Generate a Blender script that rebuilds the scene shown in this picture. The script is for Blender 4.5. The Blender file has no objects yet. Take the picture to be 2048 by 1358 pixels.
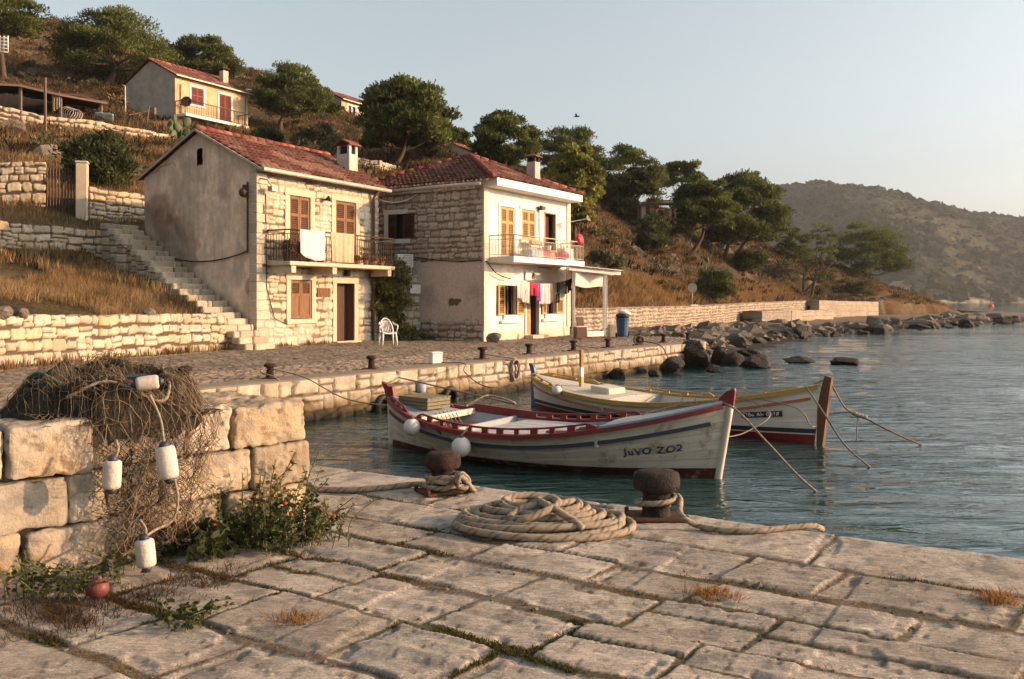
import bpy, math, random
import numpy as np
from mathutils import Vector, Matrix
random.seed(7); rng = np.random.default_rng(7)
SC = bpy.context.scene; COL = SC.collection
R = math.radians; PI = math.pi
# ------------------------------------------------------------------ camera model: level camera 1.5 m above the quay
F, CX, HY, CH = 1800.0, 1024.0, 600.0, 1.5
def PZ(px, py, z):                     # surveyed picture point lying at height z
    d = (CH - z) * F / (py - HY); return Vector(((px - CX) / F * d, d, z))
def PD(px, py, d):                     # surveyed picture point lying at distance d
    return Vector(((px - CX) / F * d, d, CH - (py - HY) * d / F))
cam = bpy.data.cameras.new('camera'); camo = bpy.data.objects.new('camera', cam); COL.objects.link(camo)
camo.location = (0, 0, CH); camo.rotation_euler = (R(90), 0, 0)
cam.sensor_width = 36; cam.lens = 36 * F / 2048; cam.shift_y = -79 / 2048; cam.clip_end = 6000; cam.clip_start = .05
SC.camera = camo
SC.view_settings.view_transform = 'Standard'; SC.view_settings.look = 'None'
SC.view_settings.exposure = EXPOSURE = 0.74; SC.view_settings.gamma = 1
SC.cycles.max_bounces = 6; SC.cycles.diffuse_bounces = 3; SC.cycles.glossy_bounces = 3; SC.cycles.transparent_max_bounces = 8
SC.cycles.volume_bounces = 0; SC.cycles.caustics_reflective = False; SC.cycles.caustics_refractive = False
SC.cycles.use_denoising = True
HAZE_DENSITY = .00017

# ------------------------------------------------------------------ numpy noise
def _hash(ix, iy, seed):
    h = (ix.astype(np.int64) * 374761393 + iy.astype(np.int64) * 668265263 + seed * 974634777) & 0xffffffff
    h = ((h ^ (h >> 13)) * 1274126177) & 0xffffffff
    h = ((h ^ (h >> 16)) * 2246822519) & 0xffffffff
    return ((h ^ (h >> 15)) & 0xffffff) / float(0x1000000)
def vnoise(x, y, seed=0):
    x = np.asarray(x, float); y = np.asarray(y, float)
    ix = np.floor(x); iy = np.floor(y); fx = x - ix; fy = y - iy
    fx = fx * fx * (3 - 2 * fx); fy = fy * fy * (3 - 2 * fy)
    a = _hash(ix, iy, seed); b = _hash(ix + 1, iy, seed); c = _hash(ix, iy + 1, seed); d = _hash(ix + 1, iy + 1, seed)
    return (a + (b - a) * fx) * (1 - fy) + (c + (d - c) * fx) * fy
def fbm(x, y, seed=0, o=4, g=.5):
    s = 0; a = 1; t = 0
    for i in range(o):
        s = s + a * vnoise(np.asarray(x) * 2 ** i + 17.3 * i, np.asarray(y) * 2 ** i - 9.1 * i, seed + i); t += a; a *= g
    return s / t
def sstep(a, b, x):
    t = np.clip((np.asarray(x, float) - a) / (b - a), 0, 1); return t * t * (3 - 2 * t)
def mixc(a, b, t):
    t = np.asarray(t)[..., None]; return np.asarray(a) * (1 - t) + np.asarray(b) * t

# ------------------------------------------------------------------ object helpers
def tag(o, label=None, cat=None, group=None, kind=None):
    if label: o['label'] = label
    if cat: o['category'] = cat
    if group: o['group'] = group
    if kind: o['kind'] = kind
    return o
def link(name, me, mat, parent=None):
    o = bpy.data.objects.new(name, me); COL.objects.link(o)
    if mat is not None:
        for m in (mat if isinstance(mat, (list, tuple)) else [mat]): me.materials.append(m)
    if parent is not None: o.parent = parent; o.matrix_parent_inverse = wm(parent).inverted()
    return o
def wm(o): return ((wm(o.parent) @ o.matrix_parent_inverse) if o.parent else Matrix()) @ o.matrix_basis
def copy_tree(o, parent=None):
    c = o.copy(); COL.objects.link(c); c.parent = parent
    for ch in [x for x in COL.objects if x.parent == o]: copy_tree(ch, c)
    return c
def solid(o, t, off=0):
    m = o.modifiers.new('thickness', 'SOLIDIFY'); m.thickness = t; m.offset = off; return o
def empty(name, loc=(0, 0, 0), rz=0, label=None, cat=None, group=None):
    o = bpy.data.objects.new(name, None); COL.objects.link(o); o.location = loc; o.rotation_euler = (0, 0, rz)
    o.empty_display_size = .1
    return tag(o, label, cat, group)
def npmesh(name, V, Q, mat, parent=None, col=None, smooth=True, mi=None):
    """V (n,3), Q (m,3 or 4) numpy arrays -> one mesh object"""
    V = np.asarray(V, np.float32).reshape(-1, 3); Q = np.asarray(Q, np.int32)
    me = bpy.data.meshes.new(name); n = len(V); m, k = Q.shape
    me.vertices.add(n); me.vertices.foreach_set('co', V.ravel())
    me.loops.add(m * k); me.loops.foreach_set('vertex_index', Q.ravel())
    me.polygons.add(m); me.polygons.foreach_set('loop_start', np.arange(m, dtype=np.int32) * k)
    me.polygons.foreach_set('loop_total', np.full(m, k, np.int32))
    me.polygons.foreach_set('use_smooth', np.full(m, bool(smooth)))
    if mi is not None: me.polygons.foreach_set('material_index', np.asarray(mi, np.int32))
    me.update(calc_edges=True)
    if col is not None:
        c = np.ones((n, 4), np.float32); c[:, :3] = np.asarray(col, np.float32).reshape(-1, 3)
        at = me.color_attributes.new('Col', 'FLOAT_COLOR', 'POINT'); at.data.foreach_set('color', c.ravel())
    return link(name, me, mat, parent)
def gridq(nu, nv, keep=None):
    """quads of a (nu,nv) vertex grid, vertex index = i*nv+j; keep = bool (nu-1,nv-1)"""
    i, j = np.meshgrid(np.arange(nu - 1), np.arange(nv - 1), indexing='ij')
    a = i * nv + j; q = np.stack([a, a + nv, a + nv + 1, a + 1], -1)
    return q[keep] if keep is not None else q.reshape(-1, 4)
def compact(V, Q, col=None):
    used = np.zeros(len(V), bool); used[Q.ravel()] = True
    idx = np.cumsum(used) - 1
    return V[used], idx[Q], (None if col is None else col[used])

class MB:
    """collects shapes and links them as ONE mesh"""
    def __init__(s): s.v = []; s.f = []; s.c = []; s.col = None; s.m = []; s.mi = 0
    def add(s, vs, fs, col=None):
        o = len(s.v); s.v += [tuple(v) for v in vs]; s.f += [tuple(i + o for i in f) for f in fs]
        s.c += [col or s.col or (1, 1, 1)] * len(vs); s.m += [s.mi] * len(fs); return s
    def box(s, c, d, M=None, col=None, bev=0):
        x, y, z = d[0] / 2, d[1] / 2, d[2] / 2; c = Vector(c)
        if bev:
            b = min(bev, x * .9, y * .9, z * .9); vs = []; 
            for sx in (-1, 1):
                for sy in (-1, 1):
                    for sz in (-1, 1):
                        vs += [(sx * x, sy * (y - b), sz * (z - b)), (sx * (x - b), sy * y, sz * (z - b)), (sx * (x - b), sy * (y - b), sz * z)]
            k = lambda sx, sy, sz, a: ((sx > 0) * 4 + (sy > 0) * 2 + (sz > 0)) * 3 + a
            fs = []
            for sg in (-1, 1):
                fs.append([k(sg, *p, 0) for p in ((-1, -1), (1, -1), (1, 1), (-1, 1))])
                fs.append([k(p[0], sg, p[1], 1) for p in ((-1, -1), (1, -1), (1, 1), (-1, 1))])
                fs.append([k(*p, sg, 2) for p in ((-1, -1), (1, -1), (1, 1), (-1, 1))])
            for a in (-1, 1):
                for b2 in (-1, 1):
                    fs.append([k(a, b2, -1, 0), k(a, b2, -1, 1), k(a, b2, 1, 1), k(a, b2, 1, 0)])
                    fs.append([k(a, -1, b2, 0), k(a, -1, b2, 2), k(a, 1, b2, 2), k(a, 1, b2, 0)])
                    fs.append([k(-1, a, b2, 1), k(-1, a, b2, 2), k(1, a, b2, 2), k(1, a, b2, 1)])
                    for c3 in (-1, 1): fs.append([k(a, b2, c3, 0), k(a, b2, c3, 1), k(a, b2, c3, 2)])
        else:
            vs = [(-x, -y, -z), (x, -y, -z), (x, y, -z), (-x, y, -z), (-x, -y, z), (x, -y, z), (x, y, z), (-x, y, z)]
            fs = [(3, 2, 1, 0), (4, 5, 6, 7), (0, 1, 5, 4), (1, 2, 6, 5), (2, 3, 7, 6), (3, 0, 4, 7)]
        vs = [(M @ Vector(v) if M is not None else Vector(v)) + c for v in vs]
        return s.add(vs, fs, col)
    def bar(s, a, b, w, h=None, up=(0, 0, 1), col=None):
        """rectangular bar from a to b, w wide and h high"""
        a = Vector(a); b = Vector(b); d = b - a; L = d.length; d.normalize(); up = Vector(up)
        sd = d.cross(up); sd = sd.normalized() if sd.length > 1e-4 else Vector((1, 0, 0)); u = sd.cross(d)
        M = Matrix((d, sd, u)).transposed(); return s.box((a + b) / 2, (L, w, h or w), M, col)
    def tube(s, pts, r, n=6, col=None, cap=True, flat=1):
        pts = [Vector(p) for p in pts]; rs = r if isinstance(r, (list, tuple)) else [r] * len(pts)
        up = None; vs = []; fs = []
        for i, p in enumerate(pts):
            t = (pts[min(i + 1, len(pts) - 1)] - pts[max(i - 1, 0)]).normalized()
            if up is None: up = Vector((0, 0, 1)) if abs(t.z) < .9 else Vector((1, 0, 0))
            u = up - t * up.dot(t)
            if u.length < 1e-5: u = t.orthogonal()
            u.normalize(); up = u; w = t.cross(u)
            for k in range(n):
                a = 2 * PI * k / n; vs.append(p + (u * math.cos(a) * flat + w * math.sin(a)) * rs[i])
        for i in range(len(pts) - 1):
            for k in range(n):
                a = i * n + k; b = i * n + (k + 1) % n; fs.append((a, b, b + n, a + n))
        if cap: fs += [tuple(range(n - 1, -1, -1)), tuple(range((len(pts) - 1) * n, len(pts) * n))]
        return s.add(vs, fs, col)
    def lathe(s, prof, n=20, c=(0, 0, 0), M=None, col=None):
        """prof = [(r,z)...] bottom to top"""
        vs = []; fs = []; c = Vector(c)
        for r, z in prof:
            for k in range(n):
                a = 2 * PI * k / n; v = Vector((r * math.cos(a), r * math.sin(a), z)); vs.append((M @ v if M is not None else v) + c)
        for i in range(len(prof) - 1):
            for k in range(n):
                a = i * n + k; b = i * n + (k + 1) % n; fs.append((a, b, b + n, a + n))
        fs += [tuple(range(n - 1, -1, -1)), tuple(range((len(prof) - 1) * n, len(prof) * n))]
        return s.add(vs, fs, col)
    def ball(s, c, r, nu=16, nv=10, sc=(1, 1, 1), M=None, col=None):
        vs = []; fs = []; c = Vector(c)
        for i in range(nv + 1):
            p = PI * i / nv
            for k in range(nu):
                a = 2 * PI * k / nu; v = Vector((math.sin(p) * math.cos(a) * sc[0], math.sin(p) * math.sin(a) * sc[1], -math.cos(p) * sc[2])) * r
                vs.append((M @ v if M is not None else v) + c)
        for i in range(nv):
            for k in range(nu):
                a = i * nu + k; b = i * nu + (k + 1) % nu; fs.append((a, b, b + nu, a + nu))
        return s.add(vs, fs, col)
    def sheet(s, P, col=None):
        """P = 2-D list of points"""
        nu, nv = len(P), len(P[0]); vs = [p for row in P for p in row]
        return s.add(vs, [(i * nv + j, (i + 1) * nv + j, (i + 1) * nv + j + 1, i * nv + j + 1) for i in range(nu - 1) for j in range(nv - 1)], col)
    def poly(s, pts, col=None): return s.add(pts, [tuple(range(len(pts)))], col)
    def build(s, name, mat, parent=None, smooth=False, loc=None):
        me = bpy.data.meshes.new(name); me.from_pydata(s.v, [], s.f)
        if 1:
            at = me.color_attributes.new('Col', 'FLOAT_COLOR', 'POINT')
            at.data.foreach_set('color', np.array([(*c, 1) for c in s.c], np.float32).ravel())
        if smooth: me.polygons.foreach_set('use_smooth', np.ones(len(me.polygons), bool))
        if any(s.m): me.polygons.foreach_set('material_index', np.array(s.m, np.int32))
        me.update(); o = link(name, me, mat, parent)
        if loc is not None: o.location = loc
        return o
def sharp(o, ang=35):
    me = o.data; me.polygons.foreach_set('use_smooth', np.ones(len(me.polygons), bool))
    me.set_sharp_from_angle(angle=R(ang)); return o

# ------------------------------------------------------------------ materials
class NT:
    def __init__(s, name):
        s.m = bpy.data.materials.new(name); s.m.use_nodes = True; s.t = s.m.node_tree; s.t.nodes.clear()
    def n(s, typ, ins=None, **kw):
        nd = s.t.nodes.new(typ)
        for k, v in kw.items(): setattr(nd, k, v)
        for k, v in (ins or {}).items():
            if isinstance(v, bpy.types.NodeSocket): s.t.links.new(v, nd.inputs[k])
            else: nd.inputs[k].default_value = v
        return nd
    def ramp(s, fac, stops):
        nd = s.t.nodes.new('ShaderNodeValToRGB'); s.t.links.new(fac, nd.inputs[0]); e = nd.color_ramp.elements
        while len(e) < len(stops): e.new(.5)
        for q, (p, c) in zip(e, stops): q.position = p; q.color = (*c, 1) if len(c) == 3 else c
        return nd.outputs[0]
    def mix(s, fac, a, b, mode='MIX'):
        nd = s.t.nodes.new('ShaderNodeMix'); nd.data_type = 'RGBA'; nd.blend_type = mode
        for i, v in ((0, fac), (6, a), (7, b)):
            if isinstance(v, bpy.types.NodeSocket): s.t.links.new(v, nd.inputs[i])
            else: nd.inputs[i].default_value = (*v, 1) if isinstance(v, tuple) and len(v) == 3 else v
        return nd.outputs[2]
    def out(s, sh, vol=None):
        o = s.t.nodes.new('ShaderNodeOutputMaterial')
        if sh is not None: s.t.links.new(sh, o.inputs[0])
        if vol is not None: s.t.links.new(vol, o.inputs[1])
        return s.m
def mat(name, c1=(.5, .5, .5), c2=None, scale=6, rough=.8, bump=0, bscale=60, metal=0, vc=False, spec=.3, dirt=None, dscale=3, dlo=.5, dhi=.7, stretch=None, trans=0, det=5):
    """general weathered surface: two-tone noise, optional point colour, patches of a third colour, bump"""
    t = NT(name); tc = t.n('ShaderNodeTexCoord'); co = tc.outputs['Object']
    if stretch: co = t.n('ShaderNodeMapping', {'Vector': co, 'Scale': stretch}).outputs[0]
    nz = t.n('ShaderNodeTexNoise', {'Vector': co, 'Scale': scale, 'Detail': det, 'Roughness': .65}).outputs[0]
    c2 = c2 or tuple(x * .72 for x in c1)
    c = t.ramp(nz, [(.32, c2), (.68, c1)])
    if vc:
        at = t.n('ShaderNodeAttribute', attribute_name='Col'); c = t.mix(1.0, c, at.outputs[0], 'MULTIPLY')
    if dirt:
        n2 = t.n('ShaderNodeTexNoise', {'Vector': co, 'Scale': dscale, 'Detail': 6, 'Roughness': .7}).outputs[0]
        f = t.ramp(n2, [(dlo, (0, 0, 0)), (dhi, (1, 1, 1))]); c = t.mix(f, c, dirt)
    b = t.n('ShaderNodeBsdfPrincipled', {'Base Color': c, 'Roughness': rough, 'Metallic': metal, 'Specular IOR Level': spec})
    if bump:
        n3 = t.n('ShaderNodeTexNoise', {'Vector': co, 'Scale': bscale, 'Detail': 4, 'Roughness': .6}).outputs[0]
        bp = t.n('ShaderNodeBump', {'Strength': bump, 'Distance': 1.0 / bscale, 'Height': n3}); t.t.links.new(bp.outputs[0], b.inputs['Normal'])
    sh = b.outputs[0]
    if trans:
        tr = t.n('ShaderNodeBsdfTranslucent', {'Color': c}); ms = t.n('ShaderNodeMixShader', {0: trans, 1: sh, 2: tr.outputs[0]}); sh = ms.outputs[0]
    return t.out(sh)

# ------------------------------------------------------------------ masonry / paving relief
def stones(U, V, rowh, lenr, seed, gap=.02, bev=.04, warp=.04, wf=2.2, rnd=.5, jit=.0, rag=.03):
    """U along, V up (m). returns height 0..1, stone random ids (2), inside distance"""
    r = np.random.default_rng(seed)
    Uw = U + (fbm(U * wf, V * wf, seed + 1, 2) - .5) * 2 * warp; Vw = V + (fbm(U * wf + 50, V * wf, seed + 5, 2) - .5) * 2 * warp
    v0, v1 = Vw.min() - .5, Vw.max() + .5; u0, u1 = Uw.min() - 1, Uw.max() + 1
    rows = [v0]
    while rows[-1] < v1: rows.append(rows[-1] + r.uniform(*rowh))
    rows = np.array(rows); ri = np.clip(np.searchsorted(rows, Vw) - 1, 0, len(rows) - 2)
    d = np.full(U.shape, -1.0); i1 = np.zeros(U.shape); i2 = np.zeros(U.shape)
    for k in range(len(rows) - 1):
        m = ri == k
        cuts = [u0 - r.uniform(0, lenr[1])]
        while cuts[-1] < u1: cuts.append(cuts[-1] + r.uniform(*lenr))
        cuts = np.array(cuts); idn = r.random((len(cuts), 4))
        if not m.any(): continue
        uu = Uw[m]; vv = Vw[m]; ci = np.clip(np.searchsorted(cuts, uu) - 1, 0, len(cuts) - 2)
        hx = (cuts[ci + 1] - cuts[ci]) / 2; cx = (cuts[ci + 1] + cuts[ci]) / 2; hy = (rows[k + 1] - rows[k]) / 2; cy = (rows[k + 1] + rows[k]) / 2
        hy2 = hy * (1 - jit * idn[ci, 2]); rr = np.minimum(hx, hy2) * (rnd * (.4 + .6 * idn[ci, 3]))
        sp = (idn[ci, 1] > .74) & (hy > .10); half = np.where(vv > cy + hy * (idn[ci, 2] - .5) * .5, 1.0, -1.0); cut = cy + hy * (idn[ci, 2] - .5) * .5
        cy = np.where(sp, np.where(half > 0, (cut + cy + hy) / 2, (cut + cy - hy) / 2), cy); hy2 = np.where(sp, np.abs(np.where(half > 0, rows[k + 1] - cut, cut - rows[k])) / 2, hy2); rr = np.minimum(rr, hy2 * .8)
        slant = (idn[ci, 2] - .5) * 2 * jit * .6
        qx = np.abs(uu - cx + slant * (vv - cy)) - hx + rr; qy = np.abs(vv - cy - slant * .5 * (uu - cx)) - hy2 + rr
        d[m] = rr - np.hypot(np.maximum(qx, 0), np.maximum(qy, 0)) - np.minimum(np.maximum(qx, qy), 0)
        i1[m] = np.where(sp & (half > 0), (idn[ci, 0] + .37) % 1, idn[ci, 0]); i2[m] = np.where(sp, (idn[ci, 2] * 7.3 + half * .21) % 1, idn[ci, 1] / .74 % 1)
    h = sstep(gap * .5, gap * .5 + bev, d + (fbm(U * 11, V * 11, seed + 9, 4) - .5) * rag)
    return h, i1, i2, d
def ramp_cols(x, cols):
    cols = np.array(cols); x = np.clip(x, 0, .9999) * (len(cols) - 1); i = x.astype(int); f = (x - i)[..., None]
    return cols[i] * (1 - f) + cols[i + 1] * f
STONE_COLS = [(.50, .43, .31), (.58, .51, .39), (.44, .38, .28), (.54, .45, .31), (.62, .56, .45), (.47, .43, .36)]
# ================================================================== LIGHT AND AIR
SUN_EL = R(15.5); SUN_H = Vector((1, -.018)).normalized()
w = bpy.data.worlds.new('World'); SC.world = w; w.use_nodes = True; wt = w.node_tree; wt.nodes.clear()
sky = wt.nodes.new('ShaderNodeTexSky'); sky.sky_type = 'NISHITA'; sky.sun_disc = False
sky.sun_elevation = SUN_EL; sky.sun_rotation = math.atan2(SUN_H.x, SUN_H.y)
sky.altitude = 0; sky.air_density = 1.0; sky.dust_density = 3.5; sky.ozone_density = 1.2
bg = wt.nodes.new('ShaderNodeBackground'); bg.inputs[1].default_value = SKY_STRENGTH = 0.15
hs = wt.nodes.new('ShaderNodeHueSaturation'); hs.inputs['Hue'].default_value = .474; hs.inputs['Saturation'].default_value = .42; wt.links.new(sky.outputs[0], hs.inputs['Color'])
wo = wt.nodes.new('ShaderNodeOutputWorld'); wt.links.new(hs.outputs[0], bg.inputs[0]); wt.links.new(bg.outputs[0], wo.inputs[0])
sl = bpy.data.lights.new('sun', 'SUN'); so = bpy.data.objects.new('sun', sl); COL.objects.link(so)
sl.energy = 4.5; sl.angle = R(.5); sl.color = (1, .58, .285)
so.rotation_euler = Vector((SUN_H.x * math.cos(SUN_EL), SUN_H.y * math.cos(SUN_EL), math.sin(SUN_EL))).to_track_quat('Z', 'Y').to_euler()

# ================================================================== COAST PLAN
WL = -.8                                             # water level
EA, EB = np.array((-5.3, 15.2)), np.array((6.9, 32.5))     # lip of the far quay
EQ = (EB - EA) / np.linalg.norm(EB - EA); EN = np.array((-EQ[1], EQ[0]))
def fq(s, t, z=0): p = EA + EQ * s + EN * t; return Vector((p[0], p[1], z))
FP = np.array((-1.86, 8.3)); FE = np.array((4.86, -3.03)); FE /= np.linalg.norm(FE); FN = np.array((FE[1], -FE[0]))   # lip of the near quay, FN inland
def nq(s, t, z=0): p = FP + FE * s + FN * t; return Vector((p[0], p[1], z))
BASE = np.array([(-30, -40), (-20, -2), (-13, 14), (-11.2, 19.3), (-10.15, 23.7), (-8.7, 27.2), (-8.35, 28.5), (-5.35, 33.9), (-3.4, 35.2), (-1.3, 34.2), (2.3, 39), (6, 46), (11.9, 58), (20, 74.5), (32, 95.5), (41, 101), (52, 110), (66, 124), (74, 150), (80, 230)], float)
def side(x, y, P=BASE):
    """signed distance to the polyline, positive inland (left of its direction)"""
    best = np.full(x.shape, 1e9); sg = np.zeros(x.shape)
    for a, b in zip(P[:-1], P[1:]):
        d = b - a; L2 = d @ d; t = np.clip(((x - a[0]) * d[0] + (y - a[1]) * d[1]) / L2, 0, 1)
        dx = x - a[0] - t * d[0]; dy = y - a[1] - t * d[1]; q = np.hypot(dx, dy); s = d[0] * dy - d[1] * dx
        m = q < best - 1e-9; best = np.where(m, q, best); sg = np.where(m, s, sg)
    return np.where(sg >= 0, best, -best)
HP = [(-11.6, 19.3, .95), (-10.5, 23.7, .95), (-9.3, 27.2, .95), (-13.5, 14, .95), (-20, 0, .95),
      (-13.0, 30.8, 2.9), (-16.0, 28.3, 2.8), (-20, 25.6, 2.7), (-26, 22, 2.7), (-11.6, 27.5, 1.7), (-12.4, 22.5, 1.4), (-14, 25, 1.9), (-18, 21, 2.1), (-22, 10, 2.0),
      (-13.6, 31.5, 3.6), (-16.4, 29.1, 3.7), (-20.4, 26.4, 3.75), (-26.5, 22.8, 3.75),
      (-14.6, 35.1, 4.4), (-16, 33.1, 4.45), (-18.5, 32.1, 4.7), (-24, 30, 4.8),
      (-14.9, 36.2, 5.1), (-16.3, 34.2, 5.1), (-18.8, 33.2, 5.8), (-24.3, 31, 5.9),
      (-8.5, 30, 2.5), (-11.5, 32.5, 3.9), (-9, 36, 4.5), (-6, 37, 3.6), (-3, 38, 3), (1, 42, 2.6)]
for px, py, d in [(345, 298, 55), (230, 278, 51), (110, 268, 49), (0, 258, 47.5), (-200, 250, 45), (60, 330, 40), (200, 360, 40), (290, 330, 45), (0, 360, 36), (330, 290, 49),
                  (205, 165, 80), (40, 130, 80), (100, 190, 66), (0, 60, 90), (100, 50, 95), (250, 92, 95), (500, 142, 100), (560, 258, 75), (560, 200, 88), (700, 248, 90), (620, 235, 85), (640, 290, 70),
                  (700, 212, 112), (780, 335, 62), (760, 322, 66), (860, 300, 82), (900, 290, 98), (930, 330, 80), (1000, 345, 65), (1000, 320, 95), (1100, 350, 95),
                  (750, 345, 52), (700, 330, 54), (1180, 425, 70), (1300, 437, 84), (1230, 412, 82), (1250, 418, 104), (1380, 500, 80), (1455, 515, 88), (1400, 450, 106), (1560, 508, 112),
                  (1560, 560, 100), (1610, 590, 100), (1700, 545, 118), (1700, 578, 108), (1800, 597, 125), (1830, 612, 128), (1300, 560, 60), (1200, 525, 55), (1420, 570, 75), (1160, 470, 60)]:
    p = PD(px, py, d); HP.append(tuple(p))
for px, py, d in [(330, 258, 62), (120, 232, 52), (0, 232, 51), (400, 275, 66)]: HP.append(tuple(PD(px, py, d)))
HP += [(2.9, 39.6, 1.05), (6.4, 46.4, 1.05), (12.3, 58.6, 1.1), (20.4, 74.8, 1.2), (32.3, 96, 1.3), (41, 102, 1.2), (-1, 37, 2.0),
       (-60, 160, 27), (0, 170, 9), (60, 180, -3), (95, 150, -5), (110, 120, -6), (-110, 60, 34), (-90, 110, 38), (-50, 20, 14), (-60, 60, 22), (-70, 90, 32), (-30, 130, 27), (30, 140, 8), (-45, -30, 10)]
HP = np.array(HP)
def _tps(d2): return .5 * d2 * np.log(d2 + 1e-9)
_n = len(HP); _A = np.zeros((_n + 3, _n + 3)); _d = ((HP[:, None, :2] - HP[None, :, :2]) ** 2).sum(-1)
_A[:_n, :_n] = _tps(_d) + np.eye(_n) * .6; _A[:_n, _n] = 1; _A[:_n, _n + 1:] = HP[:, :2]; _A[_n:, :_n] = _A[:_n, _n:].T
_w = np.linalg.solve(_A, np.concatenate([HP[:, 2], np.zeros(3)]))
def hill(x, y):
    x = np.asarray(x, float); sh = x.shape; p = np.stack([x.ravel(), np.asarray(y, float).ravel()], -1); z = np.empty(len(p))
    for i in range(0, len(p), 20000):
        q = p[i:i + 20000]; z[i:i + 20000] = _tps(((q[:, None] - HP[None, :, :2]) ** 2).sum(-1)) @ _w[:_n] + _w[_n] + q @ _w[_n + 1:]
    return z.reshape(sh)
def ground_z(x, y):
    x = np.asarray(x, float); y = np.asarray(y, float); s = side(x, y); up = hill(x, y)
    far = sstep(30, 60, y)
    up = up + (fbm(x * .35, y * .35, 3, 4) - .5) * (.25 + .9 * far) * sstep(.3, 3, s) + (fbm(x * .09, y * .09, 8, 3) - .5) * 2.4 * far * sstep(2, 12, s)
    k = .1 - .045 * sstep(60, 90, y); dn = -.12 + s * k + (fbm(x * .8, y * .8, 4, 4) - .5) * .35 * sstep(0, -2, s)
    quay = (x < 6.7) | (y < 33); dn = np.where(quay & (y < 60), np.where(y < 38.5, -1.7, np.minimum(dn, -.06)), dn)
    up = np.where(y > 38, np.minimum(up, 1.05 + .02 * np.maximum(s, 0) + .85 * np.maximum(s - .9, 0)), up)
    gu = (x + 12.67) * .866 - (y - 31.05) * .5; go = -(x + 12.67) * .5 - (y - 31.05) * .866
    st = (gu > -.6) & (gu < 6.6) & (go > -5.4) & (go < 1.5); up = np.where(st, np.minimum(up, np.maximum(.185 * (6.25 - gu) / .31 - .4, -.3)), up)
    return np.where(s > .5 + .25 * sstep(36, 44, y), up, np.maximum(np.where(s > 0, -.3, dn), -3))
def gz(x, y): return float(ground_z(np.array([x]), np.array([y]))[0])
def hz(x, y): return float(hill(np.array([x]), np.array([y]))[0])

# ================================================================== HILLSIDE
def terrain():
    xs = np.concatenate([np.arange(-110, -30, 1.0), np.arange(-30, 30, .45), np.arange(30, 112, .7)]); ys = np.concatenate([np.arange(-30, 12, 1.5), np.arange(12, 75, .45), np.arange(75, 200, .9)])
    X, Y = np.meshgrid(xs, ys, indexing='ij'); Z = ground_z(X, Y); S = side(X, Y)
    n1 = fbm(X * .28, Y * .28, 21, 4); n2 = fbm(X * 1.6, Y * 1.6, 31, 3); n3 = fbm(X * .12 + Y * .05, Y * .12, 41, 3)
    c = ramp_cols(sstep(.3, .7, n1), [(.050, .033, .019), (.10, .060, .029), (.15, .088, .040), (.19, .115, .052)])
    c = mixc(c, (.05, .05, .025), sstep(.55, .68, n3) * .7)
    c = mixc(c, (.27, .23, .17), sstep(.6, .72, n2) * .6 * sstep(.42, .6, fbm(X * .2, Y * .2, 77, 2)))
    sea = sstep(.4, -.6, S); c = mixc(c, mixc((.27, .225, .165), (.17, .14, .10), n2), sea)
    c = mixc(c, (.045, .04, .032), sea * sstep(-.35, -.75, Z + (n2 - .5) * .3))
    V = np.stack([X, Y, Z], -1).reshape(-1, 3); nu, nv = X.shape
    mx = np.maximum(np.maximum(Z[:-1, :-1], Z[1:, 1:]), np.maximum(Z[1:, :-1], Z[:-1, 1:]))
    keep = mx > -2.0
    V, Q, c = compact(V, gridq(nu, nv, keep), c.reshape(-1, 3))
    m = mat('hill_earth', (1, 1, 1), (.55, .52, .5), 3.5, .95, 1, 9, vc=True, spec=.1)
    return tag(npmesh('hillside', V, Q, m, col=c), kind='structure')
terrain()

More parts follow.
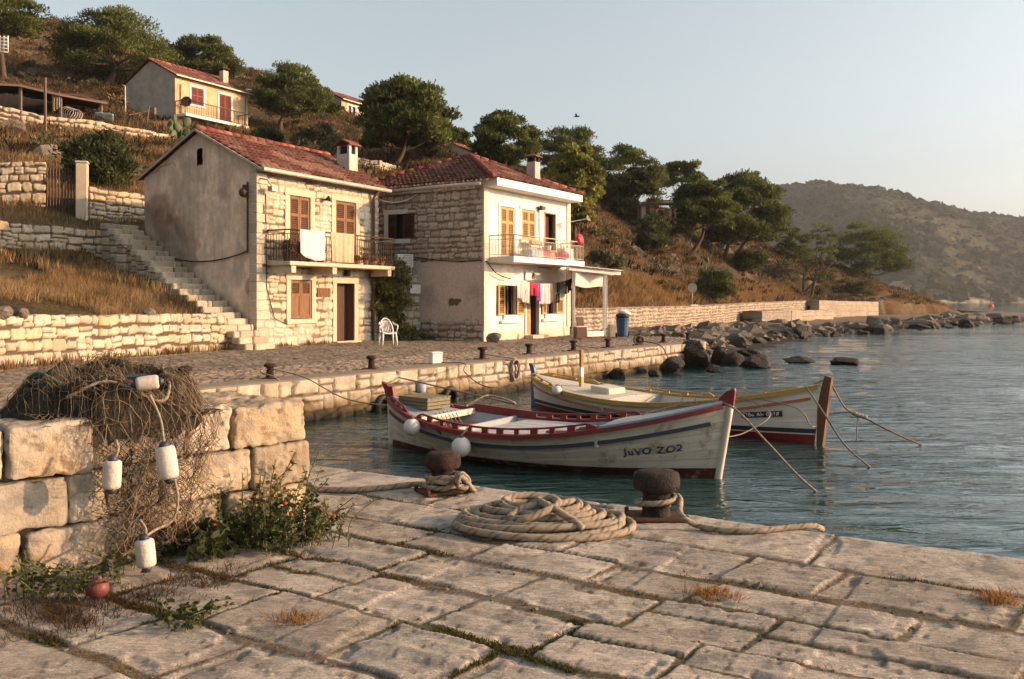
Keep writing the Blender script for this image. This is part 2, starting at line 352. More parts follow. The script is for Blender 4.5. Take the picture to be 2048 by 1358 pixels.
def far_hill():
    m = mat('scrub_hill', (1, 1, 1), (.62, .62, .6), .05, .95, 1, .12, vc=True, spec=.05, det=9)
    sil = np.array([(1350, 470), (1450, 425), (1545, 384), (1600, 376), (1640, 373), (1700, 378), (1780, 392), (1850, 410), (1920, 428), (2048, 446), (2200, 470), (2500, 520), (2900, 560), (3300, 590)], float)
    ang = np.linspace(.15, 1.35, 260); th = (sil[:, 0] - CX) / F
    t = np.linspace(0, 1, 120)
    base = 690 + 40 * np.sin(ang * 9) + 25 * np.sin(ang * 23 + 1); top = base + 330
    el = np.interp(ang, th, (HY - sil[:, 1]) / F); hz_ = CH + el * top
    A, T = np.meshgrid(ang, t, indexing='ij'); Dd = base[:, None] + (top - base)[:, None] * T
    prof = np.sin(T * PI / 2) ** 1.0
    Z = WL - 1 + (hz_[:, None] - WL + 1) * prof
    X = A * Dd; Y = Dd
    rg = 1 - np.abs(fbm(X * .008, Y * .006, 51, 4) - .5) * 2
    Z = Z + (rg - .75) * 14 * np.sin(T * PI) + (fbm(X * .05, Y * .05, 53, 4) - .5) * 4 * sstep(0, .08, T)
    # land falls away behind the crest
    t2 = np.linspace(.1, 1, 12); 
    V = np.stack([X, Y, Z], -1)
    back = np.stack([A[:, -1:] * (top[:, None] + 260 * t2), top[:, None] + 260 * t2 + 0 * A[:, -1:], Z[:, -1:] * (1 - t2 ** 2)], -1)
    V = np.concatenate([V, back], 1); nu, nv = V.shape[:2]
    x, y = V[..., 0], V[..., 1]
    n1 = fbm(x * .02, y * .012, 61, 4); n2 = fbm(x * .12, y * .06, 63, 4)
    c = ramp_cols(sstep(.3, .7, n1 * .6 + n2 * .4), [(.024, .030, .015), (.036, .042, .021), (.056, .058, .031), (.095, .087, .052)])
    c = mixc(c, (.33, .29, .22), sstep(.0, -.05, V[..., 2] - 1.6 - n2 * 3) * .8)
    tag(npmesh('far_hill', V.reshape(-1, 3), gridq(nu, nv), m, col=c.reshape(-1, 3)), kind='structure')
    # scrub dotted over the slope: nobody could count it
    r = np.random.default_rng(5); n = 5200; ai = r.integers(8, 200, n); ti = r.integers(2, 122, n)
    P = V[ai, ti] + r.normal(0, 3, (n, 3)) * (1, 1, 0); s = r.lognormal(.75, .5, n) * (.6 + .9 * (fbm(P[:, 0] * .02, P[:, 1] * .02, 71, 3) > .5)); s = np.clip(s, .8, 5) * np.where(ti > 100, .6, 1)
    u = np.array([(math.cos(a) * math.sin(p), math.sin(a) * math.sin(p), math.cos(p)) for p in (.15, .9, 1.7) for a in np.arange(6) * PI / 3])
    k = len(u); VV = P[:, None] + u[None] * s[:, None, None] * (1 + r.normal(0, .25, (n, k, 1))) * (1.15, 1.15, .8)
    q = np.array([(i * 6 + j, i * 6 + 6 + j, i * 6 + 6 + (j + 1) % 6, i * 6 + (j + 1) % 6) for i in (0, 1) for j in range(6)] + [(0, 1, 2, 3), (3, 4, 5, 0)])
    Q = (q[None] + (np.arange(n) * k)[:, None, None]).reshape(-1, 4)
    cc = np.repeat(mixc((.028, .032, .015), (.062, .062, .030), r.random(n)), k, 0)
    tag(npmesh('hill_scrub', VV.reshape(-1, 3), Q, mat('far_scrub', (1, 1, 1), (.6, .6, .6), .8, 1, vc=True, spec=0), col=cc, smooth=False), 'dark scrub and bushes dotted over the far hill across the bay', 'scrub', kind='stuff')
far_hill()

# ================================================================== SEA
def water():
    na, nr = 460, 560; ang = np.linspace(R(-62), R(66), na); rr = np.exp(np.linspace(math.log(3.0), math.log(2400), nr))
    A, D = np.meshgrid(ang, rr, indexing='ij'); X = np.sin(A) * D; Y = np.cos(A) * D
    f = 1 / (1 + (D / 26) ** 2); f2 = 1 / (1 + (D / 70) ** 2)
    # swell runs in from the open water on the right
    q = (X * .34 + Y * .94); p = X * .94 - Y * .34
    Z = (fbm(p * .55, q * 1.9, 91, 3) - .5) * .10 * f + (fbm(p * .2 + 9, q * .75, 95, 3) - .5) * .12 * f2
    calm = .55 + .45 * sstep(-2, 6, X - .15 * Y)
    V = np.stack([X, Y, WL + Z * calm], -1).reshape(-1, 3)
    t = NT('sea_water'); tc = t.n('ShaderNodeTexCoord'); mp = t.n('ShaderNodeMapping', {'Vector': tc.outputs['Object'], 'Rotation': (0, 0, R(-12)), 'Scale': (.8, 2.6, 1)})
    n1 = t.n('ShaderNodeTexNoise', {'Vector': mp.outputs[0], 'Scale': 1.25, 'Detail': 4, 'Roughness': .5, 'Distortion': .6}).outputs[0]
    mp2 = t.n('ShaderNodeMapping', {'Vector': tc.outputs['Object'], 'Rotation': (0, 0, R(14)), 'Scale': (1, 2.2, 1)})
    n2 = t.n('ShaderNodeTexNoise', {'Vector': mp2.outputs[0], 'Scale': 5.5, 'Detail': 3, 'Roughness': .5, 'Distortion': .4}).outputs[0]
    ln = t.n('ShaderNodeVectorMath', {0: tc.outputs['Object']}, operation='LENGTH').outputs['Value']; npch = t.n('ShaderNodeTexNoise', {'Vector': t.n('ShaderNodeMapping', {'Vector': tc.outputs['Object'], 'Scale': (.05, .16, 1)}).outputs[0], 'Scale': 1, 'Detail': 3}).outputs[0]
    fd = t.n('ShaderNodeMapRange', {'Value': ln, 'From Min': 9, 'From Max': 70, 'To Min': 1.0, 'To Max': .22}).outputs[0]; pc = t.n('ShaderNodeMapRange', {'Value': npch, 'From Min': .35, 'From Max': .65, 'To Min': .45, 'To Max': 1.1}).outputs[0]; st = t.n('ShaderNodeMath', {0: fd, 1: pc}, operation='MULTIPLY').outputs[0]; st2 = t.n('ShaderNodeMath', {0: st, 1: .4}, operation='MULTIPLY').outputs[0]
    b1 = t.n('ShaderNodeBump', {'Strength': st, 'Distance': .19, 'Height': n1}); b2 = t.n('ShaderNodeBump', {'Strength': st2, 'Distance': .035, 'Height': n2, 'Normal': b1.outputs[0]})
    b = t.n('ShaderNodeBsdfPrincipled', {'Base Color': (.006, .032, .029, 1), 'Roughness': .04, 'IOR': 1.55, 'Specular IOR Level': .85, 'Normal': b2.outputs[0]})
    tag(npmesh('sea', V, gridq(na, nr), t.out(b.outputs[0])), kind='structure')
water()

# ================================================================== NEAR QUAY: big worn slabs
def near_quay():
    na, nr = 760, 560; ang = np.linspace(R(-44), R(44), na); rr = np.exp(np.linspace(math.log(2.3), math.log(17), nr))
    A, D = np.meshgrid(ang, rr, indexing='ij'); X = np.sin(A) * D; Y = np.cos(A) * D
    dx = X - FP[0]; dy = Y - FP[1]; s = dx * FE[0] + dy * FE[1]; t0 = dx * FN[0] + dy * FN[1]
    t = t0 + (fbm(s * 1.3, s * 0 + 3, 12, 3) - .5) * .10
    # paving inland of the coping
    h, i1, i2, d = stones(s * .97 + t * .10, t, (.38, .62), (.45, 1.0), 18, .018, .010, .022, 1.1, .08, .15, rag=.016)
    hc, j1, j2, dc = stones(s, t * 0 + .5, (1, 1), (1.15, 1.75), 33, .014, .012, .012, 1.1, .06, rag=.012)
    cop = t < .80
    edge_d = np.where(cop, np.minimum(dc, .80 - t), np.minimum(d, t - .80))
    H = np.where(cop, np.minimum(hc, sstep(.008, .024, .80 - t)), np.minimum(h, sstep(.0, .02, t - .815)))
    id1 = np.where(cop, j1, i1); id2 = np.where(cop, j2, i2)
    # rough hewn tops
    strat = fbm(s * 1.6 + id1 * 31, t * 9 + id2 * 17 + s * 1.5, 14, 4); lump = fbm(s * 4 + id2 * 40, t * 4 + id1 * 40, 15, 4); pit = fbm(s * 17, t * 17, 16, 3)
    rough = np.where(cop, .25, .35 + .9 * id2)
    top = (id1 - .5) * .016 + (fbm(s * 3.2 + id1 * 9, t * 24 + s * 3 + id2 * 7, 47, 3) - .5) * .016 * rough + ((strat - .5) * .034 + (lump - .5) * .014) * rough - sstep(.70, .8, pit) * .005 + ((s % 1) - .5) * (id2 - .5) * .02
    top = np.where(cop, (id1 - .5) * .014 + (fbm(s * 2.2, t * 2.2, 44, 4) - .5) * .016 - sstep(.72, .8, pit) * .004 + (fbm(s * 20, t * 20, 46, 2) - .5) * .005 + (fbm(s * 3, t * 20, 48, 3) - .5) * .006, top)
    dirt = -.009 + (fbm(s * 9, t * 9, 17, 4) - .5) * .016
    Z = dirt * (1 - H) + top * H
    chip = sstep(.55, .60, fbm(s * 3.1, t * 3.1, 19, 4)) * sstep(.09, .05, edge_d + (fbm(s * 9, t * 9, 20, 3) - .5) * .06); Z -= chip * .012 * H
    # the lip and the face of the quay below it
    over = t < 0
    tt = np.maximum(t, 0); Z = Z - .03 * (1 - sstep(0, .06, tt)); Z = np.where(over, np.maximum(t * 4.0, -1.5) - .03, Z)
    Xc = np.where(over, X + FN[0] * -(t - .0), X); Yc = np.where(over, Y + FN[1] * -(t - .0), Y)
    nn = fbm(s * 2.3, t * 2.3, 25, 4)
    c = ramp_cols(id1 * .7 + id2 * .3, [(.31, .265, .215), (.41, .36, .30), (.47, .415, .35), (.35, .305, .25), (.42, .385, .34)])
    c = mixc(c, c * .72, sstep(.5, .7, nn) * .6); c = mixc(c, c * 1.15, sstep(.55, .35, nn) * .5)
    c = mixc(c, (.165, .155, .14), sstep(.60, .70, fbm(s * 7 + 3, t * 7, 26, 4)) * .55)
    c = mixc(c, (.12, .085, .055), sstep(.58, .75, pit) * .35)
    global JOINT; JOINT = np.stack([X, Y, Z], -1)[(H < .12) & (t > .02) & (D < 7.5) & (np.abs(A) < .56)]
    joint = mixc((.10, .078, .054), (.21, .165, .12), fbm(s * 22, t * 22, 28, 2))
    joint = mixc(joint, (.075, .07, .03), sstep(.55, .66, fbm(s * 1.1, t * 1.1, 29, 2)) * .8)
    c = mixc(joint, c, sstep(.15, .75, H))
    c = mixc(c, (.13, .11, .085), sstep(-.05, -.5, Z) * .9)
    V = np.stack([Xc, Yc, Z], -1).reshape(-1, 3)
    fx = X - EA[0]; fy = Y - EA[1]; tf = fx * EN[0] + fy * EN[1]
    ok = (t > -.42); keep = ok[:-1, :-1] & ok[1:, 1:] & ok[1:, :-1] & ok[:-1, 1:]
    V, Q, c = compact(V, gridq(na, nr, keep), c.reshape(-1, 3))
    t_ = NT('worn_limestone'); tc = t_.n('ShaderNodeTexCoord'); a_ = math.atan2(FE[1], FE[0])
    m1 = t_.n('ShaderNodeMapping', {'Vector': tc.outputs['Object'], 'Rotation': (0, 0, -a_)}, vector_type='TEXTURE').outputs[0]; m1 = t_.n('ShaderNodeMapping', {'Vector': tc.outputs['Object'], 'Rotation': (0, 0, -a_), 'Scale': (9, 42, 30)}).outputs[0]
    ns = t_.n('ShaderNodeTexNoise', {'Vector': m1, 'Scale': 1, 'Detail': 6, 'Roughness': .62, 'Distortion': .8}).outputs[0]; nf = t_.n('ShaderNodeTexNoise', {'Vector': tc.outputs['Object'], 'Scale': 70, 'Detail': 5, 'Roughness': .7}).outputs[0]; nb = t_.n('ShaderNodeTexNoise', {'Vector': tc.outputs['Object'], 'Scale': 7, 'Detail': 8, 'Roughness': .7}).outputs[0]
    vp = t_.n('ShaderNodeTexVoronoi', {'Vector': tc.outputs['Object'], 'Scale': 34, 'Randomness': 1}).outputs['Distance']; pits = t_.ramp(vp, [(.03, (0, 0, 0)), (.10, (1, 1, 1))])
    cc = t_.mix(1.0, t_.ramp(nb, [(.3, (.66, .66, .67)), (.7, (1.24, 1.22, 1.18))]), t_.n('ShaderNodeAttribute', attribute_name='Col').outputs[0], 'MULTIPLY'); cc = t_.mix(1.0, cc, t_.ramp(nf, [(.34, (.72, .71, .70)), (.55, (1.05, 1.05, 1.05))]), 'MULTIPLY'); cc = t_.mix(.55, cc, t_.mix(1.0, cc, pits, 'MULTIPLY'))
    b1 = t_.n('ShaderNodeBump', {'Strength': .9, 'Distance': .034, 'Height': ns}); b2 = t_.n('ShaderNodeBump', {'Strength': .5, 'Distance': .012, 'Height': nf, 'Normal': b1.outputs[0]}); b3 = t_.n('ShaderNodeBump', {'Strength': .3, 'Distance': .006, 'Height': pits, 'Normal': b2.outputs[0]})
    m = t_.out(t_.n('ShaderNodeBsdfPrincipled', {'Base Color': cc, 'Roughness': .8, 'Specular IOR Level': .25, 'Normal': b3.outputs[0]}).outputs[0])
    tag(npmesh('quay_paving', V, Q, m, col=c), kind='structure')
    b = MB(); z = -.12
    b.poly([nq(-6.79, .15, z), nq(60, .15, z), nq(60, 60, z), nq(-60, 60, z), nq(-60, 30, z), Vector((-9.5, 13, z))][::-1])
    tag(b.build('quay_ground', mat('quay_earth', (.2, .16, .11), (.12, .09, .06), 8, .95, .4, 40)), kind='structure')
near_quay()

# ================================================================== FAR QUAY: cobbled terrace with a smooth coping
def far_quay():
    ss = np.arange(-6, 24.6, .05); ts = np.concatenate([np.arange(0, 3, .035), np.arange(3, 16, .07)])
    S, T = np.meshgrid(ss, ts, indexing='ij'); X = EA[0] + EQ[0] * S + EN[0] * T; Y = EA[1] + EQ[1] * S + EN[1] * T
    u = S * .94 + T * .34; v = T * .94 - S * .34
    h, i1, i2, d = stones(u, v, (.13, .2), (.22, .5), 71, .02, .04, .03, 1.8, .7, .25)
    cop = sstep(.78, .70, T); n = fbm(S * 2, T * 2, 72, 4)
    Z = h * .035 + (i1 - .5) * .02 - .03 + (n - .5) * .05 * sstep(.8, 2, T)
    Z = Z * (1 - cop) + (.0 + (n - .5) * .012) * cop - .04 * (1 - sstep(0, .07, T))
    c = ramp_cols(i1, [(.21, .165, .12), (.27, .215, .16), (.32, .255, .19), (.24, .19, .14)])
    c = mixc((.10, .078, .055), c, sstep(.1, .7, h)); c = mixc(c, c * .75, sstep(.5, .65, n) * .6)
    c = mixc(c, mixc((.30, .245, .18), (.22, .18, .135), n), cop)
    sd = side(X, Y); dxf = X - FP[0]; dyf = Y - FP[1]; tf = dxf * FN[0] + dyf * FN[1]
    lim = np.interp(Y, [32, 34.5, 40, 47], [7.05, 7.2, 6.6, 7.2])
    ok = (sd < .45) & (tf < .35) & (X < lim) & (Y < 47)
    keep = ok[:-1, :-1] & ok[1:, 1:] & ok[1:, :-1] & ok[:-1, 1:]
    V = np.stack([X, Y, Z], -1).reshape(-1, 3); V, Q, c = compact(V, gridq(*X.shape, keep), c.reshape(-1, 3))
    tag(npmesh('cobbled_terrace', V, Q, mat('cobbles', (1, 1, 1), (.7, .68, .66), 11, .85, .5, 50, vc=True, spec=.25), col=c), kind='structure')
    # masonry face, a wall of its own
    us = np.arange(-4.2, 21.3, .035); vs = np.arange(-1.7, .0001, .03)
    U, Vv = np.meshgrid(us, vs, indexing='ij')
    h, i1, i2, d = stones(U, Vv + .02, (.26, .36), (.26, .66), 75, .014, .022, .02, 1.8, .22, .12)
    rel = h * .07 + (i1 - .5) * .04 * h + (fbm(U * 7, Vv * 7, 76, 4) - .5) * .05 * h
    wet = sstep(-.28, -.62, Vv + (fbm(U * 1.4, Vv * 2, 77, 3) - .5) * .35)
    rel += wet * (fbm(U * 4, Vv * 4, 78, 3) - .4) * .12
    c = ramp_cols(i2, STONE_COLS) * .86; c = mixc(c, c * .72, sstep(.45, .65, fbm(U * 3, Vv * 3, 79, 4)) * .7)
    c = mixc((.10, .075, .05), c, sstep(.15, .5, h)); c = mixc(c, mixc((.20, .125, .05), (.10, .075, .035), fbm(U * 5, Vv * 5, 80, 3)), wet * .9)
    c = mixc(c, (.022, .020, .014), sstep(-.52, -.74, Vv + (fbm(U * 2, Vv * 3, 81, 3) - .5) * .2))
    P = np.stack([EA[0] + EQ[0] * U - EN[0] * rel, EA[1] + EQ[1] * U - EN[1] * rel, np.minimum(Vv, -.005)], -1)
    o = npmesh('quay_wall', P.reshape(-1, 3), gridq(*U.shape), mat('quay_stone', (1, 1, 1), (.72, .7, .68), 9, .85, .5, 40, vc=True, spec=.25), col=c.reshape(-1, 3))
    tag(o, 'long pale block quay wall below the row of bollards, dark with weed at the waterline', 'quay wall')
    e = MB()   # return end of the quay
    uu = np.arange(0, 6, .06); U, Vv = np.meshgrid(uu, vs, indexing='ij'); h, i1, i2, d = stones(U, Vv + .02, (.29, .36), (.35, .7), 85, .025, .05, .022, 1.5, .28, .06)
    q0 = fq(21.17, 0); rel = h * .06; P = np.stack([q0.x + EN[0] * U + EQ[0] * rel, q0.y + EN[1] * U + EQ[1] * rel, np.minimum(Vv, -.005)], -1)
    c = mixc((.13, .10, .07), ramp_cols(i2, STONE_COLS) * .8, sstep(.2, .8, h))
    npmesh('end_face', P.reshape(-1, 3), gridq(*U.shape)[:, ::-1], o.data.materials[0], o, col=c.reshape(-1, 3))
far_quay()
# ================================================================== SHARED MATERIALS
M_STONE = mat('rubble_masonry', (1, 1, 1), (.76, .73, .70), 10, .88, .5, 45, vc=True, spec=.2)
M_WHITE = mat('limewash', (.80, .76, .69), (.70, .65, .57), 2.2, .85, .3, 40, vc=True, spec=.2, det=9)
M_PLAST = mat('old_render', (1, 1, 1), (.74, .72, .70), 1.6, .9, .45, 30, vc=True, spec=.15, det=10)
M_TILE = mat('terracotta', (1, 1, 1), (.62, .58, .55), 12, .85, .3, 50, vc=True, spec=.2)
M_TRIM = mat('dressed_stone', (.56, .475, .345), (.45, .37, .265), 5, .85, .3, 60, spec=.2)
M_TRIMW = mat('white_trim', (.78, .74, .66), (.66, .61, .53), 5, .8, .2, 60, spec=.25)
M_WOODB = mat('weathered_brown_wood', (.25, .13, .065), (.13, .068, .036), 4, .75, .4, 50, vc=True, stretch=(6, 6, .8), dirt=(.16, .09, .05), dlo=.55, dhi=.75)
M_WOODY = mat('ochre_painted_wood', (.48, .31, .125), (.36, .22, .085), 4, .65, .3, 50, vc=True, stretch=(6, 6, .8))
M_WOODD = mat('dark_brown_wood', (.085, .035, .022), (.05, .022, .016), 5, .6, .3, 50, stretch=(6, 6, .8))
M_DARK = mat('dark_interior', (.018, .013, .011), (.010, .008, .007), 5, .9)
M_IRON = mat('dark_iron', (.045, .035, .03), (.10, .05, .03), 14, .6, .3, 80, metal=.3)
M_GALV = mat('pale_metal', (.46, .40, .32), (.33, .28, .22), 8, .5, .1, 60, metal=.2)
M_CONC = mat('concrete', (.50, .44, .36), (.36, .31, .25), 5, .9, .4, 50)
M_BLACK = mat('black_cable', (.02, .018, .017), None, 8, .6)
M_WHITEPL = mat('white_plastic', (.78, .76, .72), (.66, .63, .58), 6, .45, spec=.4)
M_PIPE = mat('rust_brown_pipe', (.16, .075, .045), (.10, .05, .035), 9, .6)

class FR:
    """wall frame: u along the wall, o outwards, z up"""
    def __init__(s, O, u): s.O = Vector((O[0], O[1], 0)); s.u = Vector((u[0], u[1], 0)).normalized(); s.n = Vector((s.u.y, -s.u.x, 0)); s.M = Matrix((s.u, -s.n, Vector((0, 0, 1)))).transposed()
    def P(s, u, o, z): return s.O + s.u * u + s.n * o + Vector((0, 0, z))
    def box(s, mb, u0, u1, o0, o1, z0, z1, col=None, bev=0): return mb.box(s.P((u0 + u1) / 2, (o0 + o1) / 2, (z0 + z1) / 2), (abs(u1 - u0), abs(o1 - o0), abs(z1 - z0)), s.M, col, bev)
    def panel(s, name, W, H, parent, fn, m, step=.035, holes=(), z0=0, u0=0, top=None):
        """relief wall: fn(U,Z)->(relief, colour); top(u) clips a gable; holes = (u0,u1,z0,z1)"""
        us = np.linspace(u0, W, int((W - u0) / step) + 1); zs = np.linspace(z0, H, int((H - z0) / step) + 1)
        U, Z = np.meshgrid(us, zs, indexing='ij')
        if top is not None: Zc = z0 + (Z - z0) * (top(U) - z0) / (H - z0)
        else: Zc = Z
        rel, col = fn(U, Zc)
        P = np.stack([s.O.x + s.u.x * U + s.n.x * rel, s.O.y + s.u.y * U + s.n.y * rel, Zc], -1)
        uc = (U[:-1, :-1] + U[1:, 1:]) / 2; zc = (Zc[:-1, :-1] + Zc[1:, 1:]) / 2; keep = np.ones(uc.shape, bool)
        for a, b, c, d in holes: keep &= ~((uc > a) & (uc < b) & (zc > c) & (zc < d))
        V, Q, c = compact(P.reshape(-1, 3), gridq(*U.shape, keep), np.asarray(col).reshape(-1, 3))
        return npmesh(name, V, Q, m, parent, col=c)
def fstone(seed, cols, rowh=(.2, .34), lenr=(.22, .52), mortar=(.42, .36, .27), amp=.035, rnd=.6, jit=.25, warp=.07, gap=.022):
    def f(U, Z):
        h, a, b, d = stones(U, Z, rowh, lenr, seed, gap, .026, warp, 1.7, rnd, jit)
        rel = h * amp + (a - .5) * .02 * h + (fbm(U * 8, Z * 8, seed + 3, 4) - .5) * .03 * h
        c = ramp_cols(b, cols); n = fbm(U * 2.2, Z * 2.2, seed + 4, 4); c = mixc(c, c * .75, sstep(.5, .7, n) * .55)
        c = mixc(mortar, c, sstep(.1, .4, h)); return rel, c
    return f
def shade_stain(c, f, t): return mixc(c, np.asarray(t), f)

def louvre(fr, parent, u0, u1, z0, z1, o, m, name='shutter', split=.33, solidlow=0, slats=True):
    """one shutter leaf lying in the wall plane at offset o"""
    b = MB(); w = .075; e = .02
    fr.box(b, u0, u0 + w, o, o + .04, z0, z1); fr.box(b, u1 - w, u1, o, o + .04, z0, z1)
    zs = [z0, z0 + (z1 - z0) * (1 - split), z1]
    if solidlow: zs = [z0, z0 + (z1 - z0) * solidlow, z1]
    for k, z in enumerate(zs):
        a, c = (z, z + .085) if k == 0 else (z - .05, z + .05) if k == 1 else (z - .085, z)
        fr.box(b, u0 + w, u1 - w, o, o + .038, a, c)
    for k in (0, 1):
        a = zs[k] + (.085 if k == 0 else .05); c = zs[k + 1] - (.05 if k == 0 else .085)
        if k == 0 and solidlow: fr.box(b, u0 + w, u1 - w, o + .006, o + .022, a, c); continue
        n = max(2, int((c - a) / .062)); T = Matrix.Rotation(R(-38), 3, 'X')
        for i in range(n):
            z = a + (i + .5) * (c - a) / n; b.box(fr.P((u0 + u1) / 2, o + .02, z), (u1 - u0 - 2 * w, .05, .012), fr.M @ T)
        fr.box(b, u0 + w, u1 - w, o - .004, o + .004, a, c, (.10, .10, .10))  # dark sheet standing in for the shade between the slats
    return b.build(name, m, parent)
def surround(fr, parent, u0, u1, z0, z1, m, wd=.2, sill=True, name='window', proud=.055, foot=True):
    b = MB(); e = .0
    fr.box(b, u0 - wd, u0, -.12, proud, z0, z1, bev=.01); fr.box(b, u1, u1 + wd, -.12, proud, z0, z1, bev=.01)
    fr.box(b, u0 - wd - .02, u1 + wd + .02, -.12, proud + .006, z1, z1 + wd, bev=.012)
    if foot: fr.box(b, u0 - wd - .02, u1 + wd + .02, -.12, proud + (.05 if sill else .006), z0 - .16, z0, bev=.012)
    return b.build(name, m, parent)
def backing(fr, parent, u0, u1, z0, z1, m=None, o=-.16, name='pane'):
    b = MB(); fr.box(b, u0 - .02, u1 + .02, o - .03, o, z0 - .02, z1 + .02); return b.build(name, m or M_DARK, parent)
TILE_COLS = [(.21, .062, .042), (.26, .083, .053), (.165, .05, .037), (.23, .075, .048), (.31, .125, .085), (.19, .064, .047)]
def tiles(name, A, B, C, D, parent, seed=0, tw=.21, th=.34, cut=None, step=.03):
    """roof slope: eave A->B, ridge D->C (A,B,C,D points); barrel tiles in courses"""
    A, B, C, D = [np.array(p, float) for p in (A, B, C, D)]
    L = np.linalg.norm(B - A); S = np.linalg.norm(D - A); nu = int(max(L, np.linalg.norm(C - D)) / step) + 2; nv = int(S / step) + 2
    a, q = np.meshgrid(np.linspace(0, 1, nu), np.linspace(0, 1, nv), indexing='ij')
    P = (A + (B - A) * a[..., None]) * (1 - q[..., None]) + (D + (C - D) * a[..., None]) * q[..., None]
    e = (B - A) / L; rr = (P - A) @ e; up = np.cross(e, (D - A) / S); up = up if up[2] > 0 else -up; up /= np.linalg.norm(up)
    ss = q * S + (vnoise(np.floor(rr / tw) * 3.1, q * 0, seed) - .5) * .04; f = np.abs(np.sin(PI * rr / tw)); k = (ss / th) % 1
    i = np.floor(rr / tw); j = np.floor(ss / th); rnd = vnoise(i * 7.3 + .5, j * 5.7 + .5, seed + 2)
    h = .05 * f ** .8 + .06 * (1 - k) * sstep(0, .08, k + .001) + (rnd - .5) * .02 + (fbm(rr * .7, ss * .7, seed + 9, 2) - .5) * .05
    c = ramp_cols(rnd, TILE_COLS); c = mixc(c, c * .45, sstep(.4, .1, f)); c = mixc(c, c * .22, np.maximum(sstep(.2, .05, k), sstep(.93, 1, k))); n = fbm(rr * 1.2, ss * 1.2, seed + 4, 4)  # course steps and troughs darkened: step shading painted into the tile colour
    c = mixc(c, (.13, .10, .075), sstep(.55, .72, n) * .6); c = mixc(c, (.42, .27, .19), sstep(.45, .3, n) * .35)
    P = P + up * h[..., None]
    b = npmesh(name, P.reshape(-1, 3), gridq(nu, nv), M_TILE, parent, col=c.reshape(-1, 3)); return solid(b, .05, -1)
def ridge(mb, a, b, r=.10, seg=.38, seed=0):
    a, b = Vector(a), Vector(b); n = max(2, int((b - a).length / seg)); rd = random.Random(seed)
    for i in range(n):
        p = a.lerp(b, i / n); q = a.lerp(b, (i + 1.12) / n); rr = r * rd.uniform(.9, 1.1); c = rd.choice(TILE_COLS); c = tuple(min(1, x * rd.uniform(.9, 1.25)) for x in c)
        mb.tube([p, q], [rr * 1.08, rr * .9], 8, col=c)
def chimney(fr, parent, u, o, z0, z1, w, d, cap='gable', col=(.60, .50, .42)):
    b = MB(); fr.box(b, u - w / 2, u + w / 2, o - d / 2, o + d / 2, z0, z1, col, bev=.015)
    if cap == 'gable':
        hw, hd = w / 2, d / 2; zt = z1 + .32
        for su in (-1, 1):
            for so_ in (-1, 1): fr.box(b, u + su * (hw - .07) - .06, u + su * (hw - .07) + .06, o + so_ * (hd - .06) - .05, o + so_ * (hd - .06) + .05, z1, zt, col)
        fr.box(b, u - hw + .1, u + hw - .1, o - hd + .1, o + hd - .1, z1, zt - .02, (.03, .025, .02))
        t = MB(); e = .09; p = lambda a, c, z: fr.P(u + a, o + c, z)
        for s_ in (-1, 1):
            q = [p(-hw - e, s_ * (hd + e), zt), p(hw + e, s_ * (hd + e), zt), p(hw + e, 0, zt + .2), p(-hw - e, 0, zt + .2)]
            q2 = [v + Vector((0, 0, .05)) for v in q]; t.add(q + q2, [(0, 1, 2, 3), (4, 5, 6, 7), (0, 1, 5, 4), (1, 2, 6, 5), (2, 3, 7, 6), (3, 0, 4, 7)], TILE_COLS[3])
    else:
        for su in (-1, 1):
            for so_ in (-1, 1): fr.box(b, u + su * (w / 2 - .06) - .04, u + su * (w / 2 - .06) + .04, o + so_ * (d / 2 - .06) - .04, o + so_ * (d / 2 - .06) + .04, z1, z1 + .2, (.08, .05, .04))
        fr.box(b, u - w / 2 + .09, u + w / 2 - .09, o - d / 2 + .09, o + d / 2 - .09, z1, z1 + .18, (.03, .025, .02))
        t = MB(); hw, hd = w / 2 + .08, d / 2 + .08; p = lambda a, c, z: fr.P(u + a, o + c, z); zt = z1 + .2
        q = [p(-hw, -hd, zt), p(hw, -hd, zt), p(hw, hd, zt), p(-hw, hd, zt)]; t.add(q + [v + Vector((0, 0, .04)) for v in q] + [p(0, 0, zt + .17)], [(3, 2, 1, 0), (0, 1, 5, 4), (1, 2, 6, 5), (2, 3, 7, 6), (3, 0, 4, 7), (4, 5, 8), (5, 6, 8), (6, 7, 8), (7, 4, 8)], (.20, .10, .07))
    c = b.build('chimney', M_PLAST, parent); t.build('chimney_cap', M_TILE, c); return c
def railing(fr, parent, u0, u1, o, z0, z1, m, gap=.12, sides=True, r=.011, mid=.13, name='railing', m2=None):
    b = MB(); path = ([(u0, .02)] if sides else []) + [(u0, o), (u1, o)] + ([(u1, .02)] if sides else [])
    for (a, p), (c, q) in zip(path[:-1], path[1:]):
        b.tube([fr.P(a, p, z1), fr.P(c, q, z1)], .024, 6); b.tube([fr.P(a, p, z1 - mid), fr.P(c, q, z1 - mid)], .013, 5); b.tube([fr.P(a, p, z0 + .07), fr.P(c, q, z0 + .07)], .013, 5)
        L = math.hypot(c - a, q - p); n = int(L / gap)
        for i in range(n + 1):
            t = i / n; x, y = a + (c - a) * t, p + (q - p) * t; post = i in (0, n) or i % 9 == 0
            b.tube([fr.P(x, y, z0 if post else z0 + .07), fr.P(x, y, z1 if post else z1 - mid)], r * (1.5 if post else 1), 5, cap=False)
    return b.build(name, m, parent, smooth=True)
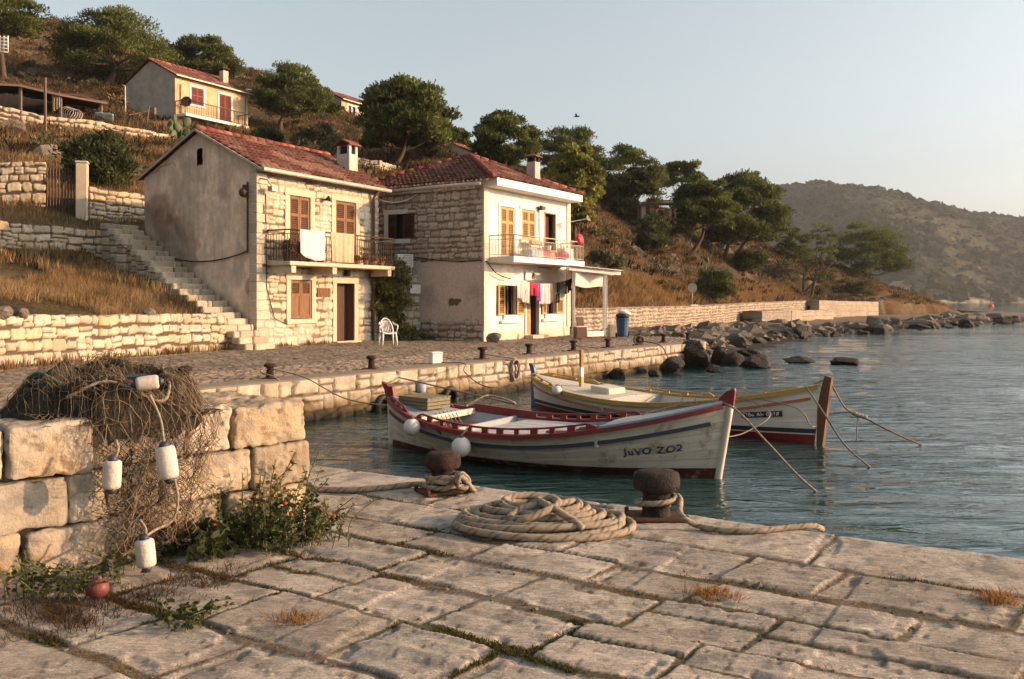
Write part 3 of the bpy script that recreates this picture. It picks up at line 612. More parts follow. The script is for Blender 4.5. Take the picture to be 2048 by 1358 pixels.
def cable(name, pts, r, m, label, sag=0, n=14, cat='cable', parent=None):
    P = []
    for a, c in zip(pts[:-1], pts[1:]):
        a, c = Vector(a), Vector(c); s = sag * (c - a).length
        for i in range(n): t = i / n; P.append(a.lerp(c, t) - Vector((0, 0, 4 * s * t * (1 - t))))
    P.append(Vector(pts[-1])); b = MB(); b.tube(P, r, 5); o = b.build(name, m, parent, smooth=True)
    if parent is None: tag(o, label, cat)
    return o
def cloth(name, m, TL, TR, drop, label, cat='laundry', nrm=None, folds=5, amp=.03, flare=0, shape=None, nu=28, nv=16, seed=0, fold_back=.0, group=None):
    """hanging cloth between two top points"""
    TL, TR = Vector(TL), Vector(TR); ax = TR - TL; n = nrm or Vector((ax.y, -ax.x, 0)).normalized(); rd = random.Random(seed); ph = rd.uniform(0, 6)
    rows = []
    for i in range(nu):
        a = i / (nu - 1); row = []
        for j in range(nv):
            t = j / (nv - 1); d = drop(a) if callable(drop) else drop; k = 1 + flare * t
            p = TL + ax * (.5 + (a - .5) * k) - Vector((0, 0, d * t)) + n * ((math.sin(a * folds * 2 * PI + ph) + .5 * math.sin(a * folds * 3.7 + 2 * ph)) * amp * (.25 + .75 * t) + .015)
            row.append(p)
        rows.append(row)
    b = MB(); b.sheet(rows)
    if shape:   # drop faces outside the outline (legs, sleeves)
        keep = []
        for q, f in enumerate(b.f):
            i, j = q // (nv - 1), q % (nv - 1)
            if shape((i + .5) / (nu - 1), (j + .5) / (nv - 1)): keep.append(f)
        b.f = keep; b.m = [0] * len(keep)
    o = b.build(name, m, smooth=True); solid(o, .012); return tag(o, label, cat, group)
def fabric(name, c, c2=None): return mat(name, c, c2 or tuple(x * .8 for x in c), 5, .95, .3, 90, trans=.25, spec=.05)

# ================================================================== HOUSE WITH THE STONE FRONT (left)
def house_a():
    fr = FR((-8.08, 28.4), (.5, .866)); W, H, D = 6.13, 5.7, 5.3; ga = FR(fr.P(0, -D, 0).xy, (.866, -.5)); AP = 7.03
    r = empty('stone_house', fr.P(0, 0, 0), 0, 'two storey house with pale rubble stone front, grey rendered gable and red tiled roof', 'house')
    holes = [(1.46, 2.43, 2.75, 4.96), (3.72, 4.80, 2.75, 5.0), (1.5, 2.5, .87, 2.17), (3.77, 4.72, -.1, 2.09)]
    f0 = fstone(101, [(.54, .45, .31), (.60, .52, .38), (.49, .41, .28), (.56, .46, .31), (.64, .57, .44)], (.17, .36), (.2, .6), mortar=(.17, .125, .08), amp=.034, gap=.010, warp=.03, jit=.45, rnd=.95)
    def front(U, Z):
        rel, c = f0(U, Z); n = fbm(U * .9, Z * .9, 103, 4)
        c = mixc(c, (.40, .33, .24), sstep(.5, .68, n) * sstep(1.6, 0, Z) * .7); c = mixc(c, (.50, .49, .47), sstep(.35, 0, np.abs(U - 5.5)) * sstep(.4, .6, n) * .7)
        c = mixc(c, (.64, .58, .47), sstep(.5, .62, fbm(U * .8 + 4, Z * .8, 105, 3)) * .5); return rel, c
    fr.panel('front_wall', W, H, r, front, M_STONE, .03, [(a - .02, b + .02, c - .02, d + .02) for a, b, c, d in holes], z0=-.1)
    def gab(U, Z):
        n = fbm(U * .8, Z * .8, 111, 5); n2 = fbm(U * 3, Z * 3, 113, 4)
        c = mixc((.86, .66, .48), (.72, .55, .41), sstep(.35, .65, n)); c = mixc(c, (.58, .45, .34), sstep(.5, .7, n2) * .5)
        arc = np.hypot((U - .6) / 1.7, (Z - 3.2) / 1.55) + (n2 - .5) * .5
        c = mixc(c, (.34, .20, .11), sstep(1.3, 1.05, arc) * .8); c = mixc(c, (.10, .085, .075), sstep(1.08, .8, arc) * .6)
        c = mixc(c, (.40, .25, .19), sstep(.62, .5, np.hypot((U - 5.1) / .5, (Z - 1.9) / .6)) * .8)
        c = mixc(c, (.40, .33, .27), sstep(.5, .64, fbm(U * 1.3 + 7, Z * .7, 117, 4)) * .55)
        base = sstep(1.0, .2, Z - .62 * (5.3 - U) + (n - .5) * 1.1); c = mixc(c, mixc((.42, .31, .22), (.28, .22, .17), n2), base * .8)
        up = sstep(.55, .15, (7.03 - np.abs(U - 2.65) * .5) - Z + (n2 - .5) * .5); c = mixc(c, (.38, .34, .30), up * .4)
        crack = sstep(.03, .006, np.abs(Z - 5.75 - .22 * U - (fbm(U * 3, U * 0, 119, 3) - .5) * .5)) * (U < 1.6); c = mixc(c, (.08, .07, .06), crack * .8)
        c = c * 1.12 * (1 - .15 * sstep(.5, .7, fbm(U * 9, Z * 1.6, 121, 4)))[..., None] * (.9 + .2 * fbm(U * 12, Z * 12, 123, 3))[..., None]; rel = (n - .5) * .05 + (n2 - .5) * .04 + (fbm(U * 9, Z * 9, 125, 3) - .5) * .02 - crack * .02
        q = sstep(4.95, 5.0, U); return rel, c
    gw = ga.panel('gable_wall', D, H, r, gab, M_PLAST, .04, [(2.62, 2.9, 5.95, 6.5)], z0=-.2, top=lambda U: AP - np.abs(U - D / 2) * (AP - H) / (D / 2))
    b = MB(); ga.box(b, 2.6, 2.92, -.2, -.16, 5.9, 6.55); v = b.build('vent', M_DARK, gw)
    b = MB(); fr.box(b, W - .3, W, -D, -.02, -.2, H - .05); fr.box(b, .05, W, -D, -D + .3, -.2, H - .05); b.build('rear_wall', M_CONC, r)
    b = MB(); e = [fr.P(W, -.02, H), fr.P(W, -D, H), fr.P(W, -D / 2, AP)]; b.add(e + [v_ - fr.u * .3 for v_ in e], [(0, 1, 2), (5, 4, 3), (0, 1, 4, 3), (1, 2, 5, 4), (2, 0, 3, 5)]); b.build('far_gable', M_CONC, r)
    # quoins at the lit corner
    b = MB(); z = 0; k = 0; rd = random.Random(3)
    while z < H - .05:
        h = rd.uniform(.26, .36); h = min(h, H - z); l = (.44 if k % 2 else .27) * rd.uniform(.9, 1.1); s = rd.uniform(.85, 1.1); fr.box(b, -.012, l, -.3, .048, z + .006, z + h - .006, (.55 * s, .47 * s, .35 * s), bev=.018); z += h; k += 1
    b.build('quoins', M_STONE, r)
    # roof
    sl = .5; zo = .1
    ra, rb = -.12, W + .22
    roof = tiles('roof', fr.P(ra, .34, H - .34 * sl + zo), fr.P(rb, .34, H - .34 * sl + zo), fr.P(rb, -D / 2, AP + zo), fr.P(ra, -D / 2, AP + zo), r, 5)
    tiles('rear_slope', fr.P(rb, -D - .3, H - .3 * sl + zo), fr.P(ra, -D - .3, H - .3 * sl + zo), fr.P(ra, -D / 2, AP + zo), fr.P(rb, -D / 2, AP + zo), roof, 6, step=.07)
    b = MB(); ridge(b, fr.P(ra, -D / 2, AP + zo + .05), fr.P(rb, -D / 2, AP + zo + .05), .11); b.build('ridge_tiles', M_TILE, roof, smooth=True)
    b = MB()
    for s_, o0 in ((1, .34), (-1, -D - .3)):
        b.bar(fr.P(ra - .02, o0, H - .3 * sl + .06), fr.P(ra - .02, -D / 2, AP + .08), .05, .07, col=(.5, .42, .36))
    b.build('verge', M_PLAST, roof)
    chimney(fr, roof, 5.85, -1.25, 5.9, 7.0, .5, .62)
    b = MB(); b.tube([fr.P(ra, .41, H - .10), fr.P(rb, .41, H - .13)], .075, 10)
    for i in range(6): u = ra + .3 + i * 1.15; b.tube([fr.P(u, .41, H - .11), fr.P(u + .05, .41, H - .11)], .086, 10)
    fr.box(b, ra, rb, .02, .33, H - .10, H - .04); g = b.build('gutter', M_GALV, r, smooth=False)
    b = MB(); b.tube([fr.P(5.72, .39, H - .15), fr.P(5.72, .12, H - .42), fr.P(5.72, .1, .02)], .052, 8); b.build('downpipe', M_PIPE, r, smooth=True)
    # windows and doors
    for u0, u1, z1 in ((1.46, 2.43, 4.96), (3.72, 4.80, 5.0)):
        w_ = surround(fr, r, u0, u1, 2.74, z1, M_TRIM, .22, name='balcony_door', foot=False); mid = (u0 + u1) / 2
        louvre(fr, w_, u0 + .01, mid - .005, 2.76, z1 - .02, -.03, M_WOODB, split=.28); louvre(fr, w_, mid + .005, u1 - .01, 2.76, z1 - .02, -.03, M_WOODB, split=.28); backing(fr, w_, u0, u1, 2.74, z1)
    w_ = surround(fr, r, 1.5, 2.5, .87, 2.17, M_TRIM, .2, name='window'); louvre(fr, w_, 1.51, 1.995, .89, 2.15, -.02, M_WOODB, solidlow=.62); louvre(fr, w_, 2.005, 2.49, .89, 2.15, -.02, M_WOODB, solidlow=.62); backing(fr, w_, 1.5, 2.5, .87, 2.17)
    d_ = surround(fr, r, 3.77, 4.72, .0, 2.09, M_TRIM, .2, name='door_surround', foot=False)
    b = MB(); fr.box(b, 3.77, 4.72, -.34, -.30, .03, 2.09)
    for i in range(7): fr.box(b, 3.80 + i * .132, 3.92 + i * .132, -.3, -.285, .06, 2.05)
    d = b.build('door', M_WOODD, r); b = MB(); b.tube([fr.P(4.6, -.285, 1.0), fr.P(4.6, -.24, 1.0), fr.P(4.5, -.24, 1.0)], .012, 6); b.build('handle', M_IRON, d, smooth=True)
    b = MB(); fr.box(b, 3.6, 4.9, .0, .22, -.05, .05, bev=.015); b.build('doorstep', M_TRIM, r)
    for a in (3.77, 4.715): pass
    b = MB(); fr.box(b, 3.745, 3.77, -.34, 0.0, 0, 2.09); fr.box(b, 4.72, 4.745, -.34, 0.0, 0, 2.09); fr.box(b, 3.745, 4.745, -.34, 0, 2.09, 2.12); b.build('door_reveal', M_WOODB, d_)
    b = MB(); fr.box(b, 2.76, 3.42, .03, .075, 1.6, 1.92, bev=.012); fr.box(b, 2.81, 3.37, .075, .085, 1.64, 1.88, (.8, .72, .55)); b.build('plaque', M_WOODB, r)
    b = MB(); fr.box(b, 4.15, 4.35, .04, .10, 2.36, 2.56); b.lathe([(.05, 0), (.085, .06), (.085, .16), (.04, .22)], 8, fr.P(4.25, .17, 2.34)); b.build('wall_lantern', M_IRON, r)
    b = MB(); b.tube([fr.P(3.0, .04, 4.95), fr.P(3.05, .18, 4.95)], .03, 6); b.lathe([(.03, 0), (.1, .12), (.1, .16)], 10, fr.P(3.06, .16, 4.95), Matrix.Rotation(R(70), 3, 'Y')); b.build('floodlight', M_IRON, r)
    b = MB(); b.tube([fr.P(.12, .05, 5.35), fr.P(.2, .3, 5.3), fr.P(.35, .35, 5.1)], .025, 6); fr.box(b, .25, .5, .25, .45, 4.95, 5.1); b.build('cable_bracket', M_GALV, r)
    # balcony
    b = MB(); fr.box(b, .45, 5.85, .0, 1.02, 2.60, 2.73, bev=.02); bal = b.build('balcony', M_TRIM, r)
    for u in (.68, 2.62, 5.6): b = MB(); fr.box(b, u - .11, u + .11, .0, .96, 2.36, 2.60, bev=.015); b.build('corbel', M_TRIM, bal)
    railing(fr, bal, .5, 5.8, .98, 2.73, 3.73, M_IRON)
    b = MB(); b.tube([ga.P(4.98, .05, 5.25), ga.P(4.98, .05, 3.0)], .03, 6); b.ball(ga.P(4.9, .14, 4.9), .15, 10, 8); ga.box(b, 4.8, 5.0, .02, .1, 4.95, 5.15); b.build('electric_meter', M_IRON, r)
    return fr, ga
FA, GA = house_a()
cable('drain_pipe_cable', [GA.P(4.98, .06, 3.05), GA.P(1.55, .07, 2.9)], .022, M_BLACK, 'black cable sagging across the lower grey gable of the stone house', .06)
cable('facade_cable', [FA.P(.35, .07, 4.9), FA.P(.4, .06, 1.9), FA.P(.75, .06, .9), FA.P(1.25, .08, .72)], .014, M_BLACK, 'thin black cable running down the stone front beside the ground floor window', .0)
cable('span_cable', [FA.P(6.1, .1, 5.25), FR((-1.04, 32.9), (.53, .848)).P(0, 0, 0) + Vector((-2.6, 1.6, 5.55))], .02, mat('pale_cable', (.62, .56, .45)), 'pale cable slung between the two houses under the eaves', .12)

# things on the stone house balcony
cloth('towel', fabric('white_cotton', (.80, .76, .72)), FA.P(.86, 1.03, 3.755), FA.P(2.02, 1.03, 3.755), lambda a: .86 + .16 * math.sin(a * 2.6) - .1 * (1 - a), 'white towel hung over the balcony railing of the stone house', 'towel', FA.n, 2.2, .025, seed=3)
cloth('sheet', fabric('beige_cotton', (.62, .50, .33)), FA.P(2.3, 1.03, 3.755), FA.P(3.5, 1.03, 3.755), 1.0, 'beige sheet hung over the balcony railing of the stone house', 'sheet', FA.n, 5, .03, flare=-.12, seed=4)
def pot(name, p, r, h, label, mt, plant=None, hh=.3, seed=0):
    o = empty(name, p, 0, label, 'plant pot'); b = MB(); b.lathe([(r * .7, 0), (r * .95, h * .85), (r * 1.08, h * .86), (r * 1.08, h), (r * .9, h), (r * .85, h * .9)], 12, p); b.build('pot', mt, o, smooth=False)
    if plant:
        rd = np.random.default_rng(seed); n = 160; V = []; 
        c = np.array(p) + (0, 0, h + hh * .45); d = rd.normal(0, 1, (n, 3)); d /= np.linalg.norm(d, axis=1)[:, None]; ctr = c + d * np.array((r * 1.3, r * 1.3, hh * .5)) * rd.random((n, 1)) ** .4
        T = ctr[:, None] + rd.normal(0, .045, (n, 3, 3)); npmesh('foliage', T.reshape(-1, 3), np.arange(n * 3).reshape(-1, 3), plant, o, smooth=False, col=np.repeat(mixc((.6, .6, .6), (1.3, 1.3, 1.1), rd.random(n)), 3, 0))
    return o
M_TERRA = mat('clay', (.42, .18, .09), (.32, .13, .07), 6, .85, .2, 60)
M_POTLEAF = mat('pot_leaves', (.06, .085, .025), (.035, .05, .018), 8, .7, vc=True, trans=.3)
M_DRYLEAF = mat('reddish_succulent', (.30, .16, .07), (.20, .10, .05), 8, .7, vc=True, trans=.2)
pot('plant_pot', FA.P(.95, .45, 2.735), .2, .32, 'dark pot with a bushy plant at the left end of the stone house balcony', M_IRON, M_POTLEAF, .45, 1)
pot('plant_pot', FA.P(1.35, .7, 2.735), .15, .26, 'clay pot with a leafy plant beside the white towel on the balcony', M_TERRA, M_POTLEAF, .4, 2)
pot('plant_pot', FA.P(2.15, .75, 2.735), .14, .3, 'dark pot between the white towel and the beige sheet', M_IRON, M_POTLEAF, .3, 3)
for i, (u, lb) in enumerate(((4.0, 'small clay pot of reddish plants next to the beige sheet'), (4.45, 'second small clay pot of reddish plants from the beige sheet'), (4.9, 'broad clay pot of reddish plants in front of the brown downpipe'), (5.35, 'small clay pot of reddish plants at the right end of the balcony'))):
    pot('plant_pot', FA.P(u, .78, 2.735), .15 if i == 2 else .11, .16, lb, M_TERRA, M_DRYLEAF, .16, 5 + i)

# ================================================================== WHITE FRONTED HOUSE (right)
def house_b():
    fr = FR((-1.04, 32.9), (.53, .848)); W, H, D = 6.6, 5.65, 6.0; ga = FR(fr.P(0, -D, 0).xy, (.848, -.53))
    r = empty('white_house', fr.P(0, 0, 0), 0, 'two storey house with a whitewashed front, stone side wall and red pyramid roof', 'house')
    holes = [(1.11, 2.1, 3.1, 5.04), (2.66, 3.7, 3.85, 5.06), (4.5, 5.34, 3.1, 5.04), (1.36, 2.2, .93, 2.07), (2.97, 3.95, -.1, 2.12), (4.5, 5.32, .93, 2.03)]
    def front(U, Z):
        n = fbm(U * .9, Z * .9, 211, 5); n2 = fbm(U * 4, Z * 4, 213, 4); c = np.ones(U.shape + (3,)) * (1, .985, .955)
        c = mixc(c, (.80, .74, .65), sstep(.5, .68, n) * .6); pl = sstep(.36, .30, Z + (n2 - .5) * .12); c = mixc(c, (.74, .55, .42), pl * .75)
        c = mixc(c, (.80, .63, .52), sstep(1.0, .3, Z + (n - .5)) * .4); c = mixc(c, (.40, .34, .28), sstep(.70, .78, n2) * sstep(.45, .6, n) * .7)
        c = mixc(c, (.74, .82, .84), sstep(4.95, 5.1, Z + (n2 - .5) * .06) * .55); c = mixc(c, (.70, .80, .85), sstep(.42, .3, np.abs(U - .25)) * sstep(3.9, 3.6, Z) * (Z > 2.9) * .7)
        return (n - .5) * .03 + (n2 - .5) * .012 + pl * .012, c
    fr.panel('front_wall', W, H, r, front, M_WHITE, .04, [(a - .02, b + .02, c - .02, d + .02) for a, b, c, d in holes], z0=-.1)
    fs = fstone(221, [(.50, .41, .325), (.57, .48, .38), (.42, .345, .275), (.54, .43, .335), (.61, .53, .43)], (.17, .34), (.2, .52), (.20, .16, .125), .036, .95, .45, warp=.03, gap=.012)
    def sidew(U, Z):
        rel, c = fs(U, Z); n = fbm(U * 1.1, Z * 1.1, 223, 5); n2 = fbm(U * 4, Z * 4, 225, 4)
        low = sstep(2.98, 2.92, Z + (n2 - .5) * .2); pc = mixc((.58, .48, .41), (.45, .37, .315), sstep(.4, .65, n)); pc = mixc(pc, (.52, .47, .42), sstep(.55, .7, n2) * .4)
        hole = sstep(.5, .38, np.hypot((U - 4.75) / .62, (Z - 1.42) / .28) + (n2 - .5) * .9); pc = mixc(pc, (.10, .075, .055), hole * .9)
        bare = sstep(.75, .5, Z + (n - .5) * .7); c = mixc(c, pc, low * (1 - bare)); c = mixc(c, c * .55, sstep(.5, .1, Z + (n2 - .5) * .3) * sstep(4.6, 3.6, U) * .8)
        q = sstep(.16, .06, D - U + (n2 - .5) * .05) ; c = mixc(c, (.50, .42, .34), q * .6)
        return rel * (1 - low * (1 - bare)) + low * (1 - bare) * (.045 + (n - .5) * .03 - hole * .03), c
    gw = ga.panel('side_wall', D, H + .1, r, sidew, M_STONE, .035, [(1.54, 2.74, 3.87, 4.84)], z0=-.2)
    b = MB(); fr.box(b, W - .3, W, -D, -.02, -.2, H); fr.box(b, .05, W, -D, -D + .3, -.2, H); b.build('rear_wall', M_CONC, r)
    for u0, u1 in ((-.02, .3), (W - .28, W + .02)):
        b = MB(); z = .36; k = 0
        while z < H - .02:
            h = min(.44, H - z); fr.box(b, u0, u1, -.02 if u0 < 0 else -.3, .05, z + .004, z + h - .004, (.95, .85, .70), bev=.012); z += h
        b.build('pilaster', M_WHITE, r)
    b = MB(); fr.box(b, -.03, W + .03, -.2, .62, H, H + .29, bev=.015); fr.box(b, -.03, .12, -D, -.2, H - .04, H + .2); b.build('roof_slab', M_TRIMW, r)
    c0, c1, c2, c3 = fr.P(-.32, .60, H + .3), fr.P(W + .12, .60, H + .3), fr.P(W + .12, -D - .3, H + .3), fr.P(-.32, -D - .3, H + .3); ap = fr.P(3.25, -2.85, 7.42)
    c0b = fr.P(-.32, .60, H + .22); c3b = fr.P(-.32, -D - .3, H + .22)
    e = .02; lp = lambda a: ap.lerp(a, e)
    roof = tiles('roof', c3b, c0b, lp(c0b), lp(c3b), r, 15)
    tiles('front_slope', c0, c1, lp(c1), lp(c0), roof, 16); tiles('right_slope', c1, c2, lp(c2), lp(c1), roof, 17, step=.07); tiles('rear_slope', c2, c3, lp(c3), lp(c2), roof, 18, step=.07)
    b = MB()
    for c in (c0, c1, c2, c3): ridge(b, c + Vector((0, 0, .05)), ap + Vector((0, 0, .06)), .10, seed=int(c.x * 10))
    b.build('hip_tiles', M_TILE, roof, smooth=True)
    b = MB()
    for i in range(34): p = ga.P(.0 + i * .19, .30, H + .2); b.tube([p, p - ga.n * .3 + Vector((0, 0, .12))], .06, 7, col=(.8, .7, .6) if i % 3 else (.55, .3, .2))
    b.build('eave_tiles', M_TILE, roof, smooth=True)
    b = MB(); b.tube([ga.P(-.1, .36, H + .03), ga.P(D + .1, .36, H + .08)], .07, 8); b.build('gutter', M_GALV, r, smooth=True)
    chimney(fr, roof, 5.0, -.85, 6.1, 7.25, .42, .42, 'cap', (.58, .43, .37))
    # openings
    def yshut(par, a, b_, z0, z1, o=.03, **k): return louvre(fr, par, a, b_, z0, z1, o, M_WOODY, **k)
    w_ = surround(fr, r, 1.11, 2.1, 3.1, 5.04, M_TRIMW, .14, name='balcony_door', proud=.035, foot=False); yshut(w_, 1.13, 1.6, 3.12, 5.02, -.02, split=.3); yshut(w_, 1.61, 2.08, 3.12, 5.02, -.02, split=.3); backing(fr, w_, 1.11, 2.1, 3.1, 5.04)
    w_ = surround(fr, r, 2.66, 3.7, 3.87, 5.06, M_TRIMW, .12, name='window', proud=.03); yshut(w_, 2.68, 3.175, 3.89, 5.04, -.02, split=.4); yshut(w_, 3.185, 3.68, 3.89, 5.04, -.02, split=.4); backing(fr, w_, 2.66, 3.7, 3.87, 5.06)
    w_ = surround(fr, r, 4.5, 5.34, 3.1, 5.04, M_WOODY, .05, name='balcony_door', proud=.03, foot=False); backing(fr, w_, 4.5, 5.34, 3.1, 5.04, o=-.5)
    b = MB(); P = [[fr.P(4.55 + .7 * i / 20, -.25 + .03 * math.sin(i * 1.9), 4.98 - 1.8 * j / 4) for j in range(5)] for i in range(21)]; b.sheet(P); solid(b.build('door_curtain', mat('maroon_curtain', (.13, .035, .03), (.07, .02, .02), 3, .9), w_, smooth=True), .01)
    for u0, u1, l, rr_, nm in ((1.36, 2.2, (.88, 1.35), (2.21, 2.76), 'window'), (4.5, 5.32, (4.16, 4.5), (5.33, 5.9), 'window')):
        w_ = surround(fr, r, u0, u1, .93, 2.05, M_TRIMW, .05, name=nm, proud=.025)
        yshut(w_, l[0], l[1], .93, 2.05, .05, split=.45); yshut(w_, rr_[0], rr_[1], .93, 2.05, .05, split=.45); backing(fr, w_, u0, u1, .93, 2.05, o=-.2)
        b = MB(); m_ = (u0 + u1) / 2; fr.box(b, m_ - .05, m_ + .05, -.14, -.09, .95, 2.03); fr.box(b, u1 - .12, u1, -.14, -.09, .95, 2.03); b.build('sash', M_WOODD, w_)
        b = MB(); fr.box(b, u0 - .3, u1 + .35, .0, .12, .62, .74, bev=.02); b.build('sill_shelf', M_TRIMW, w_)
    d_ = surround(fr, r, 2.97, 3.95, .1, 2.12, M_TRIMW, .1, name='door_surround', proud=.06, foot=False)
    b = MB(); fr.box(b, 2.98, 3.47, -.12, -.07, .1, 2.1)
    for z0, z1 in ((.25, .85), (1.0, 1.95)): fr.box(b, 3.04, 3.22, -.07, -.045, z0, z1, bev=.01); fr.box(b, 3.25, 3.43, -.07, -.045, z0, z1, bev=.01)
    dr = b.build('door', M_WOODY, r); b = MB(); b.tube([fr.P(3.43, -.06, 1.05), fr.P(3.43, 0, 1.05), fr.P(3.36, 0, 1.05)], .012, 6); b.build('handle', M_IRON, dr)
    b = MB(); T = Matrix.Rotation(R(0), 3, 'Z'); b.bar(fr.P(3.94, -.1, 1.1), fr.P(3.72, -.55, 1.1), .04, 2.0); b.build('door_leaf', M_WOODD, r); backing(fr, d_, 2.97, 3.95, .1, 2.12, o=-.62)
    b = MB(); fr.box(b, 2.86, 4.1, .0, .42, -.05, .12, bev=.02); b.build('doorstep', M_TRIM, r)
    b = MB(); fr.box(b, 2.85, 4.1, .03, .08, 2.28, 2.62, bev=.01); sg = b.build('name_board', M_TRIMW, r)
    b = MB(); b.tube([fr.P(3.42 + .09 * math.cos(t), .09, 2.46 + .11 * math.sin(t)) for t in np.linspace(.6, 6.0, 16)], .018, 6); b.ball(fr.P(3.42, .1, 2.48), .05, 8, 6); b.build('emblem', M_WOODB, sg, smooth=True)
    b = MB(); fr.box(b, 2.95, 3.9, .0, .2, 2.2, 2.24); b.build('lintel_shelf', M_WOODB, r)
    w_ = MB(); ga.box(w_, 1.34, 1.54, -.1, .055, 3.87, 4.84); ga.box(w_, 1.3, 2.5, -.1, .06, 4.84, 5.02); ga.box(w_, 1.3, 2.62, -.1, .07, 3.7, 3.87); w_ = w_.build('side_window', M_TRIMW, r)
    backing(ga, w_, 1.54, 2.74, 3.87, 4.84); louvre(ga, w_, 1.56, 1.95, 3.88, 4.83, .02, M_WOODD, split=.4); louvre(ga, w_, 2.3, 2.85, 3.88, 4.83, .06, M_WOODD, split=.4)
    # balcony
    b = MB(); fr.box(b, .33, 5.87, .0, 1.1, 2.88, 3.1, bev=.012); bal = b.build('balcony', M_TRIMW, r)
    b = MB()
    for q in ((.36, 1.07),): pass
    railing(fr, bal, .37, 5.83, 1.06, 3.1, 3.88, M_GALV, mid=.16)
    b = MB(); b.tube([fr.P(3.95, .04, 5.2), fr.P(3.95, .05, 3.3)], .02, 5); b.tube([fr.P(3.7, .2, 5.15), fr.P(3.95, .1, 5.3), fr.P(4.15, .25, 5.2)], .02, 5); fr.box(b, 3.85, 4.1, .05, .25, 5.12, 5.26); b.build('light_bracket', M_IRON, r)
    b = MB(); b.tube([fr.P(5.4, .05, 4.65), fr.P(6.3, 1.0, 4.9)], .018, 5); b.lathe([(.02, 0), (.1, .03), (.16, .1), (.15, .1), (.09, .045)], 12, fr.P(6.3, 1.0, 4.88), Matrix.Rotation(R(60), 3, 'Y')); b.build('antenna', M_WHITEPL, r)
    b = MB(); b.tube([fr.P(3.2, .4, 2.86), fr.P(2.5, .8, 2.7), fr.P(3.4, .5, 2.8), fr.P(3.8, .7, 2.72)], .02, 5); b.build('ceiling_bracket', M_IRON, r)
    b = MB(); fr.box(b, W + .02, W + .32, -.2, .0, 2.0, 2.75); fr.box(b, W + .1, W + .2, .0, .03, 2.4, 2.6, (.1, .1, .1)); b.build('meter_box', mat('ochre_box', (.55, .33, .13)), r)
    return fr, ga
FB, GB = house_b()
cable('wall_cable', [GB.P(.2, .08, 3.55), GB.P(2.6, .09, 3.2), GB.P(5.9, .08, 2.95), FB.P(.1, .1, 2.9), FB.P(.5, .2, 2.5), FB.P(1.5, .25, 2.3)], .022, M_BLACK, 'black cable drooping along the stone side wall of the white house', .03)
b = MB(); b.tube([FB.P(.35, .3, 2.55)] + [FB.P(.35 + 5.7 * i / 14, .62, 2.5 - .5 * math.sin(PI * i / 14) ** .8 * (.75)) for i in range(1, 14)] + [FB.P(6.1, .3, 2.6)], .008, 5)
tag(b.build('clothesline', M_GALV, smooth=True), 'clothesline strung across the ground floor of the white house', 'clothesline')
def lz(u): return 2.5 - .375 * math.sin(PI * max(0, min(1, (u - .35) / 5.7))) ** .8
CL = [('shirt', 'white shirt sleeve side hanging first on the left of the clothesline', (.78, .76, .72), 1.32, 1.62, .72, 0), ('trousers', 'cream trousers hanging over the left window shutter', (.70, .65, .57), 1.62, 2.22, .82, 0),
      ('shorts', 'crimson pink top hanging left of the door', (.48, .06, .09), 2.22, 2.85, .5, 0), ('scarf', 'purple cloth hanging beside the crimson top', (.36, .12, .42), 2.78, 3.05, .68, 0),
      ('shirt', 'pale striped skirt hanging in front of the door', (.66, .60, .60), 2.98, 3.8, .80, .1), ('towel', 'brown grey towel hanging right of the striped skirt', (.34, .25, .20), 3.78, 4.2, .76, 0),
      ('shirt', 'grey patterned blouse hanging right of the door', (.24, .22, .20), 4.0, 4.55, .45, 0), ('trousers', 'black trousers hanging at the right window', (.03, .03, .035), 4.25, 4.62, .82, 0),
      ('shirt', 'grey green shirt with pale patches at the right window', (.28, .30, .25), 4.6, 5.02, .64, 0), ('shorts', 'dark navy shorts between the grey green shirt and the last pair of shorts', (.06, .04, .05), 5.0, 5.4, .55, 1), ('shorts', 'black brown shorts hanging last on the right of the clothesline', (.05, .035, .035), 5.4, 5.85, .48, 1)]
for i, (nm, lb, c, a, b_, dr, fl) in enumerate(CL):
    sh = (lambda x, y: not (y > .42 and abs(x - .5) < .05)) if nm in ('trousers', 'shorts') else None
    cloth(nm, fabric(nm + '_cloth_%d' % i if 0 else nm + '_cloth', c), FB.P(a + .01, .62, lz(a) + .01), FB.P(b_ - .01, .62, lz(b_) + .01), dr, lb, 'laundry', FB.n, 2 + i % 3, .025, fl if fl < 1 else 0, sh, seed=30 + i, group='clothes drying on the line')
# things on the white balcony
b = MB(); FB.box(b, 2.1, 3.1, .35, .8, 3.105, 3.45, bev=.05); tag(b.build('storage_box', mat('blue_grey_plastic', (.30, .40, .42), None, 5, .5)), 'blue grey box standing on the white balcony under the window', 'box')
b = MB(); FB.box(b, 3.0, 3.6, .4, .8, 3.105, 3.4, bev=.04); FB.box(b, 2.97, 3.63, .37, .83, 3.36, 3.42, bev=.01); tag(b.build('red_tub', mat('red_plastic', (.40, .04, .045), None, 5, .5)), 'dark red tub standing on the white balcony', 'tub')
b = MB(); FB.box(b, 3.65, 4.15, .4, .75, 3.42, 3.47); [FB.box(b, u, u + .06, o, o + .06, 3.1, 3.42) for u in (3.67, 4.07) for o in (.42, .67)]; FB.box(b, 3.72, 4.08, .45, .7, 3.15, 3.4); tag(b.build('side_table', M_WOODY), 'small ochre wooden table on the white balcony', 'table')
b = MB(); b.ball(FB.P(4.55, .75, 3.28), .3, 14, 8, (1.1, 1, .62)); b.ball(FB.P(4.75, .7, 3.35), .2, 12, 8, (1, 1, .8)); tag(b.build('cushion', fabric('pink_fabric', (.68, .10, .22)), smooth=True), 'bright pink cushion heap on the white balcony floor', 'cushion')
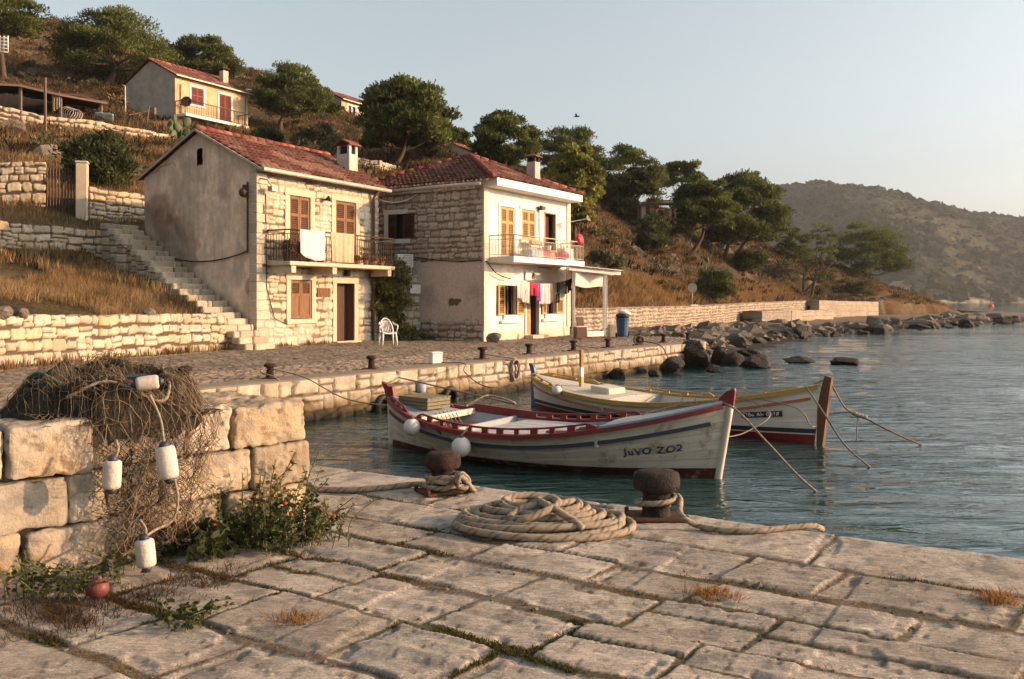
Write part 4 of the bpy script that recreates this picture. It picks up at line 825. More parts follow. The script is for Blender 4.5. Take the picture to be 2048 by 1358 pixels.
b = MB(); b.lathe([(.05, .0), (.2, .02), (.24, .09), (.2, .17), (.06, .19)], 16, FB.P(5.5, .98, 3.98), Matrix.Rotation(R(75), 3, FB.u)); o = empty('helmet', FB.P(5.5, .98, 3.9), 0, 'red round hat hung on the white balcony railing', 'hat'); b.build('shell', mat('red_shell', (.50, .03, .04), None, 5, .45), o, smooth=True); b = MB(); FB.box(b, 5.4, 5.62, .88, 1.0, 3.72, 3.9, bev=.02); b.build('strap', M_IRON, o)
b = MB(); FB.box(b, 4.9, 5.7, .3, .7, 3.105, 3.62, bev=.03); tag(b.build('cabinet', M_WHITEPL), 'low white cabinet in the right corner of the white balcony', 'cabinet')
pot('plant_pot', FB.P(3.3, .86, 3.42 + .02), .1, .18, 'white pot standing on the dark red tub', M_WHITEPL, M_POTLEAF, .14, 21)
b = MB(); b.tube([FB.P(2.5, .25, 3.75), FB.P(2.7, .45, 3.55), FB.P(3.6, .45, 3.52), FB.P(3.8, .25, 3.7)], .02, 6); FB.box(b, 2.7, 3.55, .3, .45, 3.66, 3.84); o = b.build('window_shelf', M_WOODY); tag(o, 'ochre wooden drying shelf fixed under the first floor window of the white house', 'shelf')

# ================================================================== HOUSES UP THE HILL
def hill_house(name, O, W, D, z0, H, AP, label, wall, gablec, wins, chim=None, balc=None, roofcol=True, seed=0, m=M_PLAST):
    fr = FR(O, (.5, .866)); ga = FR(fr.P(0, -D, 0).xy, (.866, -.5)); r = empty(name, (O[0], O[1], z0), 0, label, 'house')
    def f(c1, s):
        def g(U, Z): n = fbm(U * .6, Z * .6, s, 5); n2 = fbm(U * 2.5, Z * 2.5, s + 1, 4); c = np.ones(U.shape + (3,)) * c1; c = mixc(c, c * .78, sstep(.45, .68, n) * .8); return (n2 - .5) * .03, mixc(c, c * .85, sstep(.5, .7, n2) * .6)
        return g
    fr.panel('front_wall', W, H, r, f(wall, seed), m, .12, [(a, b, c, d) for a, b, c, d, k in wins], z0=z0)
    ga.panel('gable_wall', D, H, r, f(gablec, seed + 5), m, .12, z0=z0, top=lambda U: AP - np.abs(U - D / 2) * (AP - H) / (D / 2))
    b = MB(); fr.box(b, W - .3, W, -D, -.05, z0, H); fr.box(b, .1, W, -D, -D + .3, z0, H); b.build('rear_wall', M_CONC, r)
    sl = (AP - H) / (D / 2); zo = .1; a, c = -.2, W + .25
    ro = tiles('roof', fr.P(a, .4, H - .4 * sl + zo), fr.P(c, .4, H - .4 * sl + zo), fr.P(c, -D / 2, AP + zo), fr.P(a, -D / 2, AP + zo), r, seed, .24, .4, step=.06)
    tiles('rear_slope', fr.P(c, -D - .4, H - .4 * sl + zo), fr.P(a, -D - .4, H - .4 * sl + zo), fr.P(a, -D / 2, AP + zo), fr.P(c, -D / 2, AP + zo), ro, seed + 1, .24, .4, step=.1)
    b = MB(); ridge(b, fr.P(a, -D / 2, AP + zo + .04), fr.P(c, -D / 2, AP + zo + .04), .13, .5); b.build('ridge_tiles', M_TILE, ro, smooth=True)
    b = MB(); fr.box(b, a, c, .34, .44, H - .10, H - .0); b.build('gutter', M_GALV, r)
    for u0, u1, q0, q1, kind in wins:
        w_ = surround(fr, r, u0, u1, q0, q1, M_TRIMW, .16, name='balcony_door' if kind == 'door' else 'window', proud=.05)
        if kind in ('shut', 'door'):
            mm = (u0 + u1) / 2; louvre(fr, w_, u0 + .02, mm - .01, q0, q1 - .02, -.03, M_RED, split=.45); louvre(fr, w_, mm + .01, u1 - .02, q0, q1 - .02, -.03, M_RED, split=.45)
        backing(fr, w_, u0, u1, q0, q1, m=M_PANE)
        if kind == 'glass':
            b = MB(); mm = (u0 + u1) / 2; fr.box(b, mm - .05, mm + .05, -.1, -.02, q0, q1); fr.box(b, u0, u0 + .08, -.1, -.02, q0, q1); fr.box(b, u1 - .08, u1, -.1, -.02, q0, q1); b.build('sash', M_TRIMW, w_)
    if balc:
        u0, u1, o, zf = balc; b = MB(); fr.box(b, u0, u1, 0, o, zf - .22, zf, bev=.02); bl = b.build('balcony', M_TRIMW, r); railing(fr, bl, u0 + .04, u1 - .04, o - .05, zf, zf + 1.0, M_IRON, .16, r=.016, mid=.05)
    if chim: chimney(fr, ro, *chim, cap='cap', col=(.62, .5, .4))
    return fr, ga, r
M_RED = mat('maroon_shutter', (.19, .055, .04), (.13, .04, .032), 5, .7)
M_PANE = mat('window_glass', (.02, .022, .025), (.012, .013, .016), 3, .12, spec=.6)
FC, GC, rc = hill_house('yellow_house', PD(350, 0, 68).xy, 7.3, 5.68, 11.6, 18.5, 19.95, 'two storey ochre yellow house on the hillside with a long railed balcony', (.60, .44, .25), (.50, .42, .34),
    [(1.49, 2.7, 16.6, 17.95, 'shut'), (4.25, 5.49, 15.6, 17.95, 'door'), (1.6, 2.7, 13.6, 15.0, 'glass'), (4.3, 5.5, 13.2, 15.0, 'glass')], (6.2, -1.6, 18.8, 20.35, .55, .5), (0, 6.3, 1.2, 15.55), seed=301)
b = MB(); b.lathe([(.04, 0), (.3, .05), (.42, .16), (.40, .16), (.28, .07)], 16, FC.P(.35, .9, 16.4), Matrix.Rotation(R(80), 3, 'X')); b.tube([FC.P(.35, .1, 16.3), FC.P(.35, .8, 16.4)], .04, 6); b.build('satellite_dish', M_IRON, rc, smooth=True)
for u_, a_, c_ in ((.5, 17.9, 15.6), (7.0, 18.3, 12)): b = MB(); b.tube([FC.P(u_, .1, a_), FC.P(u_, .1, c_)], .055, 6); b.build('downpipe', M_GALV, rc, smooth=True)
hill_house('pale_house', PD(683, 0, 92).xy, 6, 5, 18.6, 22.05, 23.2, 'small pale house half hidden behind the big pine high on the hill', (.66, .50, .31), (.30, .27, .23), [(1.0, 2.3, 20.3, 21.6, 'glass')], None, (.6, 6.4, 1.5, 19.7), seed=311)
hill_house('low_cottage', PD(945, 0, 84).xy, 5, 4.2, 13.2, 15.25, 16.15, 'low cottage with a red roof peeping up behind the white house roof', (.60, .52, .42), (.50, .45, .38), [(1.2, 2.0, 14.0, 15.0, 'glass')], seed=321)
# ================================================================== TERRACE AND ROAD WALLS
WALLC = [(.50, .42, .29), (.57, .49, .36), (.45, .37, .26), (.54, .43, .28), (.60, .53, .41), (.47, .41, .32)]
def wall(name, pts, z0, z1, label, seed, thick=.5, rowh=(.2, .32), lenr=(.24, .52), amp=.055, step=.035, cols=WALLC, rnd=.6, jit=.25, mortar=(.10, .075, .05), cat='stone wall', cap=.16, tone=1, wob=.05):
    P = np.array(pts, float); seg = np.hypot(*(P[1:] - P[:-1]).T); S = np.concatenate([[0], np.cumsum(seg)]); L = S[-1]
    us = np.linspace(0, L, int(L / step) + 2); zz0 = np.interp(us, S, np.broadcast_to(z0, len(P))); zz1 = np.interp(us, S, np.broadcast_to(z1, len(P))); zz1 = zz1 + (fbm(us * 1.3, us * 0, seed + 8, 3) - .5) * wob * 2
    x = np.interp(us, S, P[:, 0]); y = np.interp(us, S, P[:, 1])
    tx = np.gradient(x, us); ty = np.gradient(y, us); k = np.hypot(tx, ty); nx, ny = ty / k, -tx / k
    H = (zz1 - zz0).max(); nf = int(H / step) + 2; nt = max(3, int(thick / step / 1.5)); nb = 5
    U, J = np.meshgrid(us, np.arange(nf + nt + nb), indexing='ij'); f = np.clip(J / (nf - 1), 0, 1); Z = zz0[:, None] + (zz1 - zz0)[:, None] * f; V = zz1[:, None] - Z   # depth below the top keeps courses level with the cap
    tt = np.clip((J - nf + 1) / nt, 0, 1); bb = np.clip((J - nf - nt + 1) / nb, 0, 1)
    h, a, b, d = stones(U, np.where(tt > 0, -tt * thick, V), rowh, lenr, seed, .011, .022, .025, 1.9, rnd * 1.1, jit * 1.5)
    rel = h * amp + (a - .5) * amp * .7 * h + (fbm(U * 9, V * 9, seed + 2, 4) - .5) * .05 * h
    out = np.where(tt > 0, -tt * thick, rel); up = np.where(tt > 0, (h - 1) * .05 + (fbm(U * 6, tt * 4, seed + 3, 3) - .5) * .05, 0) - bb * np.minimum(.6, H * .8)
    X = x[:, None] + nx[:, None] * out; Y = y[:, None] + ny[:, None] * out
    c = ramp_cols(b, cols) * tone; n = fbm(U * 1.1, V * 1.1, seed + 5, 4); c = mixc(c, c * .7, sstep(.5, .68, n) * .6); c = mixc(c, (.60, .33, .10), sstep(.68, .8, fbm(U * 1.7, V * 1.7, seed + 6, 3)) * .35)
    c = mixc(c, (.25, .225, .19), sstep(.62, .72, fbm(U * 5, V * 5, seed + 7, 4)) * .5); c = mixc(mortar, c, sstep(.12, .45, h))
    Z = Z + up; cx_, cy_ = X.copy(), Y.copy()
    e0, e1 = [(x[i] - nx[i] * thick * .5, y[i] - ny[i] * thick * .5) for i in (0, -1)]; X = np.concatenate([np.full_like(X[:1], e0[0]), X, np.full_like(X[:1], e1[0])]); Y = np.concatenate([np.full_like(Y[:1], e0[1]), Y, np.full_like(Y[:1], e1[1])]); Z = np.concatenate([Z[:1], Z, Z[-1:]]); c = np.concatenate([c[:1] * .9, c, c[-1:] * .9]); U = X; up = 0
    o = npmesh(name, np.stack([X, Y, Z + up], -1).reshape(-1, 3), gridq(*U.shape), M_STONE, col=c.reshape(-1, 3)); return tag(o, label, cat)
wall('terrace_wall', [(-13.6, 12), (-12.6, 15), (-11.2, 19.3), (-10.1, 23.7), (-8.72, 27.3)], -.15, [1.15, 1.15, 1.15, 1.1, 1.06], 'low sunlit terrace wall of rounded pale stones bordering the cobbled terrace', 401, .55)
wall('terrace_wall', [(-26, 22.3), (-20.1, 25.9), (-16.1, 28.6), (-13.0, 30.95)], [2.2, 2.2, 2.3, 2.4], [4.0, 4.0, 4.0, 3.86], 'shaded terrace wall above the dry grass, ending at the top of the stairs', 411, .6, tone=.92)
wall('garden_wall', [(-24, 30.2), (-18.5, 32.4), (-17.1, 33.0)], [4.2, 4.2, 4.2], [6.5, 6.45, 6.55], 'tall stone garden wall standing left of the iron gate', 421, .6, (.26, .42), (.3, .6))
wall('garden_wall', [(-15.72, 33.45), (-14.5, 35.4), (-13, 37.5)], [4.0, 4.0, 4.0], [5.7, 5.64, 5.6], 'low stone garden wall between the gatepost and the stone house', 431, .6, (.2, .36), (.26, .55))
wall('rubble_wall', [(-36, 44), (-27.3, 48), (-25.1, 49.6), (-22.3, 52), (-20.7, 55.2)], [10.2, 10.3, 10.2, 9.9, 9.9], [12.1, 11.85, 11.6, 11.5, 11.6], 'rough rubble wall holding up the terrace of the hillside shed', 441, .5, (.22, .38), (.28, .55), .07, .06, jit=.4, wob=.12)
wall('road_wall', [(2.62, 38.9), (6, 46), (11.9, 58), (20, 74.5), (32, 95.5)], [-.2, -.25, -.25, -.3, -.3], [1.12, 1.12, 1.12, 1.28, 1.45], 'long pale retaining wall along the foot of the dry slope beyond the white house', 451, .95, (.15, .24), (.2, .5), .04, .06, [(.38, .32, .24), (.45, .385, .29), (.34, .285, .215), (.41, .345, .265)], .6, .35, (.13, .10, .07))
wall('end_wall', [(31.2, 91.5), (40.5, 99.5)], -.5, [1.45, 1.3], 'plain pale wall block closing the far end of the shore road', 461, 2, (.4, .6), (.8, 1.6), .02, .08, [(.40, .335, .25), (.44, .37, .28)], .2, .1, (.30, .245, .185))
wall('shore_wall', [(19.0, 68.5), (23.4, 75.5)], -.8, .66, 'low shaded shore wall below the road, left half', 471, 1.5, (.3, .45), (.6, 1.2), .03, .08, [(.26, .22, .18), (.30, .25, .2)], .2, .1, (.2, .16, .12))  # darker stone colours paint the shade on this half
wall('shore_wall', [(23.5, 75.7), (30.5, 85.5)], -.8, [.62, .5], 'low sunlit shore wall below the road, right half', 475, 1.5, (.3, .45), (.6, 1.2), .03, .08, [(.38, .315, .24), (.42, .35, .265)], .2, .1, (.22, .18, .135))  # same wall continued in paler colours, painted as its sunlit half
wall('hill_wall', [tuple(PD(690, 0, 57.5).xy), tuple(PD(760, 0, 58).xy), tuple(PD(835, 0, 62).xy)], [hz(*PD(690, 0, 57.5).xy) - .6, hz(*PD(760, 0, 58).xy) - .5, hz(*PD(835, 0, 62).xy) - .6], [PD(690, 312, 57.5).z, PD(760, 322, 58).z, PD(835, 344, 62).z], 'small wall on the slope between the two roofs at the foot of a pine', 481, .4, (.2, .35), (.3, .6), .05, .06)
wall('yard_wall', [tuple(FA.P(6.2, .05, 0).xy), (-3.42, 34.55)], -.1, [2.5, 2.52], 'stone yard wall joining the two houses behind the climbing plant', 491, .45, (.2, .34), (.24, .5), .05, .035, [(.60, .52, .38), (.66, .58, .44), (.56, .48, .35)], .6, .25, (.33, .27, .19))
fy = FR(FA.P(6.2, .05, 0).xy, (Vector((-3.42, 34.55, 0)) - FA.P(6.2, .05, 0)).xy)
b = MB(); fy.box(b, 1.15, 1.62, .09, .12, 1.75, 2.08, bev=.006); tag(b.build('notice_plate', M_WHITEPL), 'blank white notice plate fixed on the stone yard wall', 'plate')
o = empty('air_unit', fy.P(1.1, -.2, 2.5), 0, 'white louvred air unit standing on the yard wall', 'air conditioner'); b = MB(); fy.box(b, .7, 1.35, -.35, -.05, 2.75, 3.25, bev=.02); b.build('housing', M_WHITEPL, o)
for u in (.78, 1.27): b = MB(); fy.box(b, u - .03, u + .03, -.3, -.1, 2.5, 2.75); b.build('leg', M_WHITEPL, o)
b = MB(); [fy.box(b, .95, 1.3, -.05, -.035, z, z + .025) for z in np.arange(2.82, 3.2, .06)]; b.build('grille', M_GALV, o)
# gate and gatepost
gA, gB = Vector((-17.1, 33.02, 0)), Vector((-16.15, 33.32, 0)); gf = FR(gA.xy, (gB - gA).xy); gl = (gB - gA).length
o = empty('iron_gate', gf.P(0, 0, 4.5), 0, 'tall rusty iron bar gate between the garden wall and the gatepost', 'gate'); b = MB()
for i in range(10): u = .05 + i * (gl - .1) / 9; b.tube([gf.P(u, .05, 4.4), gf.P(u, .05, 6.35)], .026, 5)
b.build('bars', M_IRON, o); 
for z in (4.45, 5.2, 6.0): b = MB(); gf.box(b, 0, gl, .03, .07, z, z + .05); b.build('rail', M_IRON, o)
b = MB(); b.box(gf.P(gl + .22, .05, 5.45), (.4, .4, 2.2), gf.M, bev=.03); b.box(gf.P(gl + .22, .05, 6.59), (.44, .44, .08), gf.M, bev=.02); tag(b.build('gatepost', M_TRIM), 'square pale stone post on the right of the iron gate', 'gatepost')
# stairs climbing along the grey gable
b = MB(); rd = random.Random(5)
for i in range(22):
    u1 = 6.25 - .31 * i; z = .185 * (i + 1); o0 = .02 if u1 < 5.3 else .02; w0 = 1.35 + rd.uniform(-.12, .1); n = 3; cuts = [o0] + sorted(rd.uniform(o0 + .2, w0 - .15) for _ in range(2)) + [w0]
    if u1 > 5.3: cuts = [.1] + cuts[1:]
    for a, c in zip(cuts[:-1], cuts[1:]):
        if c - a < .08: continue
        s = rd.uniform(.75, 1.1); T = Matrix.Rotation(R(rd.uniform(-1.5, 1.5)), 3, 'X') @ Matrix.Rotation(R(rd.uniform(-2.5, 2.5)), 3, 'Z')
        b.box(GA.P(u1 - .17, (a + c) / 2, z - .11), (.36, c - a - .012, .215), GA.M @ T, (.47 * s, .40 * s, .30 * s), bev=.035)
    if i % 1 == 0:
        zz = -.1
        while zz < z - .24:
            h = rd.uniform(.18, .3); h = min(h, z - .22 - zz); s = rd.uniform(.7, 1.1)
            if h > .03: b.box(GA.P(u1 - .17, w0 - .22, zz + h / 2), (.40 + rd.uniform(-.06, .1), .36, h - .015), GA.M @ Matrix.Rotation(R(rd.uniform(-4, 4)), 3, 'Z'), (.46 * s, .38 * s, .28 * s), bev=.04)
            zz += h + .001
    GA.box(b, u1 - .34, u1, .1 if u1 > 5.3 else 0.05, w0 - .3, -.15, z - .2, (.3, .25, .19))
tag(b.build('stone_stairs', M_STONE), 'worn stone staircase climbing along the grey gable of the stone house', 'stairs')

# ================================================================== PORCH AND THINGS BY THE WHITE HOUSE
o = empty('porch', (3.2, 37.5, 0), 0, 'white slatted porch canopy with thin posts right of the white house', 'porch')
for p in (PZ(1147, 675, 0), PZ(1208, 671, 0), Vector((4.3, 41.2, 0)), Vector((2.75, 40.6, 0))):
    b = MB(); b.box((p.x, p.y, 1.32), (.11, .11, 2.64), bev=.01); b.build('post', M_TRIMW, o)
b = MB(); A, B, C, D_ = Vector((2.25, 35.7, 2.74)), Vector((4.45, 37.0, 2.58)), Vector((4.7, 41.6, 2.7)), Vector((2.75, 40.9, 2.8))
b.bar(A, B, .07, .12); b.bar(D_, C, .07, .12)
for i in range(12): t = i / 11; b.bar(A.lerp(B, t) + Vector((0, 0, .08)), D_.lerp(C, t) + Vector((0, 0, .08)), .06, .05)
for i in range(9): t = i / 8; b.bar(A.lerp(D_, t) + Vector((0, 0, .13)), B.lerp(C, t) + Vector((0, 0, .13)), .4, .02)
b.build('canopy', M_TRIMW, o)
cloth('awning_cloth', fabric('white_awning', (.76, .72, .64)), PZ(1147, 675, 0) + Vector((.06, -.08, 2.6)), PZ(1208, 671, 0) + Vector((-.06, -.08, 2.52)), lambda a: .52 + .06 * math.sin(a * 5), 'white cloth valance hanging under the front of the porch canopy', 'awning', None, 2, .03, seed=77)
b = MB(); b.box((3.35, 37.15, .1), (1.0, .3, .22), Matrix.Rotation(R(40), 3, 'Z'), bev=.02); tag(b.build('porch_step', M_TRIMW), 'low white masonry ledge between the porch posts', 'ledge')
p = PZ(1160, 678, 0); o = empty('cabinet', p, 0, 'brown wooden box cabinet on the ground beside the porch post', 'cabinet'); b = MB(); Mz = Matrix.Rotation(R(20), 3, 'Z'); b.box(p + Vector((0, 0, .24)), (.42, .36, .44), Mz, bev=.01); b.build('body', M_PIPE, o); b = MB(); b.box(p + Vector((.0, .0, .48)), (.47, .4, .035), Mz, bev=.008); b.build('top', M_TRIMW, o)
b = MB(); b.box(p + Vector((.02, .25, .68)), (.3, .05, .34), Mz @ Matrix.Rotation(R(-12), 3, 'X'), bev=.01); b.box(p + Vector((.02, .18, .515)), (.26, .2, .03), Mz, bev=.005); tag(b.build('old_screen', M_PIPE), 'small brown framed screen propped on the wooden cabinet', 'screen')
p = PZ(1224, 674, 0); b = MB(); b.box(p + Vector((0, 0, .26)), (.30, .3, .52), Matrix.Rotation(R(15), 3, 'Z'), bev=.015); tag(b.build('beige_box', M_CONC), 'beige box standing left of the blue bin', 'box')
p = PZ(1245, 675, 0); o = empty('waste_bin', p, 0, 'blue wheeled waste bin stuffed with pale and black bags in front of the road wall', 'bin'); b = MB(); b.lathe([(.19, .03), (.22, .1), (.26, .7), (.285, .72), (.285, .78)], 14, p); b.build('body', mat('blue_plastic', (.035, .085, .15), (.025, .06, .11), 5, .5), o); 
for s in (-1, 1): b = MB(); b.tube([p + Vector((s * .2, .16, .09)), p + Vector((s * .26, .16, .09))], .09, 12); b.build('wheel', M_BLACK, o)
b = MB(); b.ball(p + Vector((0, 0, .86)), .28, 12, 8, (1, 1, .5)); tag(b.build('rubbish_bag', M_BLACK, smooth=True), 'black rubbish bag bulging out of the blue bin', 'bag')
b = MB(); b.ball(p + Vector((.07, -.02, 1.0)), .24, 12, 8, (1.2, 1, .45), Matrix.Rotation(R(14), 3, 'Y')); tag(b.build('rubbish_bag', M_WHITEPL, smooth=True), 'white rubbish bag lying on top of the blue bin', 'bag')
p = Vector((11.7, 57.9, 0)); o = empty('road_sign', p + Vector((0, .5, 1)), 0, 'round road sign on a thin pole behind the road wall, seen from the back', 'sign'); b = MB(); b.tube([p + Vector((0, .5, .9)), p + Vector((0, .5, 2.5))], .03, 8); b.build('pole', M_GALV, o, smooth=True); b = MB(); b.lathe([(.28, 0), (.3, .01), (.3, .02)], 24, p + Vector((0, .46, 2.3)), Matrix.Rotation(R(90), 3, 'X')); b.build('disc', M_GALV, o)
wall('wall_pier', [(11.45, 57.6), (12.2, 59.1)], -.3, 1.2, 'flat pale pier set into the road wall below the road sign', 466, .2, (.5, .6), (.7, 1.2), .015, .07, [(.42, .38, .33), (.46, .42, .37)], .1, .05, (.38, .34, .3), wob=.01)
# monobloc chair
def chair():
    p = PZ(776, 690, 0); o = empty('plastic_chair', p, 0, 'white plastic garden chair standing right of the dark brown door', 'chair'); T = Matrix.Translation(p) @ Matrix.Rotation(R(22), 4, 'Z'); w = lambda x, y, z: T @ Vector((x, y, z)); M3 = T.to_3x3()
    b = MB(); b.sheet([[w(-.22 + .44 * i / 8, -.24 + .46 * j / 8, .44 - .03 * math.cos((i / 8 - .5) * PI) - .02 * (j / 8) + (.0 if j else -.04)) for j in range(9)] for i in range(9)]); s_ = b.build('seat', M_WHITEPL, o, smooth=True); solid(s_, .02)
    for sx in (-1, 1):
        for sy in (-1, 1): b = MB(); b.tube([w(sx * .21, sy * .2, .44), w(sx * .25, sy * (.25 if sy < 0 else .29), 0)], [.034, .024], 6); b.build('leg', M_WHITEPL, o, smooth=True)
        b = MB(); b.tube([w(sx * .23, -.21, .42), w(sx * .27, -.23, .58), w(sx * .285, -.17, .66), w(sx * .285, .05, .67), w(sx * .26, .2, .70), w(sx * .22, .25, .76)], [.026, .024, .03, .032, .028, .024], 6, flat=.7); b.build('armrest', M_WHITEPL, o, smooth=True)
    b = MB(); f = lambda x, t: w(x * (1 - .15 * t), .2 + .16 * t + .05 * (1 - (x / .23) ** 2), .42 + .46 * t)
    b.tube([f(.23 * math.cos(a) if True else 0, math.sin(a) ** .7 if math.sin(a) > 0 else 0) for a in np.linspace(0.0, PI, 15)], .024, 6)
    for x in (-.15, -.09, -.03, .03, .09, .15): b.tube([f(x, .02), f(x * .9, .5), f(x * .8, .88 - abs(x) * .6)], .016, 5)
    b.build('backrest', M_WHITEPL, o, smooth=True)
chair()

# ================================================================== SHED ON THE UPPER TERRACE, PAVILION UNDER THE PINES
def shed():
    D0 = 50.5; q = lambda px, py, d: PD(px, py, d); o = empty('open_shed', q(120, 232, 51), 0, 'ramshackle open shed with a dark sagging roof on the upper terrace', 'shed')
    M_OLD = mat('old_timber', (.20, .13, .085), (.12, .08, .055), 5, .9, .3, 50, stretch=(5, 5, 1))
    for px, yt, yb, d in ((41, 168, 222, 49.3), (121, 187, 233, 50.2), (202, 205, 252, 51.5), (-30, 165, 215, 48.6), (160, 205, 240, 56), (60, 190, 225, 54.5)):
        b = MB(); b.bar(q(px, yb + 6, d), q(px, yt, d), .13, .13, (0, 1, 0)); b.build('post', M_OLD, o)
    b = MB(); fr_ = [q(-40, 178, 48.4), q(0, 166, 48.8), q(40, 168, 49.2), q(121, 187, 50.1), q(216, 204, 51.6)]; bk = [v + Vector((-2.6, 4.2, .45)) for v in fr_]
    n = 16; rows = []
    for i in range(n + 1):
        t = i / n * 4; k = min(3, int(t)); a = fr_[k].lerp(fr_[k + 1], t - k); c = bk[k].lerp(bk[k + 1], t - k); rows.append([a.lerp(c, j / 6) + Vector((0, 0, random.uniform(-.06, .08))) for j in range(7)])
    b.sheet(rows); solid(b.build('roof', mat('rusty_sheet', (.10, .06, .045), (.05, .035, .03), 3, .9, .4, 20), o), .08)
    b = MB(); [b.bar(x - Vector((0, .1, .1)), y - Vector((0, .1, .1)), .09, .12) for x, y in zip(fr_[:-1], fr_[1:])]; b.build('beam', M_OLD, o)
    b = MB(); b.add([q(-40, 240, 54), q(130, 240, 54.5), q(130, 200, 54.5), q(-40, 185, 54)], [(0, 1, 2, 3)]); b.add([q(132, 236, 54), q(178, 240, 55), q(178, 210, 55), q(132, 205, 54)], [(0, 1, 2, 3)], (6, 5, 3)); solid(b.build('back_wall', mat('shed_boards', (.10, .075, .055), (.06, .045, .035), 4, .95, vc=True), o), .1)
    cloth('hanging_cloth', fabric('dirty_canvas', (.34, .26, .17)), q(104, 184, 50), q(120, 186, 50.1), lambda a: 1.15 - .35 * a, 'dirty beige cloth hanging from the front beam of the open shed', 'cloth', None, 3, .05, seed=61)
    b = MB(); b.sheet([[q(44 + 30 * i / 8, 187 + 7 * i / 8 + j * 1.5 + 1.2 * math.sin(i * 2 + j), 52 + j * .25) for j in range(4)] for i in range(9)]); tag(solid(b.build('blue_tarp', mat('blue_tarp', (.06, .17, .34), (.04, .12, .26), 4, .6), smooth=True), .04), 'rolled blue tarpaulin hung inside the open shed', 'tarpaulin')
    b = MB(); b.sheet([[q(190 + 37 * i / 9, 224 + 4 * i / 9 + 14 * math.sin(PI * j / 6 * .8) + .8 * math.sin(i * 1.7), 51.2 + .22 * j) for j in range(7)] for i in range(10)]); tag(solid(b.build('pale_tarp', mat('pale_blue_tarp', (.42, .54, .60), (.30, .42, .50), 4, .6), smooth=True), .04), 'pale blue tarpaulin spread right of the last shed post', 'tarpaulin')
    b = MB(); rd = random.Random(4)
    for i in range(5): c = q(134 + i * 4.5, 226 + i * 1.5, 50.5); b.tube([c + Vector((.35 * math.cos(t), .1 * math.sin(t * 2), .35 * math.sin(t))) for t in np.linspace(0, 2 * PI, 18)], .025, 5)
    tag(b.build('hose_coils', M_GALV, smooth=True), 'grey coils of hose piled at the foot of the shed', 'hose')
    b = MB(); b.bar(q(91, 262, 46.5), q(90, 155, 46.5), .10, .10, (0, 1, 0)); tag(b.build('wooden_pole', M_OLD), 'tall bare wooden pole in front of the open shed', 'pole')
    b = MB(); b.tube([q(251, 250, 58), q(250, 172, 58), q(245, 170, 58)], .05, 6); tag(b.build('lamp_pole', M_GALV, smooth=True), 'thin grey pole with a bent tip at the corner of the yellow house', 'pole')
    b = MB(); b.tube([q(292, 262, 55.5), q(298, 212, 55.5)], .05, 6); b.tube([q(258, 230, 55), q(306, 220, 56), q(318, 258, 55.5)], .03, 6); b.box(q(306, 222, 56), (.3, .3, .4)); tag(b.build('hoist', M_OLD), 'leaning wooden pole with an iron arm before the yellow house gable', 'hoist')
    b = MB(); fr2 = FR(q(0, 0, 60).xy, (.5, .866)); 
    for i in range(5): b.tube([q(-8, 75 + i * 7, 60), q(16, 76 + i * 7, 60)], .045, 5)
    for x in (0, 8, 16): b.tube([q(x, 72, 60), q(x, 104, 60)], .045, 5)
    tag(b.build('white_railing', M_TRIMW, smooth=True), 'bit of white railing at the left border of the hillside', 'railing')
shed()
def pavilion():
    q = PD; o = empty('reed_pavilion', q(1320, 438, 83), 0, 'flat reed roofed pavilion on posts under the pines', 'pavilion'); M_OLD = mat('pavilion_timber', (.16, .10, .07), (.10, .065, .045), 5, .9)
    for px, d in ((1298, 81.5), (1345, 81.5), (1372, 82.5), (1310, 86.5), (1355, 87)): b = MB(); p = q(px, 440, d); b.bar(Vector((p.x, p.y, hz(p.x, p.y) - .2)), Vector((p.x, p.y, q(px, 408, d).z)), .12, .12, (0, 1, 0)); b.build('post', M_OLD, o)
    b = MB(); A, B, C, D_ = q(1285, 408, 80.5), q(1378, 407, 81), q(1375, 401, 88), q(1298, 400, 88)
    for i in range(26): t = i / 25; b.bar(A.lerp(B, t), D_.lerp(C, t), .22, .06)
    for i in range(5): t = i / 4; b.bar(A.lerp(D_, t) - Vector((0, 0, .1)), B.lerp(C, t) - Vector((0, 0, .1)), .1, .12)
    b.build('canopy', mat('reeds', (.17, .10, .065), (.09, .055, .04), 6, .95), o)
    p = q(1284, 424, 81); b = MB(); b.box(p, (.5, .5, 1.3), Matrix.Rotation(R(30), 3, 'Z'), bev=.03); b.build('masonry_pillar', M_TRIM, o)
    p = q(1362, 432, 80.5); t_ = empty('garden_table', p, 0, 'pale garden table at the right of the reed pavilion', 'table'); b = MB(); b.box(p + Vector((0, 0, .25)), (1.3, .7, .06)); b.build('top', M_TRIMW, t_)
    for sx in (-.5, .5): b = MB(); b.box(p + Vector((sx, 0, -.2)), (.08, .5, .9)); b.build('leg', M_TRIMW, t_)
    for i, (px, lb) in enumerate(((1322, 'dark folding chair standing inside the reed pavilion on the left'), (1333, 'pale folding chair standing in the middle of the reed pavilion'))):
        p = q(px, 434, 82.5); c = empty('folding_chair', p, 0, lb, 'chair'); mm = M_IRON if i == 0 else M_WHITEPL; b = MB(); b.box(p, (.45, .45, .05)); b.build('seat', mm, c); b = MB(); b.box(p + Vector((0, .22, .35)), (.45, .05, .6)); b.build('backrest', mm, c)
        for sx in (-.2, .2): b = MB(); b.bar(p + Vector((sx, -.2, 0)), p + Vector((sx, .2, -.9)), .05); b.build('leg', mm, c)
pavilion()
